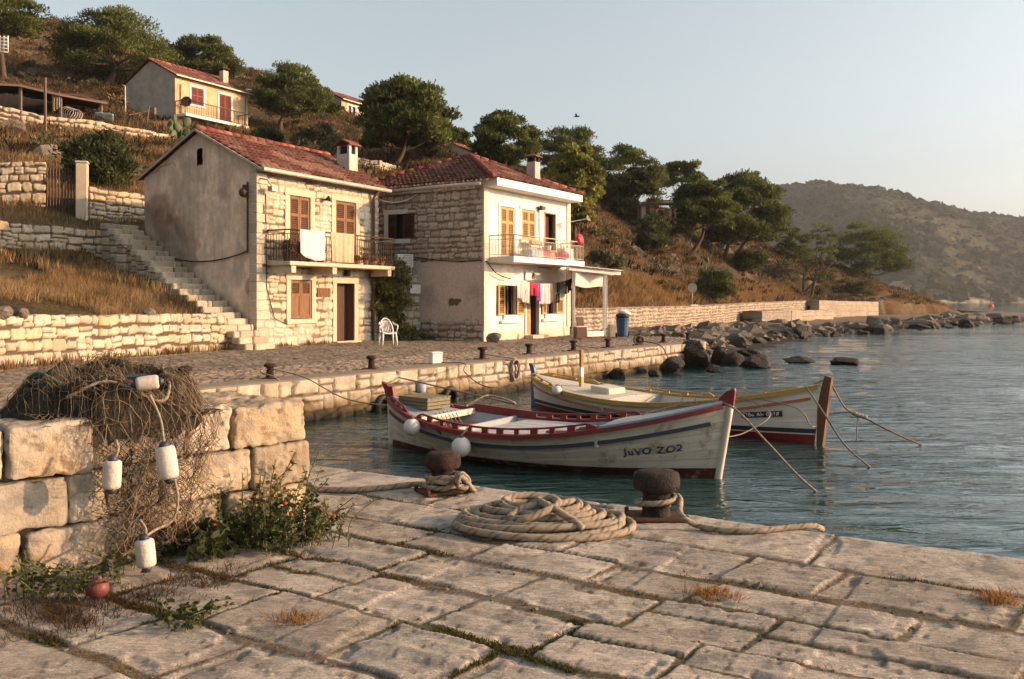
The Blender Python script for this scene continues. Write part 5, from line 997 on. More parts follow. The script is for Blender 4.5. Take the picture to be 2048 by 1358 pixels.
# small house at the tip, channel marker
p = PD(1797, 578, 125); o = empty('shore_cottage', p, 0, 'tiny white cottage behind the tip of the headland', 'house'); b = MB(); b.box(p + Vector((0, 0, -.9)), (1.9, 3, 2.6)); b.add([p + Vector(v) for v in ((-.95, -1.5, .4), (.95, -1.5, .4), (0, -1.5, 1.0), (-.95, 1.5, .4), (.95, 1.5, .4), (0, 1.5, 1.0))], [(0, 1, 2), (5, 4, 3)]); b.build('wall', M_CONC, o); b = MB(); b.add([p + Vector(v) for v in ((-1.1, -1.6, .36), (0, -1.6, 1.06), (0, 1.6, 1.06), (-1.1, 1.6, .36), (1.1, -1.6, .36), (1.1, 1.6, .36))], [(0, 1, 2, 3), (1, 4, 5, 2)]); solid(b.build('roof', M_CONC, o), .1)
p = PD(1982, 612, 330); o = empty('channel_buoy', (p.x, p.y, WL), 0, 'red channel buoy out on the open water', 'buoy'); b = MB(); b.lathe([(.8, -.3), (.9, .2), (.75, .6), (.3, .8), (.22, 2.6), (.05, 2.8)], 12, (p.x, p.y, WL)); b.build('body', mat('buoy_red', (.62, .06, .03), None, 4, .5), o, smooth=True); b = MB(); b.box((p.x, p.y, WL + 2.2), (.5, .5, .6)); b.build('topmark', mat('buoy_top', (.62, .08, .04), None, 4, .5), o)
# a bird in flight
p = PD(1153, 233, 60); o = empty('flying_bird', p, 0, 'small dark bird gliding in the open sky', 'bird'); b = MB(); b.ball(p, .11, 10, 8, (1.6, .5, .45)); b.ball(p + Vector((.16, 0, .03)), .05, 8, 6); b.add([p + Vector(v) for v in ((.08, 0, .02), (-.06, 0, .03), (-.10, .02, .16), (-.02, .02, .24), (.02, .02, .16), (.08, -.3, .02), (-.04, -.3, .0), (-.02, -.1, .02))], [(0, 1, 2, 3, 4)]); b.add([p + Vector(v) for v in ((.08, 0, .02), (-.06, 0, .03), (-.08, .35, .10), (-.02, .5, .1), (.02, .35, .1), (-.14, 0, .01), (-.26, .05, .02), (-.26, -.05, .02))], [(0, 1, 2, 3, 4), (5, 6, 7)]); b.build('body', M_BLACK, o)
# ================================================================== BOATS
WOODS = dict(stretch=(1.2, 9, 9))
M_HULL1 = mat('worn_cream_paint', (.62, .56, .46), (.50, .44, .35), 3, .5, .25, 50, dirt=(.27, .20, .135), dlo=.55, dhi=.70, dscale=4, det=9, spec=.4, vc=True)
M_HULL2 = mat('worn_white_paint', (.80, .75, .67), (.68, .63, .56), 3, .5, .15, 70, dirt=(.40, .33, .26), dlo=.64, dhi=.76, dscale=4, spec=.4, vc=True)
M_RED = mat('oxblood_paint', (.20, .022, .022), (.14, .018, .018), 5, .5, .15, 60, dirt=(.30, .2, .15), dlo=.68, dhi=.76, dscale=9, spec=.4)
M_NAVY = mat('navy_paint', (.035, .042, .065), (.025, .03, .045), 5, .5, spec=.4)
M_YEL = mat('ochre_yellow_paint', (.44, .28, .065), (.34, .21, .05), 5, .5, .15, 60, dirt=(.3, .22, .12), dlo=.66, dhi=.76, dscale=7, spec=.4)
M_ORG = mat('rust_orange_paint', (.42, .15, .07), (.34, .11, .055), 5, .5, spec=.4)
M_BLUE = mat('blue_paint', (.04, .13, .24), (.03, .10, .18), 5, .5, spec=.4)
M_GREY = mat('blue_grey_paint', (.34, .37, .39), (.27, .30, .31), 4, .6, .2, 60, dirt=(.22, .19, .15), dlo=.58, dhi=.72, dscale=6, **WOODS)
M_DECK1 = mat('bleached_deck', (.46, .47, .46), (.35, .36, .35), 4, .7, .3, 60, dirt=(.24, .21, .17), dlo=.56, dhi=.7, dscale=5, **WOODS)
M_DECK2 = mat('pale_deck_boards', (.60, .55, .46), (.48, .43, .35), 4, .7, .3, 60, dirt=(.34, .28, .2), dlo=.6, dhi=.72, dscale=5, **WOODS)
M_STEM = mat('varnished_stem', (.16, .07, .033), (.11, .048, .024), 4, .5, .2, 60)
M_ROPE = mat('hemp_rope', (.30, .245, .175), (.20, .16, .115), 30, .95, .5, 160, vc=True)
M_ROPED = mat('wet_dark_rope', (.16, .125, .09), (.09, .07, .05), 30, .9, .4, 160)
M_FEND = mat('fender_vinyl', (.66, .60, .54), (.54, .48, .43), 4, .5, .1, 60, dirt=(.40, .33, .27), dlo=.55, dhi=.75, dscale=6, spec=.4)

class Boat:
    def __init__(s, name, stern, bow, B, sm, sb, ss, label, rake_b=.2, rake_s=-.05, tmin=.44):
        stern = Vector(stern); bow = Vector(bow); d = bow - stern; s.L = d.length; s.B = B; s.sm, s.sb, s.ss = sm, sb, ss; s.rb, s.rs, s.tm = rake_b, rake_s, tmin
        s.T = Matrix.Translation(Vector((stern.x, stern.y, WL))) @ Matrix.Rotation(math.atan2(d.y, d.x), 4, 'Z')
        s.o = empty(name, (stern.x + d.x / 2, stern.y + d.y / 2, WL), 0, label, 'boat')
    def sheer(s, t): return s.sm + ((s.sb - s.sm) * ((t - s.tm) / (1 - s.tm)) ** 1.9 if t > s.tm else (s.ss - s.sm) * ((s.tm - t) / s.tm) ** 1.9)
    def half(s, t): return .035 + (s.B / 2 - .035) * max(0, 1 - abs((t - .47) / (.53 if t > .47 else .47)) ** 2.3) ** .82
    def p(s, t, v, side=1, inset=0, dz=0):
        """point on the hull skin: v 0 keel .. 1 sheer; local"""
        k = -.32; z = k + (s.sheer(t) - k) * v; b = max(.0, s.half(t) * (.25 + .75 * v ** .7 if v > 0 else 0) ** (1.0 + 1.3 * (abs(t - .5) * 2) ** 3) - inset)
        if v < .02: b = .03
        x = s.L * t; h = (z - 0) / max(s.sb, .1); x += s.rb * h * max(0, t - .72) / .28 + s.rs * h * max(0, .28 - t) / .28
        return Vector((x, side * b, z + dz))
    def w(s, v): return s.T @ Vector(v)
    def vz(s, t, z): return (z + .32) / (s.sheer(t) + .32)
    def mb(s, b, name, m, parent=None, smooth=True, sh=None):
        b.v = [tuple(s.T @ Vector(v)) for v in b.v]; o = b.build(name, m, parent or s.o, smooth)
        return sharp(o, sh) if sh else o
    def hull(s, m, bands, planks=True):
        nt = 72; b = MB(); ed = [(-.31, 0)]
        for k, (top, c) in enumerate(bands): ed += [(top, k), (top + .0005, k + 1)]
        cols = [c for _, c in bands] + [(1, 1, 1)]; fs_ = sorted([(f, (1, 1, 1)) for f in np.linspace(.04, 1, 26)] + [(q_ + d_, (c_, c_ * .96, c_ * .9)) for q_ in (.16, .31, .46, .60, .74, .88) for d_, c_ in ((-.006, 1), (0, .42), (.006, 1))]); rows = [(z, None, cols[k]) for z, k in ed] + [(None, f, c) for f, c in fs_]
        for sd in (-1, 1):
            o = len(b.v); nr = len(rows)
            for i in range(nt + 1):
                t = i / nt; lift = .06 * max(0, (t - .5) * 2) ** 2; zb = bands[-1][0] + .0005 + lift; vb = s.vz(t, zb)
                for z, f, c in rows:
                    v = s.vz(t, z + (lift if z > -.3 else 0)) if f is None else vb + (1 - vb) * f
                    q = s.p(t, v, sd); q.y += sd * (.007 * ((v * 7) % 1) if planks and f is not None else 0); b.v.append(tuple(q)); b.c.append(c)
            for i in range(nt):
                for j in range(nr - 1): a = o + i * nr + j; f = (a, a + nr, a + nr + 1, a + 1); b.f.append(f if sd < 0 else f[::-1]); b.m.append(0)
        return s.mb(b, 'hull', m)
    def lining(s, m, t0, t1, floor=.02):
        b = MB(); n = 44
        for sd in (-1, 1): b.sheet([[Vector((q.x, q.y, max(q.z, floor))) for q in (s.p(t0 + (t1 - t0) * i / n, v, sd, .045, -.01) for v in np.linspace(.3, 1, 9))] for i in range(n + 1)])
        b.sheet([[Vector((s.L * (t0 + (t1 - t0) * i / n), y * max(.01, s.p(t0 + (t1 - t0) * i / n, s.vz(t0 + (t1 - t0) * i / n, floor), 1, .05).y), floor)) for y in np.linspace(-1, 1, 7)] for i in range(n + 1)]); return s.mb(b, 'lining', m)
    def ribs(s, m, ts, vlo=.45):
        for sd in (-1, 1):
            for t in ts:
                b = MB()
                for va, vb in zip(np.linspace(vlo, .97, 6)[:-1], np.linspace(vlo, .97, 6)[1:]): b.bar(s.p(t, va, sd, .065), s.p(t, vb, sd, .065), .05, .035, (1, 0, 0))
                s.mb(b, 'frame_rib', m, None, False)
    def strake(s, name, m, t0, t1, v, w_, h, sd=(-1, 1), off=.0, dz=0, n=60, parent=None):
        for d in sd:
            b = MB(); P = [s.p(t0 + (t1 - t0) * i / n, v(t0 + (t1 - t0) * i / n) if callable(v) else v, d, -off, dz) for i in range(n + 1)]
            for a, c in zip(P[:-1], P[1:]): b.bar(a, c + (c - a) * .04, w_, h)
            s.mb(b, name, m, parent, False)
    def bulwark(s, m, t0, t1, h, sd, wins=(), th=.03, inset=.03, name='wash_strake', cap=True):
        """plank standing on the sheer with oblong slots"""
        n = int((t1 - t0) * s.L / .035); b = MB(); slot = [False] * n
        for a, c in wins:
            for i in range(n):
                if a < t0 + (t1 - t0) * (i + .5) / n < c: slot[i] = True
        for i in range(n):
            ta, tb = t0 + (t1 - t0) * i / n, t0 + (t1 - t0) * (i + 1) / n; e = lambda t: max(.0, min(1, min(t - t0, t1 - t) * s.L / .16)) ** .6
            A, Bq = s.p(ta, 1, sd, inset), s.p(tb, 1, sd, inset); y = Vector((0, 0, 1)); ha, hb = h * e(ta), h * e(tb)
            for lo, hi in (((0, .28), (.78, 1)) if slot[i] else ((0, 1),)):
                q = [A + y * ha * lo, Bq + y * hb * lo, Bq + y * hb * hi, A + y * ha * hi]; k = Vector((0, -sd * th, 0)); q2 = [v + k for v in q]
                b.add(q + q2, [(0, 1, 2, 3), (7, 6, 5, 4), (3, 2, 6, 7), (4, 5, 1, 0), (0, 3, 7, 4), (1, 5, 6, 2)])
        return s.mb(b, name, m, None, False)
    def deck(s, name, m, t0, t1, dz, planks=7, inset=.04, camber=.05, parent=None, z=None):
        b = MB(); n = max(6, int((t1 - t0) * 40))
        for k in range(planks):
            rows = []
            for i in range(n + 1):
                t = t0 + (t1 - t0) * i / n; hw = max(.012, s.half(t) - inset); zz = (s.sheer(t) + dz) if z is None else z; x = s.p(t, 1).x
                ya, yb = -1 + 2 * k / planks + .012, -1 + 2 * (k + 1) / planks - .012
                rows.append([Vector((x, y * hw, zz + camber * (1 - y * y))) for y in (ya, (ya + yb) / 2, yb)])
            b.sheet(rows)
        o = s.mb(b, name, m, parent, False); solid(o, .03, -1); return o
    def thwart(s, t, z, m, w_=.22, name='thwart', h=.035):
        b = MB(); hw = s.half(t) * .93; b.box((s.L * t, 0, z), (w_, 2 * hw, h)); return s.mb(b, name, m, None, False)
    def lettering(s, text, m, t0, size, vbase, name, board=None, sd=-1, stretch=1.0, slope=0, flip=False):
        cu = bpy.data.curves.new('lettering', 'FONT'); cu.body = text; cu.size = size; cu.resolution_u = 3; cu.space_character = 1.1; cu.offset = .003
        to = bpy.data.objects.new('lettering', cu); COL.objects.link(to); dg = bpy.context.evaluated_depsgraph_get(); me = bpy.data.meshes.new_from_object(to.evaluated_get(dg)); bpy.data.objects.remove(to); bpy.data.curves.remove(cu)
        V = np.array([v.co[:] for v in me.vertices]); fs = [tuple(p_.vertices) for p_ in me.polygons]; wd = V[:, 0].max()
        def mp(x, y, off):
            t = t0 + x * stretch / s.L; v0 = vbase + slope * x; dv = y / (s.sheer(t) + .32); q = s.p(t, v0 + dv, sd); q.y += sd * (off + .006); return q
        if board:
            b = MB(); b.sheet([[mp(-.04 + (wd + .08) * i / 24, size * (-.18 + 1.08 * j / 3), .012) for j in range(4)] for i in range(25)]); bo = s.mb(b, 'name_board', board, None, True); solid(bo, .012)
        b = MB(); b.add([mp(x + .004 * math.sin(y * 60 + x * 9), y + .006 * math.sin(x * 23 + 1) + .003 * math.sin(x * 71), .026 if board else .004) for x, y, z in V], fs); o = s.mb(b, name, m, bo if board else None, True); solid(o, .004); return o

def rope_pts(pts, n=12):
    """smooth curve through control points"""
    P = [Vector(p) for p in pts]; P = [P[0] * 2 - P[1]] + P + [P[-1] * 2 - P[-2]]; out = []
    for i in range(1, len(P) - 2):
        a, b, c, d = P[i - 1:i + 3]
        for k in range(n): t = k / n; out.append(.5 * (2 * b + (c - a) * t + (2 * a - 5 * b + 4 * c - d) * t * t + (3 * b - a - 3 * c + d) * t ** 3))
    return out + [P[-2]]
def laid_rope(b, pts, r, n=9, pitch=None, strands=3):
    """three strand rope: a tube whose section is a turning trefoil"""
    pitch = pitch or r * 6; Q = [pts[0]]; acc = 0; step = r * .75
    L = [0]
    for a, c in zip(pts[:-1], pts[1:]): L.append(L[-1] + (c - a).length)
    m = max(2, int(L[-1] / step)); S = np.linspace(0, L[-1], m); arr = np.array([tuple(p) for p in pts]); C = np.stack([np.interp(S, L, arr[:, k]) for k in range(3)], -1)
    T = np.gradient(C, axis=0); T /= np.linalg.norm(T, axis=1)[:, None] + 1e-9; up = np.tile((0, 0, 1.0), (m, 1)); sd = np.cross(T, up); sd /= np.linalg.norm(sd, axis=1)[:, None] + 1e-6; up = np.cross(sd, T)
    ph = np.linspace(0, 2 * PI, n, endpoint=False); tw = 2 * PI * S / pitch
    rad = r * (.80 + .24 * np.abs(np.cos(strands / 2 * (ph[None] - tw[:, None])))) * (1 + 0 * S[:, None]); V = C[:, None] + (np.cos(ph)[None, :, None] * sd[:, None] + np.sin(ph)[None, :, None] * up[:, None]) * rad[..., None]
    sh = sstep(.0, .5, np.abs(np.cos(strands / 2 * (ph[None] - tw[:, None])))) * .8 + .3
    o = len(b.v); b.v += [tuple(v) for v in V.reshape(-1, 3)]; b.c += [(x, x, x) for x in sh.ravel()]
    f = [(o + i * n + k, o + i * n + (k + 1) % n, o + (i + 1) * n + (k + 1) % n, o + (i + 1) * n + k) for i in range(m - 1) for k in range(n)]; b.f += f; b.m += [0] * len(f)
    for i in (0, m - 1): b.f.append(tuple(o + i * n + k for k in range(n))); b.m.append(0)
def sag(a, c, s, n=16): a, c = Vector(a), Vector(c); return [a.lerp(c, i / n) - Vector((0, 0, 4 * s * (i / n) * (1 - i / n))) for i in range(n + 1)]
def line(name, pts, r, m, label, laid=False, cat='rope'):
    b = MB(); (laid_rope(b, pts, r) if laid else b.tube(pts, r, 6)); return tag(b.build(name, m, smooth=True), label, cat)
def fender(p, r, label, tie, squash=1.0):
    p = Vector(p); o = empty('ball_fender', p, 0, label, 'fender'); b = MB(); b.ball(p, r, 24, 16, (1, 1, 1.02)); b.build('ball', M_FEND, o, smooth=True)
    b = MB(); b.lathe([(r * .3, r * .93), (r * .26, r * 1.06), (r * .14, r * 1.16), (r * .05, r * 1.18)], 10, p); b.build('eye', M_NAVY, o, smooth=True)
    b = MB(); b.tube([p + Vector((0, 0, r * 1.15)), p.lerp(Vector(tie), .6) + Vector((0, 0, .05)), Vector(tie)], .012, 6); b.build('lanyard', M_ROPE, o, smooth=True); return o

def red_boat():
    s = Boat('fishing_boat', PZ(786, 886, WL), PZ(1432, 955, WL), 1.92, .43, .95, .74, 'cream wooden fishing boat with oxblood red slotted rail', .16, -.06)
    s.hull(M_HULL1, [(.05, (.12, .028, .024)), (.065, (.08, .028, .024))])
    s.lining(M_GREY, .17, .76); s.ribs(M_GREY, np.linspace(.3, .7, 9))
    b = MB(); P = [s.p(.985 + 0 * k, v, 1) for k, v in enumerate(np.linspace(0, 1, 9))]
    b.tube([Vector((q.x + .03, 0, q.z)) for q in [s.p(1, v, 1) for v in np.linspace(-.02, 1.0, 10)]], .05, 8); s.mb(b, 'stem', M_HULL1)
    b = MB(); e = s.p(1, 1, 1); k = .028
    prof = [(-.03, -.04), (.07, -.04), (.10, .18), (.09, .22), (-.02, .17), (-.11, .09), (-.12, .0)]
    b.add([Vector((e.x + x, sd * k, e.z + z)) for sd in (-1, 1) for x, z in prof], [tuple(range(6, -1, -1)), tuple(range(7, 14))] + [(i, (i + 1) % 7, 7 + (i + 1) % 7, 7 + i) for i in range(7)]); s.mb(b, 'stem_head', M_RED, None, False)
    b = MB(); e = s.p(0, 1, 1); prof = [(.10, -.06), (-.06, -.06), (-.10, .10), (-.17, .24), (-.06, .20), (-.03, .17), (.06, .17), (.08, .05)]; n = len(prof)
    b.add([Vector((e.x + x, sd * .035, e.z + z)) for sd in (-1, 1) for x, z in prof], [tuple(range(n)), tuple(range(2 * n - 1, n - 1, -1))] + [(i, n + i, n + (i + 1) % n, (i + 1) % n) for i in range(n)]); s.mb(b, 'stern_post', M_RED, None, False)
    b = MB(); b.tube([Vector((q.x - .02, 0, q.z)) for q in [s.p(0, v, 1) for v in np.linspace(-.02, 1.0, 10)]], .045, 8); s.mb(b, 'stern_stem', M_HULL1)
    s.strake('gunwale', M_RED, .015, .992, 1.0, .055, .06, off=.015)
    s.strake('rubbing_strake', M_NAVY, .01, .975, lambda t: s.vz(t, s.sheer(t) - .15 - .05 * (abs(t - .5) * 2) ** 2), .035, .05, off=.012)
    W = [(.20 + .0485 * i + .008, .20 + .0485 * (i + 1) - .008) for i in range(11)]
    for sd in (-1, 1): s.bulwark(M_RED, .185, .755, .115, sd, [w_ for i, w_ in enumerate(W) if not (sd > 0 and i < 4)]); s.bulwark(M_RED, .012, .15, .10, sd, [(.06, .085), (.1, .118)])
    s.deck('stern_deck', M_GREY, 0.012, .20, -.02, 6); b = MB(); hw = s.half(.2); b.box((s.L * .2 + .02, 0, s.sheer(.2) - .01), (.05, 2 * hw - .06, .09)); s.mb(b, 'deck_beam', M_DECK2, None, False)
    s.deck('bow_deck', M_DECK1, .745, .99, .03, 7, .05, .05); s.strake('deck_margin', M_BLUE if 0 else mat('pale_blue_paint', (.22, .36, .43), (.18, .30, .36), 5, .6), .75, .985, 1.0, .09, .03, off=-.09, dz=.04)
    b = MB(); b.box((s.L * .745, 0, s.sheer(.745) - .1), (.04, 2 * s.half(.745) - .1, .24)); s.mb(b, 'bulkhead', M_DECK1, None, False)
    s.thwart(.335, s.sheer(.335) - .06, M_GREY, .05, 'thwart', .16); s.deck('cargo_platform', M_DECK1, .385, .655, 0, 6, .12, .01, z=s.sm + .005)
    b = MB(); b.box((s.L * .26, 0, .2), (.5, 1.05, .34), bev=.02); s.mb(b, 'engine_box', M_RED, None, False)
    b = MB(); [b.bar(Vector((s.L * .62 + .1 * k, -.62 + .16 * k, s.sm + .06 + .02 * k)), Vector((s.L * .80 + .05 * k, -.1 + .12 * k, s.sm + .16 + .02 * k)), .05, .035) for k in range(3)]; b.box((s.L * .63, -.5, s.sm + .07), (.45, .14, .02), Matrix.Rotation(R(18), 3, 'Z')); tag(s.mb(b, 'oars', M_WOODD, None, False), None)
    s.lettering('JuVO ZO2', M_NAVY, .80, .125, .60, 'registration', None, -1, 1.12, -.03); s.lettering('18', M_NAVY, .275, .085, .86, 'number', None, -1)
    # weathering dots
    return s
RB = red_boat()
p = RB.w((RB.L * .115, .02, RB.sheer(.115) + .12)); o = empty('fish_crate', p, 0, 'old slatted wooden crate standing on the stern deck of the cream boat', 'crate'); Rb = RB.T.to_3x3() @ Matrix.Rotation(R(-8), 3, 'Z'); M_CRATE = mat('crate_wood', (.25, .22, .13), (.13, .12, .075), 6, .9, .4, 60, stretch=(1.5, 8, 8))
b = MB()
for i in range(3): z = -.085 + i * .055; [b.box(p + Rb @ Vector(c), d, Rb) for c, d in (((0, -.24, z), (.62, .02, .045)), ((0, .24, z), (.62, .02, .045)), ((.31, 0, z), (.02, .5, .045)), ((-.31, 0, z), (.02, .5, .045)))]
b.build('sides', M_CRATE, o); b = MB(); [b.box(p + Rb @ Vector((0, -.21 + i * .085, .06)), (.66, .075, .02), Rb @ Matrix.Rotation(R((i % 3 - 1) * 1.2), 3, 'Z')) for i in range(6)]; b.build('lid', M_CRATE, o); b = MB(); b.box(p + Rb @ Vector((0, 0, -.1)), (.6, .46, .02), Rb); b.build('bottom', M_CRATE, o)
tp = lambda t, dz=.1: RB.w(RB.p(t, 1, -1, -.0, dz))
c = RB.p(.205, 1, -1, -.15); fender(RB.w((c.x, c.y, c.z - .08)), .125, 'round off white ball fender hanging near the stern of the cream boat', tp(.205))
c = RB.p(.395, 1, -1, -.17); fender(RB.w((c.x, c.y, c.z - .16)), .135, 'round off white ball fender hanging amidships from the cream boat', tp(.395))
b = MB()
for i in range(6): t = .2 + .012 * i; b.tube(rope_pts([RB.w((RB.L * .2, -.3 + .1 * i, RB.sheer(.2) + .06)), RB.w((RB.L * .225, -.33 + .1 * i, .42)), RB.w((RB.L * .24, -.28 + .12 * i, .2))], 6), .008, 5)
tag(b.build('hanging_lines', M_ROPE, smooth=True), 'thin loose lines hanging over the stern deck edge of the cream boat', 'rope')
line('mooring_rope', rope_pts([RB.w((RB.L * .82, -.2, RB.sheer(.82) + .09)), RB.w((RB.L * .88, .0, RB.sheer(.88) + .11)), RB.w((RB.L * .95, -.03, RB.sheer(.95) + .1)), RB.w((RB.L + .2, -.06, RB.sheer(1) + .0)), PZ(1530, 880, -.2), PZ(1590, 945, -.55), PZ(1640, 990, WL - .02)], 10), .014, M_ROPE, 'bow rope of the cream boat slanting down into the water', True)

def yellow_boat():
    s = Boat('fishing_boat', PZ(1070, 812, WL), PZ(1628, 886, WL), 1.82, .42, .92, .68, 'white wooden fishing boat with ochre yellow rail and tall brown stem', .14, -.05, .48)
    s.hull(M_HULL2, [(.075, (.24, .02, .022)), (.095, (.9, .85, .8)), (.17, (.045, .05, .075))])
    s.lining(M_DECK2, .10, .98); s.ribs(M_DECK2, np.linspace(.5, .9, 9))
    b = MB(); e = s.p(1, 1, 1); prof = [(-.08, -1.0), (.02, -1.0), (.145, -.1), (.185, .15), (.07, .18), (.02, .03), (-.06, -.3)]; n = len(prof)
    b.add([Vector((e.x + x, sd * .035, e.z + z)) for sd in (-1, 1) for x, z in prof], [tuple(range(n - 1, -1, -1)), tuple(range(n, 2 * n))] + [(i, (i + 1) % n, n + (i + 1) % n, n + i) for i in range(n)]); s.mb(b, 'stem', M_STEM, None, False)
    b = MB(); e = s.p(0, 1, 1); prof = [(.08, -.9), (-.05, -.9), (-.06, .05), (-.14, .24), (-.04, .25), (.03, .16), (.06, .05)]
    b.add([Vector((e.x + x, sd * .03, e.z + z)) for sd in (-1, 1) for x, z in prof], [tuple(range(n)), tuple(range(2 * n - 1, n - 1, -1))] + [(i, n + i, n + (i + 1) % n, (i + 1) % n) for i in range(n)]); s.mb(b, 'stern_post', M_BLUE, None, False)
    s.strake('gunwale', M_YEL, .01, .995, 1.0, .06, .075, off=.01)
    s.strake('rubbing_strake', M_ORG, .01, .985, lambda t: s.vz(t, s.sheer(t) - .17), .03, .045, off=.01)
    for sd in (-1, 1): s.bulwark(M_YEL, .015, .20, .09, sd, [(.05, .1), (.12, .165)])
    s.bulwark(M_YEL, .36, .62, .1, 1, [(.38, .43), (.45, .5), (.52, .58)]); s.bulwark(M_YEL, .78, .93, .08, 1, [(.8, .84), (.86, .9)])
    s.deck('stern_deck', M_DECK2, .012, .42, -.01, 7, .05, .04); b = MB(); b.box((s.L * .42, 0, s.sheer(.42) - .1), (.04, 2 * s.half(.42) - .12, .22)); s.mb(b, 'bulkhead', M_DECK1, None, False)
    b = MB(); b.box((s.L * .33, -.05, s.sheer(.3) + .06), (.5, .5, .14), Matrix.Rotation(R(4), 3, 'Y'), bev=.02); s.mb(b, 'hatch_cover', M_DECK2, None, False)
    s.thwart(.60, s.sheer(.6) - .12, M_DECK2, .24); s.thwart(.8, s.sheer(.8) - .12, M_DECK2, .2); b = MB(); b.box((s.L * .5, 0, .2), (.7, 1.1, .16)); s.mb(b, 'floor_box', M_RED, None, False)
    b = MB(); x = s.L * .215; z = s.sheer(.2); b.box((x, -.02, z + .05), (.07, .07, .34), col=(1, 1, 1)); s.mb(b, 'mast_foot', M_YEL, None, False); b = MB(); b.box((x, -.02, z + .32), (.068, .068, .2)); s.mb(b, 'mast_band', M_HULL2, None, False); b = MB(); b.box((x, -.02, z + .59), (.066, .066, .34)); s.mb(b, 'mast_head', mat('bare_mast_wood', (.34, .19, .085), (.25, .14, .065)), None, False)
    s.lettering('Пбn Ai- 0018', M_HULL2, .845, .086, .685, 'registration', M_NAVY, -1, 1.0, -.035)
    return s
YB = yellow_boat()
c = YB.p(.24, 1, -1, -.10); fender(YB.w((c.x, c.y, c.z + .02)), .105, 'small white ball fender hanging on the yellow railed boat beside its mast stub', YB.w(YB.p(.25, 1, -1, 0, .1)))
bw = lambda t, dz=.05, y=0: YB.w((YB.p(t, 1).x, y, YB.sheer(t) + dz)); st = bw(1, .06)
line('mooring_rope', rope_pts([st + Vector((-.15, -.1, .0)), st + Vector((.1, -.02, .02)), PD(1690, 815, 14.2), PD(1722, 832, 14.1)], 8), .016, M_ROPE, 'pale upper length of the bow rope from the brown stem to its knot', True)
line('anchor_rope', rope_pts([PD(1722, 832, 14.1), PD(1780, 862, 14.0), PZ(1850, 893, WL - .02)], 8), .014, M_ROPED, 'dark wet rope running from the knot down into the water on the right')
b = MB(); k = PD(1716, 830, 14.1); [b.ball(k + Vector(v), .035, 8, 6, (1.6, 1, 1)) for v in ((0, 0, 0), (.05, 0, -.015), (-.05, 0, .02), (.1, 0, -.03))]; b.tube([k, k + Vector((-.02, 0, -.3)), k + Vector((-.03, 0, -.42))], .01, 5); tag(b.build('rope_knot', M_ROPE, smooth=True), 'bulky rope knot with a hanging tail over the water right of the brown stem', 'knot')
line('anchor_rope', rope_pts([bw(.965, .05, -.05), PZ(1650, 830, .0), PZ(1690, 890, -.45), PZ(1742, 936, WL - .02)], 8), .013, M_ROPED, 'dark rope slanting from the yellow rail into the water past the brown stem')
line('mooring_rope', rope_pts([bw(.80, .09, -.3), PD(1590, 815, 13.8), PD(1620, 850, 14.1), PD(1634, 852, 14.35)], 8), .01, M_ROPE, 'thin pale rope from the yellow rail tied round the brown stem', True)
line('loose_rope', rope_pts([bw(.80, .09, -.3), PD(1540, 826, 13.6), PD(1490, 865, 13.2), PD(1440, 876, 12.8)], 8), .009, M_ROPE, 'thin slack rope curving along the white bow towards the cream boat')
# ================================================================== BOLLARDS AND ROPES ON THE QUAYS
M_RUST = mat('rusty_cast_iron', (.050, .031, .021), (.02, .014, .012), 14, .8, .6, 60, dirt=(.11, .05, .026), dlo=.52, dhi=.75, dscale=7, spec=.15)
M_RUSTP = mat('flaking_bollard_paint', (.045, .033, .027), (.02, .016, .014), 16, .75, .7, 50, dirt=(.33, .28, .26), dlo=.66, dhi=.72, dscale=8, spec=.15)
M_PLATE = mat('rust_plate', (.10, .040, .022), (.05, .022, .016), 12, .85, .5, 60)
def small_bollard(r):
    b = MB(); b.lathe([(.085, .01), (.075, .05), (.065, .18), (.07, .215), (.11, .225), (.118, .245), (.112, .275), (.08, .29), (.02, .293)], 20); sharp(b.build('post', M_RUST, r), 40)
    b = MB(); b.box((.02, 0, .008), (.34, .26, .02), Matrix.Rotation(R(20), 3, 'Z'), bev=.004); b.build('base_plate', M_PLATE, r)
spots = [(370, 768, 'rusty mushroom bollard on the far quay just behind the heaped net', 1.1), (540, 757, 'far quay bollard with a pale rope looped over the lip beside it', 1), (743, 738, 'rusty bollard standing alone left of the white box on the far quay', 1), (965, 718, 'far quay bollard beside the big hanging rope coil', 1.05),
         (1058, 708, 'rusty bollard on the far quay in front of the white house door', 1), (1147, 701, 'far quay bollard with two thin ropes running down from it', 1.05), (1216, 695, 'rusty bollard on the far quay in front of the porch', 1), (1275, 690, 'far quay bollard wrapped in a grey bundle of rope', .9), (1327, 684, 'second last rusty bollard towards the end of the far quay', 1), (1376, 680, 'last rusty bollard at the end corner of the far quay', 1)]
bol = []
for i, (px, py, lb, sc) in enumerate(spots):
    if i == 0: r = empty('small_bollard', (0, 0, 0)); small_bollard(r)
    else: r = copy_tree(bol[0])
    p = PZ(px, py, 0); r.location = (p.x, p.y, .0); r.rotation_euler = (0, 0, i * 1.3); r.scale = (sc,) * 3; tag(r, lb, 'bollard', 'bollards along the far quay'); bol.append(r)
BP = [PZ(a, b_, 0) for a, b_, *_ in spots]
up = lambda z: Vector((0, 0, z))
def edge(p, t=-.06, dz=-.02): q = (np.array(p.xy) - EA) @ EQ; v = fq(q, t, dz); return v
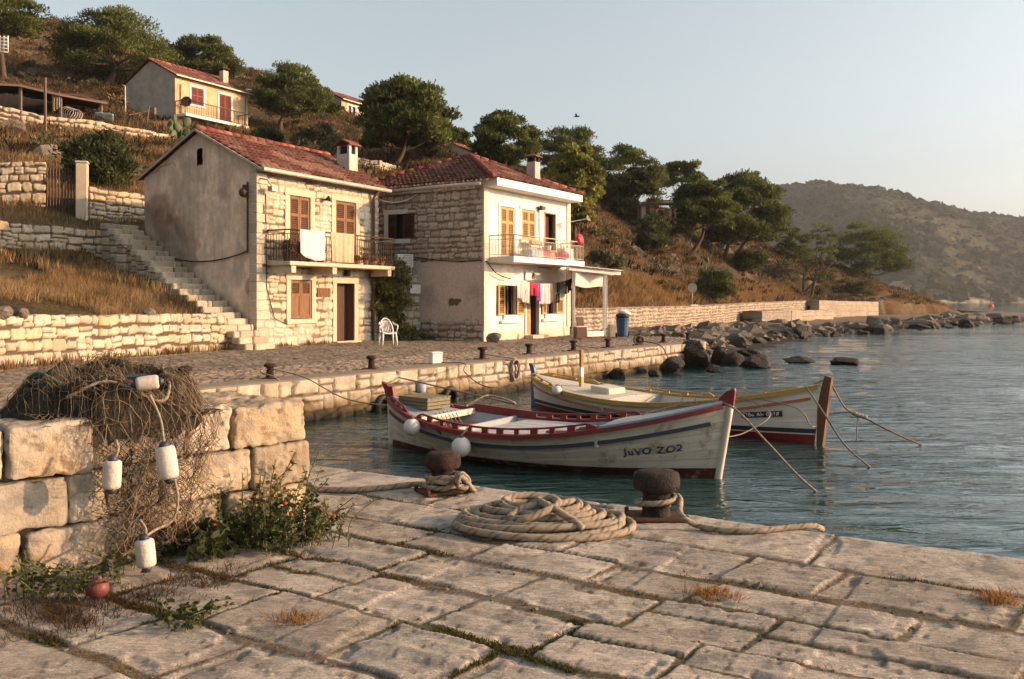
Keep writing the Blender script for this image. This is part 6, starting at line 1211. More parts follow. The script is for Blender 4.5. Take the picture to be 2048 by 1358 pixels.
def bundle(name, c, n, rx, rz, ax, r, label, seed, m=M_ROPE, th=.05):
    rd = random.Random(seed); b = MB(); ax = Vector(ax).normalized(); nn = Vector((ax.y, -ax.x, 0))
    for i in range(n):
        s = rd.uniform(.8, 1.1); d = nn * rd.uniform(0, th); ph = rd.uniform(0, 6); b.tube([c + d + ax * (math.cos(t) * rx * s) + up(math.sin(t) * rz * s - rz * .1 * s) + nn * .02 * math.sin(3 * t + ph) for t in np.linspace(0, 2 * PI, 26)], r, 6)
    return tag(b.build(name, m, smooth=True), label, 'rope')
q = fq((np.array(BP[3].xy) - EA) @ EQ + .25, -.10, -.22); bundle('rope_coil', q, 11, .17, .30, (EQ[0], EQ[1], 0), .014, 'big pale rope coil hanging over the lip of the far quay', 1)
line('mooring_rope', rope_pts([BP[3] + up(.16), BP[3] + Vector((.15, -.15, .12)), edge(BP[3], -.05, .02) + Vector((.2, .25, 0)), q + up(.25)], 8), .014, M_ROPE, 'rope leading from a far quay bollard to the hanging coil')
bundle('rope_bundle', BP[7] + up(.18), 8, .16, .13, (1, .3, 0), .018, 'grey tangle of rope draped on the far quay bollard near the rocks', 2, M_ROPED, .1)
line('hanging_rope', rope_pts([BP[7] + up(.15), edge(BP[7], -.02, .03), edge(BP[7], -.12, -.35) + Vector((.2, .2, 0)), edge(BP[7], -.1, -.7) + Vector((.4, .6, 0))], 8), .02, M_ROPED, 'dark rope hanging from the tangled bollard down the quay wall')
line('mooring_rope', rope_pts([BP[1] + up(.2), BP[1] + Vector((-.12, -.2, .14)), edge(BP[1], -.04, .02) + Vector((-.25, -.1, 0)), edge(BP[1], -.1, -.3) + Vector((-.22, -.1, 0))], 8), .016, M_ROPE, 'pale rope looped from the second bollard over the quay lip on its left')
line('mooring_rope', rope_pts([BP[1] + up(.2), edge(BP[1], -.05, .04) + Vector((.2, .1, 0)), PD(700, 800, 16.2), PD(830, 812, 15.0), RB.w((RB.L * .03, .2, RB.sheer(.03) + .05))], 10), .012, M_ROPE, 'long pale stern rope from the looped bollard to the cream boat', True)
line('mooring_rope', rope_pts([BP[5] + up(.16), edge(BP[5], -.05, .02) + Vector((-.35, -.3, 0)), edge(BP[5], -.09, -.35) + Vector((-.45, -.4, 0))], 8), .010, M_ROPE, 'thin rope hanging left from the bollard with two ropes')
line('mooring_rope', rope_pts([BP[5] + up(.16), edge(BP[5], -.05, .03) + Vector((.2, .3, 0)), edge(BP[5], -.1, -.3) + Vector((.9, 1.2, 0))], 8), .010, M_ROPE, 'thin rope running right from the bollard with two ropes')
bx = PZ(871, 727, 0); o = empty('cool_box', bx, 0, 'white lidded box standing on the coping of the far quay', 'box'); Mb = Matrix.Rotation(R(28), 3, 'Z'); b = MB(); b.box(bx + up(.12), (.26, .24, .23), Mb, bev=.012); b.build('body', M_WHITEPL, o); b = MB(); b.box(bx + up(.255), (.28, .26, .045), Mb, bev=.012); b.build('lid', M_WHITEPL, o)
line('mooring_rope', rope_pts([bx + Vector((.15, -.1, .03)), edge(bx, -.03, .02) + Vector((.15, .1, 0)), PD(930, 745, 19.0), PD(985, 775, 17.6), YB.w((.05, 0, YB.sheer(0) + .05))], 10), .012, M_ROPED, 'dark rope sagging from the white box to the blue stern post')
line('stern_rope', rope_pts([RB.w((RB.L * .21, .45, RB.sheer(.2) + .1)), RB.w((RB.L * .25, .75, RB.sheer(.25) + .28)), RB.w((RB.L * .27, 1.2, .62)), fq(4.9, -.08, -.15)], 10), .016, M_ROPE, 'pale rope rising from the cream boat stern rail to the quay wall', True)
fn = fq(5.6, -.1, -.32); b = MB(); nn = Vector((EN[0], EN[1], 0)); b.tube([fn, fn + up(-.30)], [.115, .10], 14); tag(b.build('hanging_bucket', M_GREY, smooth=True), 'blue grey bucket shaped fender hanging on the far quay wall', 'fender')
for i, s_ in enumerate((1.6, 4.4, 6.6)): c = fq(s_, -.12, -.72); b = MB(); b.tube([c + Vector((EQ[0] * .2 * math.cos(t), EQ[1] * .2 * math.cos(t), .2 * math.sin(t))) for t in np.linspace(0, 2 * PI, 20)], .07, 8); tag(b.build('tyre_fender', M_BLACK, smooth=True), ('black tyre hung at the waterline of the quay wall left of the cream boat', 'black tyre hung at the quay waterline behind the cream boat stern', 'black tyre hung at the quay waterline between the two boat sterns')[i], 'tyre')

def big_bollard(name, base, headw, neckw, h, label, m, rz, neck_rope=None, flat=.86):
    o = empty(name, base, 0, label, 'bollard'); S = Matrix.Rotation(rz, 3, 'Z') @ Matrix.Diagonal((1, flat, 1)); a, n = headw / 2, neckw / 2
    prof = [(n * 1.15, 0), (n * 1.08, .02), (n, .05), (n * .97, h * .5), (n * 1.05, h * .56), (a * .85, h * .59), (a * .97, h * .64), (a, h * .72), (a, h * .86), (a * .95, h * .94), (a * .78, h * .985), (a * .3, h), (a * .03, h)]
    b = MB(); b.lathe(prof, 40, base, S); v = np.array(b.v); k = (fbm(v[:, 0] * 22, v[:, 1] * 22 + v[:, 2] * 17, 5, 3) - .5) * .016; c = v - np.array(base) - (0, 0, h * .6); v += c / np.linalg.norm(c, axis=1)[:, None] * k[:, None]; b.v = [tuple(x) for x in v]; sharp(b.build('head', m, o), 55)
    b = MB(); b.box(base + Vector((0, 0, .012)), (neckw * 2.1, neckw * 1.6, .022), Matrix.Rotation(rz + .3, 3, 'Z'), bev=.006)
    for sx in (-1, 1):
        for sy in (-1, 1): b.lathe([(.016, 0), (.016, .02), (.008, .026)], 8, base + Matrix.Rotation(rz + .3, 3, 'Z') @ Vector((sx * neckw * .98, sy * neckw * .66, .026)))
    b.build('base_plate', M_PLATE, o); return o
B1 = PZ(886, 984, 0); B2 = PZ(1312, 1036, 0)
big_bollard('mooring_bollard', B1, .275, .18, .315, 'brown mushroom bollard wrapped in thick pale rope on the near quay edge', M_RUST, .2)
big_bollard('mooring_bollard', B2, .32, .19, .33, 'squat dark bollard with flaking white paint right of the rope coil', M_RUSTP, -.3)
# rope round the left bollard, tail running left along the coping
P = []
for i in range(44): a = -2.6 + i * .36; rr = .118 + .004 * math.sin(i); P.append(B1 + Vector((rr * math.cos(a), rr * math.sin(a), .045 + .05 * (i / 17.5) * (1 - .25 * (i > 30)) + .006 * math.sin(i * 1.7))))
P = [PZ(600, 978, .022), PZ(700, 980, .022), PZ(770, 975, .022), PZ(835, 968, .03)] + P + [B1 + Vector((.16, -.10, .12)), B1 + Vector((.20, -.04, .10)), B1 + Vector((.19, .0, .05)), B1 + Vector((.24, -.06, .03))]
line('thick_rope', rope_pts(P, 4), .024, M_ROPE, 'thick laid rope wound round the left near bollard with its tail lying to the left', True)
P = [B1 + Vector((.10, -.13, .14)), B1 + Vector((.15, -.13, .17)), B1 + Vector((.2, -.12, .12)), B1 + Vector((.18, -.15, .06)), B1 + Vector((.12, -.17, .09)), B1 + Vector((.15, -.16, .15)), B1 + Vector((.22, -.13, .07)), B1 + Vector((.25, -.1, .025))]
line('rope_knot', rope_pts(P, 8), .021, M_ROPE, 'fat rope knot on the right side of the left near bollard', True, 'knot')
P = [B2 + Vector((.13 * math.cos(a), .12 * math.sin(a), .07 + .012 * a)) for a in np.linspace(.6, 6.6, 22)] + [B2 + Vector((.16, -.03, .14)), PZ(1362, 1030, .09), PZ(1398, 1052, .025), PZ(1440, 1060, .022), PZ(1510, 1062, .022), PZ(1570, 1056, .022), PZ(1622, 1052, .02), PZ(1640, 1056, -.02), PZ(1644, 1058, -.12)]
line('thick_rope', rope_pts(P, 5), .021, M_ROPE, 'thick rope leading from the right near bollard along the coping to the quay lip', True)
# big coil
C0 = PZ(1080, 1056, 0); rd = random.Random(11); P = []; N = 9
for i in range(N * 22):
    t = i / 22; lay = t / N; a = 2 * PI * t + .5; k = int(t)
    rx = (.58, .55, .50, .54, .45, .40, .33, .27, .22)[k] + .03 * math.sin(a * 1.3 + k); ry = (.36, .33, .31, .27, .27, .23, .22, .18, .15)[k]
    cx = (0, .02, -.04, .03, -.05, -.03, -.02, 0, .01)[k] + .0; z = .027 + (0, .0, .03, .035, .04, .06, .08, .095, .115)[k] + .010 * math.sin(a * 2 + k * 2)
    P.append(C0 + Vector((cx + rx * math.cos(a), .02 * k + ry * math.sin(a), z)))
P += [C0 + Vector(v) for v in ((.1, .05, .14), (.0, -.02, .16), (-.12, -.06, .14), (-.2, -.14, .10), (-.1, -.2, .11), (.04, -.15, .15), (.12, -.05, .18), (.06, .04, .19), (-.02, .02, .18), (.05, -.1, .17), (.2, -.2, .10), (.26, -.25, .06))]
line('rope_coil', rope_pts(P, 3), .0255, M_ROPE, 'large loose coil of thick pale rope heaped on the near quay paving', True, 'rope')

# ================================================================== NET WALL
WF = FR((-3.126, 4.25), (.66, .75))
def block_wall():
    B = []; xs = {0: [-1.2, -.35, .32, .77, 1.42, 1.99, 2.62], 1: [-1.2, -.6, .1, 1.0, 1.22, 2.17 - .62, 2.17, 2.61], 2: [-1.2, -.4, .68, 1.13, 1.72, 2.03, 2.60]}
    zs = [-.08, .25, .53, .82]; rd = random.Random(9); V = []; Q = []; C = []; off = 0; n = 15
    for r_ in range(3):
        for k, (a, c) in enumerate(zip(xs[r_][:-1], xs[r_][1:])):
            for row in (0, 1):
                o0, o1 = ((-.52, rd.uniform(-.03, .03)) if row == 0 else (-1.04, -.53)); z1 = zs[r_ + 1] - .003 + (rd.uniform(-.012, .02) if r_ == 2 else 0)
                B.append((a + .003, c - .003, o0, o1, zs[r_] + .002, z1))
    for bi, (u0, u1, o0, o1, z0, z1) in enumerate(B):
        hx, hy, hz_ = (u1 - u0) / 2, (o1 - o0) / 2, (z1 - z0) / 2; cc = ((u0 + u1) / 2, (o0 + o1) / 2, (z0 + z1) / 2); base = STONE_COLS[rd.randrange(6)]
        m = 34; g = np.linspace(-1, 1, m); a, c = np.meshgrid(g, g, indexing='ij'); one = np.ones_like(a)
        for ax in range(3):
            for sg in (-1, 1):
                if (ax == 2 and sg < 0): continue
                p = [None] * 3; p[ax] = one * sg; p[(ax + 1) % 3] = a if sg > 0 else c; p[(ax + 2) % 3] = c if sg > 0 else a
                p = np.stack(p, -1) * (hx, hy, hz_); rr = .032; inner = np.clip(p, [-hx + rr, -hy + rr, -hz_ + rr], [hx - rr, hy - rr, hz_ - rr]); d = p - inner; L = np.linalg.norm(d, axis=-1, keepdims=True); nrm = d / np.maximum(L, 1e-6); q = inner + nrm * rr
                w_ = q + cc; X, Y, Z = w_[..., 0], w_[..., 1], w_[..., 2]; s1, s2 = X * 1.0 + Y * .7 + bi * 3.1, Z + Y * .6 + bi * 1.7
                big = fbm(s1 * 5, s2 * 5, 501, 4) - .5; fine = fbm(s1 * 22, s2 * 22, 505, 4) - .5; pit = sstep(.6, .78, fbm(s1 * 26, s2 * 20, 509, 3))
                dsp = big * .05 + fine * .016 - pit * .012; q = q + nrm * dsp[..., None] + cc
                col = np.ones(a.shape + (3,)) * np.array(base) * (.74, .70, .66); col = mixc(col, col * .72, sstep(.5, .7, fbm(s1 * 3, s2 * 3, 511, 4)) * .7); col = mixc(col, (.17, .16, .145), sstep(.6, .7, fbm(s1 * 8, s2 * 8, 513, 4)) * .5); col = mixc(col, (.44, .26, .10), sstep(.58, .75, fbm(s1 * 2 + 9, s2 * 2, 515, 3)) * .4); col = mixc(col, col * .5, pit * .6)
                w = WF.O + Vector((0, 0, 0)); XYZ = np.stack([w.x + WF.u.x * q[..., 0] + WF.n.x * q[..., 1], w.y + WF.u.y * q[..., 0] + WF.n.y * q[..., 1], q[..., 2]], -1)
                V.append(XYZ.reshape(-1, 3)); C.append(col.reshape(-1, 3)); Q.append(gridq(m, m)[:, ::(1 if ax != 1 else 1)] + off); off += m * m
    o = npmesh('block_wall', np.concatenate(V), np.concatenate(Q), mat('block_limestone', (1, 1, 1), (.74, .72, .7), 12, .88, .55, 60, vc=True, spec=.2, det=8), col=np.concatenate(C))
    b = MB(); WF.box(b, -1.15, 2.5, -.95, -.1, -.05, .72, (.3, .24, .17)); b.build('core', M_STONE, o)
    return tag(o, 'waist high wall of big rough limestone blocks carrying the fishing net', 'stone wall')
block_wall()

# ---- the fishing net: folded heap on the wall top, a long skirt hanging down the face
M_NET = mat('brown_net_twine', (.20, .152, .10), (.13, .098, .065), 25, .95, .3, 120, vc=True)
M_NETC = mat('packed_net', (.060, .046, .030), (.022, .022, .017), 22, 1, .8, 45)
def net():
    r = np.random.default_rng(23); o = empty('fishing_net', WF.P(1.3, 0, .82), 0, 'tangled brown fishing net heaped on the block wall and hanging down its face', 'fishing net')
    def heap(u, w):   # height of the packed net above the wall top; w = o coordinate
        e = np.clip(1 - ((u - 1.41) / .56) ** 2 - ((w + .50) / (.42 + .22 * sstep(.95, 1.2, u))) ** 2, 0, 1); return .80 + .27 * e ** .42 * np.clip(.15 + 1.45 * fbm(u * 5.5 + w * 1.5, w * 6.5 - u * .8, 601, 3), .25, 1.25) 
    us, ws = np.meshgrid(np.linspace(.42, 2.02, 70), np.linspace(-1.0, .16, 56), indexing='ij'); h = heap(us, ws) + (fbm(us * 14, ws * 14, 603, 3) - .5) * .05
    # the front of the heap rolls over the edge of the wall
    fl = sstep(-.02, .14, ws); h = h - fl * .30 * sstep(1.0, 1.2, us) * sstep(1.9, 1.6, us)
    X = lambda u, w, z: np.stack([WF.O.x + WF.u.x * u + WF.n.x * w, WF.O.y + WF.u.y * u + WF.n.y * w, z], -1)
    keep = (h[:-1, :-1] > .74) & ((((us - 1.41) / .58) ** 2 + ((ws + .50) / (.44 + .24 * sstep(.95, 1.2, us))) ** 2)[:-1, :-1] < 1)
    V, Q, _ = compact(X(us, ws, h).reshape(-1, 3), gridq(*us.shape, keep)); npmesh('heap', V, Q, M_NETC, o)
    segs = []
    def S(a, q, k):  # skirt: a 0..1 across, q metres of path from the ridge of the heap
        wd = np.interp(q, [0, .45, .75, 1.1, 1.5], [1.0, .80, .66, .56, .36]); u = np.interp(q, [0, .45, .8, 1.2, 1.5], [1.40, 1.46, 1.45, 1.40, 1.42]) + (a - .5) * wd + .03 * np.sin(q * 6 + k)
        top = q < .5; w = np.where(top, -.46 + q * 1.2, .14 + .045 * np.sin(a * 9 + k * 2) + .035 * np.sin(a * 21 + q * 5)); z = np.where(top, heap(u, w) + .015, heap(u, .12) - .06 - (q - .5) * .88)
        return X(u, w + .02 * k, np.maximum(z, .03 + .02 * k) + 0 * u)
    def strands(nA, nQ, q0, q1, k, jit, a0=0, a1=1, rr=.0024, fn=S, brk=.05, tone=1.0):
        ii, jj = np.meshgrid(np.arange(nA + 1), np.arange(nQ + 1), indexing='ij'); a = a0 + (a1 - a0) * (ii + .5 * (jj % 2)) / nA + (fbm(ii * .35, jj * .35, 611 + int(k), 2) - .5) * 1.6 * jit / nA; q = q0 + (q1 - q0) * jj / nQ + (fbm(ii * .3 + 40, jj * .3, 613 + int(k), 2) - .5) * 1.6 * jit * (q1 - q0) / nQ
        P = fn(a, q, k) + r.normal(0, .0022, a.shape + (3,)) + (fbm(ii * .2, jj * .2, 620 + int(k), 2)[..., None] - .5) * .035
        for i in range(nA):
            for j in range(nQ):
                for di in ((0, 1) if j % 2 else (0, -1)):
                    if 0 <= i + di <= nA and r.random() > brk: m_ = (P[i, j] + P[i + di, j + 1]) / 2 + r.normal(0, .0035, 3) - (0, 0, .003); segs.append((P[i, j], m_, rr, tone)); segs.append((m_, P[i + di, j + 1], rr, tone))
    strands(22, 56, .05, 1.46, 0, 2.5, rr=.0018, tone=.16); strands(18, 44, .1, 1.40, 1, 2.0, rr=.0016, tone=.24); strands(15, 38, .0, 1.3, 2, 1.2, rr=.0014, tone=.5)  # inner layers toned dark: depth shade painted into the twine colour
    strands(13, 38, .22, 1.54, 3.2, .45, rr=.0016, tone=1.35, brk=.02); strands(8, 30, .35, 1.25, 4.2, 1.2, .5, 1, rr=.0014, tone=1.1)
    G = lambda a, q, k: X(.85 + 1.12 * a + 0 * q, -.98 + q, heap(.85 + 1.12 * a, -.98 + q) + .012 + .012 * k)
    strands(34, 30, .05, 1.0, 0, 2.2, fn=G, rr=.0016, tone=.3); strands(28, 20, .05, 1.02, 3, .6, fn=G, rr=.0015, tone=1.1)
    # loose twine tangled through it
    for n in range(25):
        a, q = r.random(), r.uniform(.05, 1.45) if n % 2 else r.uniform(.05, .7); k = r.integers(0, 4); p = S(np.array([a]), np.array([q]), k)[0]; d = r.normal(0, 1, 3) * (.6, .6, 1); d /= np.linalg.norm(d)
        for s in range(7):
            d = d + r.normal(0, .5, 3); d[2] -= .12; d /= np.linalg.norm(d); p2 = p + d * .028; segs.append((p, p2, .0016, .8)); p = p2
    for n in range(30):
        u, w = r.uniform(.9, 1.92), r.uniform(-.95, .1); d = r.normal(0, 1, 2); d /= np.linalg.norm(d)
        for s in range(9):
            d = d + r.normal(0, .35, 2); d /= np.linalg.norm(d); u2, w2 = u + d[0] * .035, w + d[1] * .035
            if (((u2 - 1.41) / .56) ** 2 + ((w2 + .5) / .42) ** 2) < 1: p, p2 = [X(np.array(x), np.array(y), heap(np.array(x), np.array(y)) + .02 + .01 * (n % 3)) for x, y in ((u, w), (u2, w2))]; segs.append((p, p2, .0019, .8))
            u, w = u2, w2
    TN = np.array([s[3] for s in segs]); A = np.array([s[0] for s in segs]); B = np.array([s[1] for s in segs]); rad = np.array([s[2] for s in segs]); D = B - A; D /= np.linalg.norm(D, axis=1)[:, None] + 1e-9
    up_ = np.where(np.abs(D[:, 2:3]) < .9, np.array([[0, 0, 1.]]), np.array([[1., 0, 0]])); s1 = np.cross(D, up_); s1 /= np.linalg.norm(s1, axis=1)[:, None]; s2 = np.cross(D, s1); nv = 3; V = []
    for k in range(nv): ph = 2 * PI * k / nv; o_ = (s1 * math.cos(ph) + s2 * math.sin(ph)) * rad[:, None]; V += [A + o_ - D * .002, B + o_ + D * .002]
    V = np.stack(V, 1); n = len(A); base = (np.arange(n) * 2 * nv)[:, None, None]; q = np.array([(2 * k, 2 * k + 1, (2 * k + 3) % 6, (2 * k + 2) % 6) for k in range(nv)]); c = np.repeat(mixc((.7, .7, .7), (1.4, 1.3, 1.2), r.random(n)) * TN[:, None], 2 * nv, 0)
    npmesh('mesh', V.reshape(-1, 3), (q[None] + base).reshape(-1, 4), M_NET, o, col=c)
    for nm, m, pts, rr in (('head_rope', mat('blue_rope', (.035, .06, .085), (.02, .035, .05), 20, .9), [(.95, -.7, .06), (1.0, -.5, .05), (1.15, -.35, .04), (1.45, -.3, .05), (1.62, -.2, .06), (1.5, -.1, .05)], .012), ('head_rope', M_ROPE, [(1.05, -.15, .05), (1.25, -.05, .06), (1.5, .05, .05), (1.62, -.05, .06), (1.7, -.3, .05)], .01), ('lashing', mat('green_rope', (.03, .13, .09), None, 20, .9), [(.98, -.8, .08), (1.05, -.6, .1), (1.1, -.35, .05)], .011)):
        P = [Vector(X(np.array(a), np.array(b_), heap(np.array(a), np.array(b_)) + z * .6)) for a, b_, z in pts]; b = MB(); laid_rope(b, rope_pts(P, 8), rr); b.build(nm, m, o, smooth=True)
    return X
NX = net()
M_FLOAT = mat('scuffed_white_foam', (.56, .50, .43), (.44, .38, .32), 7, .7, .35, 60, dirt=(.22, .17, .12), dlo=.62, dhi=.70, dscale=14)
def net_float(p, ax, h, r, label, rope_to=None, cap=True):
    p = Vector(p); o = empty('net_float', p, 0, label, 'float'); Mx = Vector(ax).to_track_quat('Z', 'Y').to_matrix(); b = MB(); h2 = h / 2; b.lathe([(r * .25, -h2), (r * .75, -h2 * .98), (r * .95, -h2 * .88), (r, -h2 * .7), (r * 1.02, 0), (r, h2 * .7), (r * .95, h2 * .88), (r * .75, h2 * .98), (r * .25, h2)], 24, p, Mx); b.build('body', M_FLOAT, o, smooth=True)
    if cap:
        for s in (-1, 1): b = MB(); b.lathe([(r * .55, 0), (r * .5, .015), (r * .25, .03), (r * .2, .03)], 14, p + Mx @ Vector((0, 0, s * h2 * .97)), Mx @ (Matrix() if s > 0 else Matrix.Rotation(PI, 4, 'X')).to_3x3()); b.build('end_cap', M_NAVY, o, smooth=True)
    if rope_to: b = MB(); e = p + Mx @ Vector((0, 0, h2)); laid_rope(b, rope_pts([e - up(.01), e.lerp(Vector(rope_to), .5) + Vector((.02, 0, .0)), Vector(rope_to)], 10), .008); b.build('tie_rope', M_ROPE, o, smooth=True)
    return o
net_float(PD(295, 766, 5.22), (1, .35, .12), .125, .042, 'bulbous white float lying on top of the heaped net')
net_float(PD(334, 925, 5.05), (-.18, .05, 1), .185, .055, 'white cylinder float hanging highest on the right side of the net', PD(300, 790, 5.15))
net_float(PD(224, 949, 4.86), (.05, 0, 1), .155, .048, 'white cylinder float hanging on the left side of the net', PD(232, 880, 4.9))
net_float(PD(291, 1106, 4.83), (-.1, 0, 1), .15, .05, 'speckled white float hanging lowest on the net near the ground', PD(280, 1040, 4.9))
line('float_line', rope_pts([PD(349, 958, 5.05), PD(356, 1000, 5.0), PD(345, 1040, 5.0), PD(310, 1060, 4.93), PD(292, 1072, 4.85)], 8), .008, M_ROPE, 'pale line between the highest and the lowest hanging float', True)
p = PZ(195, 1197, 0); p = Vector((p.x, p.y, .052)); o = empty('net_ball', p, 0, 'dull red round ball float lying on the ground under the net', 'float'); b = MB(); b.ball(p, .054, 20, 14, (1.05, 1, .95)); b.build('ball', mat('faded_red', (.17, .045, .035), (.11, .033, .025), 9, .5, .2, 60, dirt=(.33, .2, .13), dlo=.6, dhi=.75, dscale=20), o, smooth=True); b = MB(); b.lathe([(.014, 0), (.012, .012), (.004, .016)], 8, p + Vector((.01, -.005, .048))); b.build('stub', M_PIPE, o)
# ================================================================== PLANTS
def leafm(name, c1, c2, tr=.35): return mat(name, c1, c2, 1.2, .65, 0, vc=True, trans=tr, spec=.15)
M_PINE = leafm('pine_needles', (.125, .140, .036), (.070, .088, .023)); M_PINEY = leafm('young_pine_needles', (.25, .24, .055), (.17, .175, .04)); M_SHRUB = leafm('shrub_leaves', (.075, .088, .030), (.045, .055, .020)); M_GREYS = leafm('grey_green_scrub', (.13, .12, .06), (.08, .075, .04))
M_BARK = mat('pine_bark', (.13, .085, .055), (.06, .042, .03), 6, .95, .7, 14, stretch=(3, 3, .7))
def clumps(r, ctr, rad, n, flat=.62, lo=-.35, shell=.5):
    """sub-crown centres spread through the upper shell of an ellipsoid"""
    out = []
    while len(out) < n:
        d = r.normal(0, 1, 3); d /= np.linalg.norm(d)
        if d[2] < lo: continue
        k = shell + (1 - shell) * r.random() ** .6; out.append(np.array(ctr) + d * k * np.array(rad))
    return np.array(out)
def leaves(r, C, cr, per, size, aspect=.35, flat=.6, outw=.6, tone=(.5, 1.5), upb=.25):
    """C clump centres, cr clump radii; returns quads of leaf tufts"""
    n = len(C); d = r.normal(0, 1, (n, per, 3)); d /= np.linalg.norm(d, axis=2, keepdims=True); d[..., 2] = np.where(d[..., 2] < -.3, -d[..., 2] * .6, d[..., 2]); k = r.random((n, per, 1)) ** .45
    P = C[:, None] + d * k * cr[:, None, None] * np.array((1, 1, flat)); ax = d * outw + r.normal(0, .45, d.shape) + np.array((0, 0, upb)); ax /= np.linalg.norm(ax, axis=2, keepdims=True)
    sd = np.cross(ax, r.normal(0, 1, d.shape)); sd /= np.linalg.norm(sd, axis=2, keepdims=True) + 1e-9; s = size * r.uniform(.6, 1.3, (n, per, 1)); w = s * aspect
    V = np.stack([P - sd * w * .35, P + sd * w * .35, P + ax * s + sd * w, P + ax * s * 1.15 - sd * w * .6], 2).reshape(-1, 3)
    ct = r.uniform(tone[0], tone[1], (n, 1, 1)) * r.uniform(.75, 1.25, (n, per, 1)); col = np.repeat(ct.reshape(-1, 1) * np.ones((1, 3)), 4, 0)
    return V, np.arange(len(V)).reshape(-1, 4), col
def tree(name, base, D, box, label, seed, m=M_PINE, n=70, per=300, size=.19, flat=.60, lo=-.45, trunks=None, cr=.27, lean=0, shell=.5, cat='tree', group='pines on the hillside', bare=0, dy=1.0, tr=.2):
    r = np.random.default_rng(seed); bx, by = base; p0 = PD(bx, by, D); p0.z = min(p0.z, hz(p0.x, p0.y) + .05) if abs(p0.z - hz(p0.x, p0.y)) > .1 else p0.z
    x0, x1, y0, y1 = box; a, c = PD(x0, y1, D), PD(x1, y0, D); ctr = np.array(((a.x + c.x) / 2, D + .0, (a.z + c.z) / 2)); rad = np.array(((c.x - a.x) / 2, (c.x - a.x) / 2 * dy, (c.z - a.z) / 2))
    o = empty(name, p0, 0, label, cat, group); crs = rad[0] * cr; cl = ctr.copy(); cl[2] -= rad[2] * .25
    C = clumps(r, cl, (rad[0] - crs * .55, rad[1] - crs * .55, rad[2] * 1.2 - crs * flat * .5), n, lo=lo, shell=shell); R_ = crs * r.uniform(.65, 1.2, n); V, Q, col = leaves(r, C, R_, per, size, flat=flat, aspect=.3, outw=.55, upb=.5)
    if trunks is None: trunks = [(bx, by)]
    low = np.array((cl[0], cl[1], cl[2] - rad[2] * .15)); b = MB()
    for ti, (tx, ty) in enumerate(trunks):
        q0 = PD(tx, ty, D); q0.z = p0.z - .3; th = max(.11, rad[0] * .055) * (1 if len(trunks) == 1 else .8); e = Vector(low) + Vector(((ti - (len(trunks) - 1) / 2) * rad[0] * .5, 0, 0)); mid = q0.lerp(e, .5) + Vector((lean * rad[0] * .15, 0, 0)); pts = rope_pts([q0, mid, e], 8); k = len(pts); b.tube(pts, [th * (1.25 - .75 * i / k) for i in range(k)], 8)
        for j in range(7):
            s = pts[int(k * r.uniform(.55, .97))]; t = Vector(C[r.integers(0, n)]); b.tube(rope_pts([s, s.lerp(t, .5) + Vector((0, 0, -.08 * rad[2] + r.normal(0, .1))), t], 5), [th * .42, th * .1] if 0 else [th * .42 * (1 - .75 * i / 11) for i in range(11)], 5)
    b.build('trunk', M_BARK, o, smooth=True); npmesh('crown', V, Q, m, o, col=col, smooth=False); return o
PN = 'umbrella_pine'
tree(PN, (8, 150), 72, (-95, 88, -45, 92), 'big dark pine cut off by the top left corner of the picture', 1, n=80)
tree(PN, (203, 166), 78, (112, 350, 16, 168), 'broad dark umbrella pine high on the slope left of the yellow house', 2, n=100, lean=.5)
tree(PN, (420, 200), 84, (330, 484, 68, 172), 'dark pine crown rising behind the yellow house roof', 3, n=70)
tree(PN, (560, 260), 76, (500, 662, 128, 246), 'rounded umbrella pine with a bent trunk right of the yellow house', 4, n=75, lean=-.6)
tree(PN, (780, 337), 62, (710, 916, 150, 318), 'largest rounded pine standing above the gap between the two houses', 5, n=120, lean=.5, size=.26, flat=.7, lo=-.45)
tree(PN, (905, 300), 96, (876, 945, 258, 302), 'small dark pine crown behind the largest pine', 6, n=30, size=.34)
tree(PN, (1000, 350), 66, (940, 1092, 224, 345), 'dense dark pine behind the right chimney, its crown reaching left of it', 7, n=80)
tree(PN, (1120, 360), 90, (1058, 1216, 250, 360), 'wide dark pine behind the young yellow green pine', 8, n=75)
tree('young_pine', (1150, 430), 55, (1092, 1203, 282, 438), 'young yellow green pine lit by the sun right behind the white house', 9, M_PINEY, n=85, size=.24, flat=.85, lo=-.9, cr=.25, shell=.2)
tree(PN, (1232, 415), 82, (1186, 1342, 280, 425), 'tall dark pine on thin trunks left of the reed pavilion', 10, n=80, trunks=[(1224, 415), (1246, 412)])
tree(PN, (1275, 420), 80, (1240, 1312, 330, 398), 'smaller olive green pine in front of the tall pine by the pavilion', 11, M_SHRUB, n=40)
tree(PN, (1355, 425), 94, (1318, 1410, 314, 385), 'flat topped pine standing behind the reed pavilion', 12, n=40)
tree(PN, (1382, 502), 80, (1340, 1478, 345, 480), 'leaning thick trunked pine right of the reed pavilion', 13, n=80, lean=.8, size=.26)
tree(PN, (1455, 517), 88, (1400, 1576, 343, 500), 'largest pine over the dry slope, spreading on two trunks', 14, n=120, trunks=[(1448, 517), (1466, 515)], flat=.6, lo=-.6, size=.26)
tree('bare_pine', (1610, 592), 100, (1580, 1694, 434, 562), 'thin half bare pine with forked leafless lower stems above the shore wall', 15, M_PINE, n=34, trunks=[(1606, 594), (1622, 592), (1598, 592)], lo=-.8, cr=.24, shell=.3, per=110)
tree(PN, (1703, 552), 118, (1652, 1816, 440, 578), 'wide low pine on the headland, last tree before the point', 16, n=95, lo=-.45, lean=-.4)
tree('dark_bush', (1590, 515), 112, (1552, 1628, 450, 520), 'dark bushy tree between the two trunked pine and the headland pine', 17, n=30, lo=-.9, flat=.8)
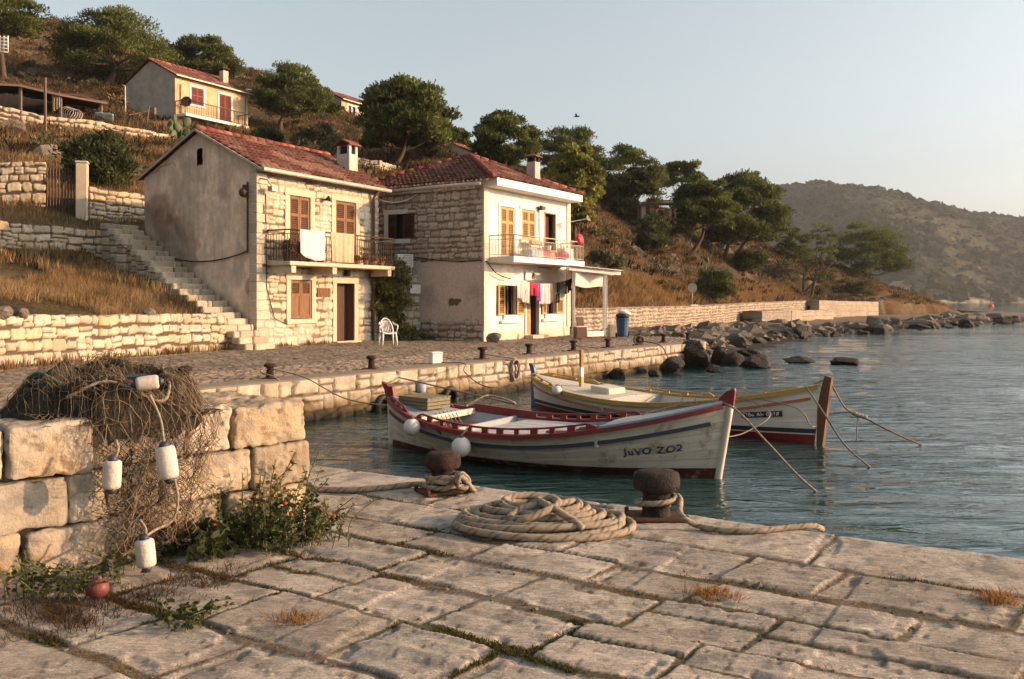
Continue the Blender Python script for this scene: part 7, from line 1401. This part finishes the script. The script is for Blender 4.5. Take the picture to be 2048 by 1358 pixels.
def shrub(name, px, py, D, w, h, label, seed, m=M_SHRUB, n=40, per=150, size=.2, cat='shrub', group='shrubs on the slopes', sink=.1):
    r = np.random.default_rng(seed); p = PD(px, py, D); p.z = hz(p.x, p.y) - sink; k = D / F; rx, rz = w * k / 2, h * k; o = empty(name, p, 0, label, cat, group)
    C = clumps(r, (p.x, p.y, p.z + rz * .38), (rx * .72, rx * .72, rz * .5), n, lo=-.75, shell=.25); V, Q, c = leaves(r, C, rx * .34 * r.uniform(.7, 1.2, n), per, size, flat=.85, aspect=.3, upb=.5); V[:, 2] = np.maximum(V[:, 2], p.z - .1)
    b = MB()
    for i in range(9): t = C[r.integers(0, n)]; b.tube(rope_pts([p + Vector((r.normal(0, .08), r.normal(0, .08), -.05)), Vector((p.x * .5 + t[0] * .5, p.y * .5 + t[1] * .5, p.z + (t[2] - p.z) * .6)), Vector(t)], 4), .025, 5)
    b.build('stems', M_BARK, o, smooth=True); npmesh('foliage', V, Q, m, o, col=c, smooth=False); return o
shrub('shrub', 195, 372, 37.5, 165, 130, 'big bushy shrub behind the iron gate and low garden wall', 31, n=80, size=.16)
shrub('shrub', 1302, 500, 72, 95, 80, 'dark dense shrub on the dry slope below the reed pavilion', 32, n=45)
shrub('shrub', 1430, 592, 66, 100, 72, 'rounded dark green shrub just above the road wall near the sign', 33, M_PINE, n=50, size=.16)
shrub('shrub', 530, 292, 62, 80, 55, 'dark low shrub right of the yellow house', 34, n=36)
shrub('shrub', 635, 305, 60, 125, 75, 'wide grey green shrub above the left chimney', 35, M_GREYS, n=60)
shrub('shrub', 664, 246, 88, 54, 46, 'small very dark bush beside the pale hillside house', 36, M_PINE, n=24)
shrub('shrub', 735, 262, 86, 60, 40, 'low dark bush under the terrace of the pale hillside house', 37, n=22)
shrub('shrub', 1250, 432, 80, 70, 40, 'low dark bush at the foot of the trunks left of the pavilion', 38, n=24)
shrub('shrub', 1500, 520, 88, 90, 42, 'low dark bush round the foot of the two trunked pine', 39, n=28)
shrub('shrub', 1715, 590, 106, 75, 34, 'low brown green bush below the headland pine', 40, M_GREYS, n=24)
shrub('shrub', 1215, 520, 54, 90, 46, 'thin greyish bush on the slope right of the white balcony', 41, M_GREYS, n=26, per=90)
shrub('shrub', 1560, 545, 98, 110, 46, 'thin dry bush right of the two trunked pine', 42, M_GREYS, n=26, per=80)
shrub('shrub', 860, 320, 70, 60, 34, 'low bush between the pine trunk and the white house roof', 43, n=22)
shrub('shrub', 395, 285, 60, 60, 30, 'low green bush before the lower floor of the yellow house', 44, n=24)
# prickly pear by the rubble wall
p = PD(362, 296, 56); p.z = hz(p.x, p.y) - .1; o = empty('prickly_pear', p, 0, 'prickly pear cactus at the right end of the rubble wall', 'cactus'); b = MB(); rd = random.Random(8)
for i in range(16): a = rd.uniform(0, 6.3); z = rd.uniform(.3, 1.9); b.ball(p + Vector((math.cos(a) * .5 * rd.random() * 1.4, math.sin(a) * .5, z)), .28, 10, 8, (.85, .22, 1.15), Matrix.Rotation(rd.uniform(0, 3), 3, 'Z') @ Matrix.Rotation(rd.uniform(-.5, .5), 3, 'Y'))
b.build('pads', mat('cactus_green', (.08, .12, .045), (.05, .08, .03), 6, .6), o, smooth=True)
# climbing plant on the yard wall
def climber():
    r = np.random.default_rng(55); o = empty('climbing_plant', fy.P(.55, .3, 0), 0, 'leafy climbing plant growing up the yard wall beside the white chair', 'climbing plant'); b = MB(); C = []
    for i in range(9):
        u0 = r.uniform(.35, .8); P = [Vector(fy.P(u0, .35, 0))]; 
        for k in range(6): u0 += r.normal(0, .14); P.append(fy.P(u0, .25 + r.uniform(-.05, .15), .45 * (k + 1) * r.uniform(.85, 1.05)))
        b.tube(rope_pts(P, 4), .02, 5); C += [np.array(q) + r.normal(0, .12, 3) for q in P[1:] for _ in range(2)]
    C = np.array(C); dens = C[:, 2] > 1.3; C = np.concatenate([C[dens], C[~dens][::2], np.array([fy.P(.75 + r.normal(0, .25), .5 + r.uniform(-.2, .2), r.uniform(.1, .5)) for _ in range(14)])])
    V, Q, c = leaves(r, C, np.full(len(C), .24), 60, .11, .42, 1.0, .3, (.7, 1.3), -.1); b.build('stems', M_BARK, o, smooth=True); npmesh('foliage', V, Q, leafm('climber_leaves', (.22, .20, .06), (.13, .13, .04)), o, col=c, smooth=False)
climber()

# ------------------------------------------------------------------ dry grass, nobody could count it
def tufts(name, P, h, w, nb, cols, label, seed, spread=.08, m=None, lean=.35, cat='grass'):
    r = np.random.default_rng(seed); n = len(P); h = np.broadcast_to(h, n)[:, None] * r.uniform(.5, 1.25, (n, nb)); a = r.uniform(0, 2 * PI, (n, nb)); d = np.stack([np.cos(a), np.sin(a), 0 * a], -1); s = np.broadcast_to(spread, n)[:, None]
    B = P[:, None] + d * (s * r.random((n, nb)) ** .5)[..., None]; ln = r.uniform(.05, lean, (n, nb)) * h; T = B + d * ln[..., None] + np.stack([0 * a, 0 * a, h], -1); M_ = (B + T) / 2 + np.stack([0 * a, 0 * a, .12 * h], -1)
    b2 = r.uniform(0, PI, (n, nb)); sd = np.stack([np.cos(b2), np.sin(b2), 0 * b2], -1) * (np.broadcast_to(w, n)[:, None] * r.uniform(.6, 1.4, (n, nb)))[..., None]
    V = np.stack([B - sd, B + sd, M_ + sd * .7, T, M_ - sd * .7], 2).reshape(-1, 3); N = n * nb; i = (np.arange(N) * 5)[:, None]; Q = np.concatenate([i + np.array([[0, 1, 2, 4]]), i + np.array([[4, 2, 3, 3]])])[:, :]
    Qa = (i + np.array([[0, 1, 2, 4]])); Qt = (i + np.array([[4, 2, 3]])); tri = np.concatenate([Qa[:, [0, 1, 2]], Qa[:, [0, 2, 3]], Qt])
    pc = ramp_cols(np.clip(fbm(P[:, 0] * .5, P[:, 1] * .5, seed + 3, 3) * 1.6 - .3 + r.normal(0, .14, n), 0, .999), cols); col = np.repeat((pc[:, None] * r.uniform(.7, 1.3, (n, nb, 1))).reshape(-1, 3), 5, 0)
    o = npmesh(name, V, tri, m or M_GRASS, col=col, smooth=False); return tag(o, label, cat, kind='stuff')
M_GRASS = mat('dry_grass', (1, 1, 1), (.85, .83, .8), 1, .8, 0, vc=True, trans=.4, spec=.1)
DRY = [(.09, .068, .036), (.16, .105, .055), (.28, .185, .09), (.42, .30, .155), (.25, .15, .072), (.37, .25, .125), (.11, .095, .045)]
HILLC = [(.050, .045, .024), (.080, .056, .031), (.13, .082, .042), (.20, .128, .064), (.26, .175, .088), (.155, .095, .048), (.070, .060, .031)]
def houses_mask(x, y):
    k = np.zeros(x.shape, bool)
    for fr, W, D in ((FA, 6.2, 5.4), (FB, 6.7, 6.1), (FC, 7.4, 5.8)):
        dx, dy = x - fr.O.x, y - fr.O.y; u = dx * fr.u.x + dy * fr.u.y; o = dx * fr.n.x + dy * fr.n.y; k |= (u > -.2) & (u < W + .1) & (o > -D) & (o < .2)
    gu = (x + 12.67) * .866 - (y - 31.05) * .5; go = -(x + 12.67) * .5 - (y - 31.05) * .866; return k | (np.hypot(x + 16.5, (y - 34.3) * .8) < 1.5) | ((gu > -1) & (gu < 6.6) & (go > -.1) & (go < 1.5))
def scatter(n, x0, x1, y0, y1, seed, power=0, smin=.55):
    r = np.random.default_rng(seed); x = r.uniform(x0, x1, n); y = y0 + (y1 - y0) * r.random(n) ** (1 + power); vis = np.abs(x / y) < .66; x, y = x[vis], y[vis]; s = side(x, y); k = (s > smin + .25) & ~houses_mask(x, y); x, y = x[k], y[k]; return np.stack([x, y, ground_z(x, y) - .03], -1)
P = scatter(26000, -24, -7.5, 13, 31, 71); f = fbm(P[:, 0] * .6, P[:, 1] * .6, 72, 3); P = P[f > .42]
tufts('dry_grass', P, .12 + .34 * fbm(P[:, 0] * .9, P[:, 1] * .9, 73, 3), .006, 8, DRY, 'golden dry grass covering the lower terrace above the sunlit wall', 74, .13, lean=.7, cat='grass')
P = scatter(24000, -34, -8, 28, 52, 75); P = P[fbm(P[:, 0] * .4, P[:, 1] * .4, 76, 3) > .34]
tufts('dry_grass', P, .35, .013, 6, DRY, 'dry brown grass on the upper terraces behind the walls', 77, .14)
P = scatter(95000, -75, 55, 36, 118, 78, .35); f = fbm(P[:, 0] * .22, P[:, 1] * .22, 79, 4); P = P[f > .40]; dd = P[:, 1] / 60
tufts('hill_grass', P, .22 + .3 * fbm(P[:, 0] * .3, P[:, 1] * .3, 80, 3), .022 * dd, 6, HILLC, 'dry brown grass and low scrub covering the hillside', 81, .3, lean=1.3)
P = scatter(5200, -70, 52, 40, 115, 82, .3); f = fbm(P[:, 0] * .13, P[:, 1] * .13, 83, 4); P = P[f > .5]
tufts('low_scrub', P, .42, .03, 26, [(.045, .042, .02), (.075, .062, .028), (.10, .075, .038), (.06, .05, .024)], 'low dark thorny scrub in patches on the hillside', 84, .45, M_SHRUB, 1.1, cat='scrub')
P = scatter(900, -62, 50, 38, 112, 85, .3, 1.2); P = P[fbm(P[:, 0] * .12, P[:, 1] * .12, 86, 3) > .47][:330]; r_ = np.random.default_rng(87); k_ = r_.uniform(.28, .8, len(P)); C = np.repeat(P, 3, 0) + r_.normal(0, 1, (len(P) * 3, 3)) * np.repeat(k_, 3)[:, None] * (.6, .6, .15) + np.array((0, 0, 1)) * np.repeat(k_, 3)[:, None] * .45
V, Q, c_ = leaves(r_, C, np.repeat(k_, 3) * r_.uniform(.6, 1.1, len(C)), 90, .15, .3, .75, .7, (.45, 1.4), .4); c_ = c_ * np.repeat(np.repeat(mixc((1.5, 1.0, .7), (.8, .95, .8), r_.random(len(P))), 3, 0), 360, 0); tag(npmesh('scrub_bushes', V, Q, M_GREYS, col=c_, smooth=False), 'small low bushes scattered in patches over the dry hillside', 'scrub', kind='stuff')
# tall dry weeds at the wall foot of the road and of the terrace
def along(pts, n, seed, off=(.6, 1.2)):
    r = np.random.default_rng(seed); p = np.array(pts, float); L = np.hypot(*(p[1:] - p[:-1]).T); S = np.concatenate([[0], np.cumsum(L)]); s = r.uniform(0, S[-1], n); x = np.interp(s, S, p[:, 0]); y = np.interp(s, S, p[:, 1]); d = r.uniform(*off, n); tx = np.interp(s + .1, S, p[:, 0]) - np.interp(s - .1, S, p[:, 0]); ty = np.interp(s + .1, S, p[:, 1]) - np.interp(s - .1, S, p[:, 1]); k = np.hypot(tx, ty) + 1e-6; x = x - ty / k * d; y = y + tx / k * d; return np.stack([x, y, ground_z(x, y) - .03], -1)
tufts('wall_top_grass', along([(2.6, 38.9), (6, 46), (11.9, 58), (20, 74.5), (32, 95.5)], 3000, 91, (.95, 3.2)), .36, .016, 7, [(.24, .145, .06), (.32, .20, .085), (.27, .16, .065), (.36, .24, .11)], 'tall golden dry grass standing behind the road wall', 92, .2, lean=.6)
tufts('wall_foot_weeds', along([(-11.2, 19.3), (-10.1, 23.7), (-8.72, 27.3)], 60, 93, (-.22, -.1)) * (1, 1, 0), .22, .012, 9, [(.10, .085, .03), (.20, .13, .05), (.28, .17, .07)], 'small weeds at the foot of the sunlit terrace wall', 94, .12)
P = np.array([tuple(FA.P(u, .12 + .1 * math.sin(u * 9), 0)) for u in np.linspace(.1, 3.3, 26)]); P = P[[0, 1, 4, 5, 6, 9, 10, 16, 17, 18, 22, 23]]
tufts('house_foot_weeds', P, .16, .012, 12, [(.08, .08, .03), (.16, .12, .045), (.24, .15, .06)], 'small dry weeds along the foot of the stone house front', 95, .12)
# pale stones lying on the slope
def stones_on(P, sz, name, label, seed, m, kind='stuff', cat='rocks'):
    r = np.random.default_rng(seed); n = len(P); u = []
    for k in range(14): a = 2.4 * k; z = 1 - 2 * (k + .5) / 14; q = math.sqrt(1 - z * z); u.append((q * math.cos(a), q * math.sin(a), z))
    u = np.array(u); import bmesh as _b
    bm = _b.new(); [bm.verts.new(v) for v in u]; _b.ops.convex_hull(bm, input=bm.verts); bm.verts.index_update(); F_ = np.array([[v.index for v in f.verts] for f in bm.faces]); bm.free()
    V = u[None] * (1 + r.normal(0, .22, (n, 14, 1))) * (np.broadcast_to(sz, n)[:, None, None] * r.uniform(.6, 1.4, (n, 1, 3)) * (1, 1, .65)) + P[:, None]; c = np.repeat(mixc((.09, .075, .058), (.22, .185, .145), r.random(n)), 14, 0)
    return tag(npmesh(name, V.reshape(-1, 3), (F_[None] + (np.arange(n) * 14)[:, None, None]).reshape(-1, 3), m, col=c, smooth=False), label, cat, kind=kind)
M_ROCK = mat('grey_limestone', (1, 1, 1), (.6, .58, .55), 4, .9, .6, 14, vc=True, spec=.2)
P = scatter(5200, -70, 50, 38, 110, 96, .3); P = P[fbm(P[:, 0] * .15, P[:, 1] * .15, 97, 3) > .5]; stones_on(P, np.random.default_rng(3).lognormal(-1.5, .6, len(P)), 'hill_stones', 'grey stones strewn over the dry hillside', 98, M_ROCK)

# ================================================================== SHORE ROCKS
def boulder_mesh(seed, nu=40, nv=26, sharpn=9, amp=.22):
    r = np.random.default_rng(seed); th, ph = np.meshgrid(np.linspace(0, 2 * PI, nu, endpoint=False), np.linspace(0, PI, nv), indexing='ij'); d = np.stack([np.sin(ph) * np.cos(th), np.sin(ph) * np.sin(th), np.cos(ph)], -1)
    N = r.normal(0, 1, (sharpn + 6, 3)); N /= np.linalg.norm(N, axis=1)[:, None]; off = r.uniform(.48, .92, len(N)); dot = np.maximum(d @ N.T, 1e-3); R_ = np.minimum(np.min(np.where(dot > .05, off / dot, 9), -1), 1.05)
    n3 = lambda f, s: (fbm(d[..., 0] * f + d[..., 2] * f * .7, d[..., 1] * f - d[..., 2] * f * .6, s, 4) - .5); R_ = R_ * (1 + n3(2.5, seed) * amp + n3(8, seed + 1) * amp * .5); V = d * R_[..., None]; i, j = np.meshgrid(np.arange(nu), np.arange(nv - 1), indexing='ij'); Q = np.stack([i * nv + j, i * nv + j + 1, ((i + 1) % nu) * nv + j + 1, ((i + 1) % nu) * nv + j], -1).reshape(-1, 4); return V.reshape(-1, 3), Q
M_WETR = mat('wet_dark_rock', (1, 1, 1), (.55, .53, .5), 5, .7, .9, 12, vc=True, spec=.25)
def boulder(p, sx, sy, sz, rz, seed, label, name='boulder', wet=True, group=None, nu=40, nv=26):
    V, Q = boulder_mesh(seed, nu, nv); c, s = math.cos(rz), math.sin(rz); V = V * (sx, sy, sz); V = np.stack([V[:, 0] * c - V[:, 1] * s, V[:, 0] * s + V[:, 1] * c, V[:, 2]], -1) + np.array(p)
    n = fbm(V[:, 0] * 3, V[:, 1] * 3 + V[:, 2] * 4, seed, 4); dry = mixc((.12, .10, .08), (.23, .195, .155), n); wetc = mixc((.013, .011, .009), (.040, .030, .020), n); f = sstep(-.45 if wet else -.62, (.35 if wet else -.35), V[:, 2] + (n - .5) * .35); col = mixc(wetc, dry if not wet else mixc((.026, .020, .014), (.070, .052, .036), n), f)  # wet rock tones, coloured darker still so the boulders look backlit
    return tag(sharp(npmesh(name, V, Q, M_WETR, col=col), 22), label, 'rock', group)
big = [(1232, 757, 32, 34, 'dark wedge shaped rock leaning on the quay wall behind the boats'), (1275, 745, 34, 26, 'small black rock in the water left of the big boulders'), (1342, 748, 56, 46, 'dark boulder nearest the quay wall, squarish'), (1395, 735, 72, 66, 'tallest dark boulder at the quay end corner'), (1440, 728, 34, 42, 'upright dark boulder just right of the tallest one'),
       (1468, 729, 44, 34, 'dark rounded boulder between the upright one and the broad flat one'), (1522, 735, 74, 34, 'broad dark boulder standing out in the water'), (1428, 742, 34, 16, 'small low black rock at the waterline before the tall boulders'), (1600, 725, 62, 16, 'flat pointed rock awash in open water'), (1690, 729, 50, 20, 'lone domed rock farthest out in the water'), (1498, 712, 44, 20, 'low dark rock behind the broad boulder'), (1310, 752, 28, 22, 'low black rock squeezed beside the squarish boulder')]
for i, (px, py, w, h, lb) in enumerate(big):
    p = PZ(px, py, WL); k = p.y / F; d = p.y; boulder((p.x, p.y + w * k * .3, WL + h * k * .22), w * k * .62, w * k * .55, h * k * .58, i * .7, 700 + i, lb, group='dark boulders in the water by the quay end')
rb = np.random.default_rng(31); sh = np.array([(7.2, 34.0), (8.2, 37.5), (9.8, 41), (13, 47.5), (17, 54), (20.6, 58.5), (25, 63), (29, 67), (33, 71), (36.6, 75), (42, 82), (48, 89), (53, 95.5), (57, 100)]); L = np.concatenate([[0], np.cumsum(np.hypot(*(sh[1:] - sh[:-1]).T))])
cnt = 0
for i in range(210):
    s = rb.uniform(0, L[-1]); x = np.interp(s, L, sh[:, 0]); y = np.interp(s, L, sh[:, 1]); tx, ty = np.interp(s + .5, L, sh[:, 0]) - x, np.interp(s + .5, L, sh[:, 1]) - y; k = math.hypot(tx, ty) + 1e-6; inl = rb.uniform(-.5, 3.2) * (1 + s / 70); x -= ty / k * inl; y += tx / k * inl
    g = gz(x, y); sz = rb.lognormal(-.95, .45) * (.8 + s / 120); sz = min(sz, 1.2); lowz = max(g, WL); far = s / L[-1]
    lb = ('angular rock tumbled among others on the shore just past the quay end', 'weathered rock tumbled among others along the shore below the road wall', 'rock tumbled among others on the low point at the far end of the shore')[0 if far < .2 else 1 if far < .62 else 2]
    boulder((x, y, lowz + sz * .12), sz * rb.uniform(.8, 1.5), sz * rb.uniform(.7, 1.1), sz * rb.uniform(.45, .75), rb.uniform(0, 3), 800 + i, lb, 'shore_rock', inl < 1.5, 'rocks tumbled along the shore', 22, 14)
P = along([tuple(v) for v in sh[:12]], 3600, 33, (-.1, 5.5)); P = P[P[:, 2] > WL - .25]; stones_on(P, np.random.default_rng(8).lognormal(-1.5, .5, len(P)), 'shore_rubble', 'broken grey stones and rubble covering the shore between the rocks', 99, M_ROCK)
for px, py, d, s, lb in ((18, 624, 19.6, .26, 'pale round boulder on top of the lower terrace wall at the left border'), (60, 628, 20.2, .2, 'flat brownish stone beside the pale boulder on the lower terrace wall'), (318, 626, 24.6, .16, 'flat white stone lying on the lower terrace wall below the stairs')):
    p = PD(px, py, d); boulder((p.x - .25, p.y, 1.12 + s * .4), s * 1.2, s, s * .8, 1, int(px) + 5, lb, 'boulder', False)
p = PZ(985, 684, 0); boulder((p.x, p.y - .15, .12), .38, .3, .3, .4, 77, 'rough limestone block lying at the near corner of the white house', 'boulder', False)

# ================================================================== WEEDS IN THE FOREGROUND
def weed(name, pts, label, seed, m, n, h, leaf, per=26, asp=.4, cat='plant', flowers=None):
    r = np.random.default_rng(seed); o = empty(name, pts[0], 0, label, cat); b = MB(); C = []; A = []
    for i in range(n):
        p = Vector(pts[r.integers(0, len(pts))]) + Vector((r.normal(0, .07), r.normal(0, .07), 0)); hh = h * r.uniform(.45, 1.15); d = Vector((r.normal(0, .35), r.normal(0, .35), 1)).normalized(); P = [p, p + d * hh * .5 + Vector((0, 0, .02)), p + d * hh + Vector((r.normal(0, .05), r.normal(0, .05), 0))]; q = rope_pts(P, 4); b.tube(q, .003, 4, cap=False)
        for k in range(per): t = r.uniform(.15, 1); z = q[min(len(q) - 1, int(t * len(q)))]; C.append(tuple(z)); a = r.normal(0, 1, 3); a[2] = abs(a[2]) * .5 + .1; A.append(a)
    C = np.array(C); A = np.array(A); A /= np.linalg.norm(A, axis=1)[:, None]; sd = np.cross(A, r.normal(0, 1, A.shape)); sd /= np.linalg.norm(sd, axis=1)[:, None]; s = leaf * r.uniform(.5, 1.3, (len(C), 1)); w = s * asp
    V = np.stack([C, C + A * s * .5 + sd * w, C + A * s + A * 0 - np.array((0, 0, .25)) * s, C + A * s * .5 - sd * w], 1).reshape(-1, 3); V[:, 2] = np.maximum(V[:, 2], .005); c = np.repeat(r.uniform(.55, 1.4, (len(C), 1)) * np.ones((1, 3)), 4, 0)
    b.build('stems', M_GRASSG, o, smooth=True); npmesh('leaves', V, np.arange(len(V)).reshape(-1, 4), m, o, col=c, smooth=False)
    if flowers:
        b = MB(); [b.ball(Vector(C[r.integers(0, len(C))]) + Vector((0, -.02, .02)), .013, 8, 6) for _ in range(5)]; b.build('flowers', flowers, o, smooth=True)
M_GRASSG = mat('green_stem', (.10, .11, .04), (.07, .08, .03), 5, .8); M_WEED = leafm('weed_leaves', (.075, .085, .030), (.045, .056, .020)); M_WEEDY = leafm('dry_weed_leaves', (.19, .16, .05), (.13, .10, .035))
gp = lambda px, py: tuple(PZ(px, py, 0))
weed('wild_bush', [gp(500, 1095), gp(540, 1100), gp(580, 1095), gp(470, 1090), gp(610, 1085), gp(530, 1075)], 'bushy green weed growing at the foot of the block wall, right of the net', 1, M_WEED, 60, .28, .036, 30, flowers=mat('red_petals', (.5, .05, .03), None, 5, .6))
weed('wild_plant', [gp(480, 1060), gp(530, 1060), gp(590, 1060)], 'tall yellowish weed rising against the right end of the block wall', 2, M_WEEDY, 34, .48, .038, 22, .3)
weed('wild_plant', [gp(390, 1110), gp(420, 1120), gp(440, 1100)], 'low broad leaved green plant left of the bushy weed', 3, M_WEED, 34, .16, .05, 14, .6)
weed('wild_plant', [gp(110, 1180), gp(150, 1185), gp(200, 1165), gp(250, 1150), gp(80, 1190)], 'straggly dark green weed below the hanging net at the left', 4, M_WEED, 44, .19, .026, 18, .45)
weed('wild_plant', [gp(650, 1070), gp(670, 1085), gp(640, 1090)], 'sparse orange tinged weed at the right corner of the block wall', 5, M_WEEDY, 22, .26, .03, 12, .3)
weed('wild_plant', [gp(372, 1243)], 'small round green tuft in a paving joint at the lower left', 6, M_WEED, 22, .07, .026, 14, .5)
def patch(pts, n, seed, sp): r = np.random.default_rng(seed); q = np.array([gp(*p) for p in pts]); a = q[r.integers(0, len(q), n)]; a = a + r.normal(0, sp, (n, 3)) * (1, 1, 0); a[:, 2] = -.012; return a
tufts('brown_litter', patch([(120, 1210), (180, 1215), (240, 1205), (300, 1190), (350, 1180), (60, 1215), (150, 1240), (100, 1250), (420, 1150)], 300, 11, .10), .045, .0018, 9, [(.05, .03, .018), (.09, .05, .025), (.15, .09, .04)], 'brown dry stalks and litter under the net', 12, .07, lean=2.2, cat='dry stalks')
for i, (px, py, lb) in enumerate(((1430, 1190, 'orange dry grass tuft in a paving joint on the right'), (2000, 1200, 'orange dry grass tuft at the right border'), (590, 1243, 'rust brown dry tuft in a paving joint at the lower middle'))):
    q = np.array([gp(px + dx, py + dy) for dx, dy in np.random.default_rng(i).normal(0, 1, (26, 2)) * (26, 6)]); q[:, 2] = -.01; o = tufts('dry_tuft', q, .05, .0025, 12, [(.26, .13, .04), (.36, .2, .07), (.2, .1, .035)], lb, 20 + i, .04, lean=1.6, cat='grass tuft'); del o['kind']
J = [(330, 1175), (380, 1190), (420, 1140), (470, 1150), (140, 1275), (60, 1295), (200, 1300), (230, 1270), (480, 1330), (520, 1345), (700, 1208), (740, 1205), (830, 1183), (880, 1180), (660, 1180), (640, 1165), (600, 1140), (350, 1200), (300, 1215), (40, 1310), (850, 1020), (960, 1215), (10, 1290)]
jr = np.random.default_rng(41); JP = JOINT[jr.permutation(len(JOINT))[:30000]]; mk = fbm(JP[:, 0] * 1.1, JP[:, 1] * 1.1, 42, 3) + .10 * sstep(.6, -1.2, JP[:, 0]); MP = JP[mk > .60][:2600]
tufts('moss', MP, .014, .0035, 7, [(.05, .055, .018), (.10, .085, .03), (.15, .11, .045), (.07, .07, .024)], 'low moss and tiny plants filling the paving joints', 14, .018, lean=1.2, cat='moss')
DP = JP[(fbm(JP[:, 0] * 1.7 + 30, JP[:, 1] * 1.7, 43, 3) > .56)][:1500]; tufts('joint_litter', DP, .012, .0018, 6, [(.12, .075, .035), (.22, .14, .065), (.30, .20, .10)], 'dry stalk litter caught in the paving joints', 44, .03, lean=3.0, cat='dry stalks')
stones_on(JP[:420] + np.array((0, 0, .004)), np.random.default_rng(12).lognormal(-5.0, .45, 420), 'joint_grit', 'small pebbles lying in the paving joints', 45, M_ROCK, cat='grit')
stones_on(patch([(900, 1150), (1300, 1150), (1500, 1200), (700, 1120), (1100, 1250), (1700, 1250), (620, 1105), (640, 1120)], 240, 15, .5), np.random.default_rng(2).lognormal(-5.0, .5, 240), 'grit', 'fine grit and pebbles scattered on the paving', 16, M_ROCK, cat='grit')
p = PZ(612, 1118, 0); boulder((p.x, p.y, .02), .035, .028, .025, 1, 91, 'small grey stone lying before the bushy weed', 'pebble', False); p = PZ(622, 1068, 0); boulder((p.x, p.y, .03), .05, .04, .04, .3, 92, 'whitish fist sized stone beside the right end of the block wall', 'pebble', False)
# ================================================================== HAZE over the bay
hb = MB(); hb.box((150, 1150, 58), (3200, 2640, 124))
vt = NT('sea_haze'); pv = vt.n('ShaderNodeVolumePrincipled', {'Color': (.80, .84, .88, 1), 'Density': HAZE_DENSITY, 'Anisotropy': .35})
tag(hb.build('haze', vt.out(None, pv.outputs[0])), 'thin pale haze hanging over the bay', 'haze', kind='stuff')
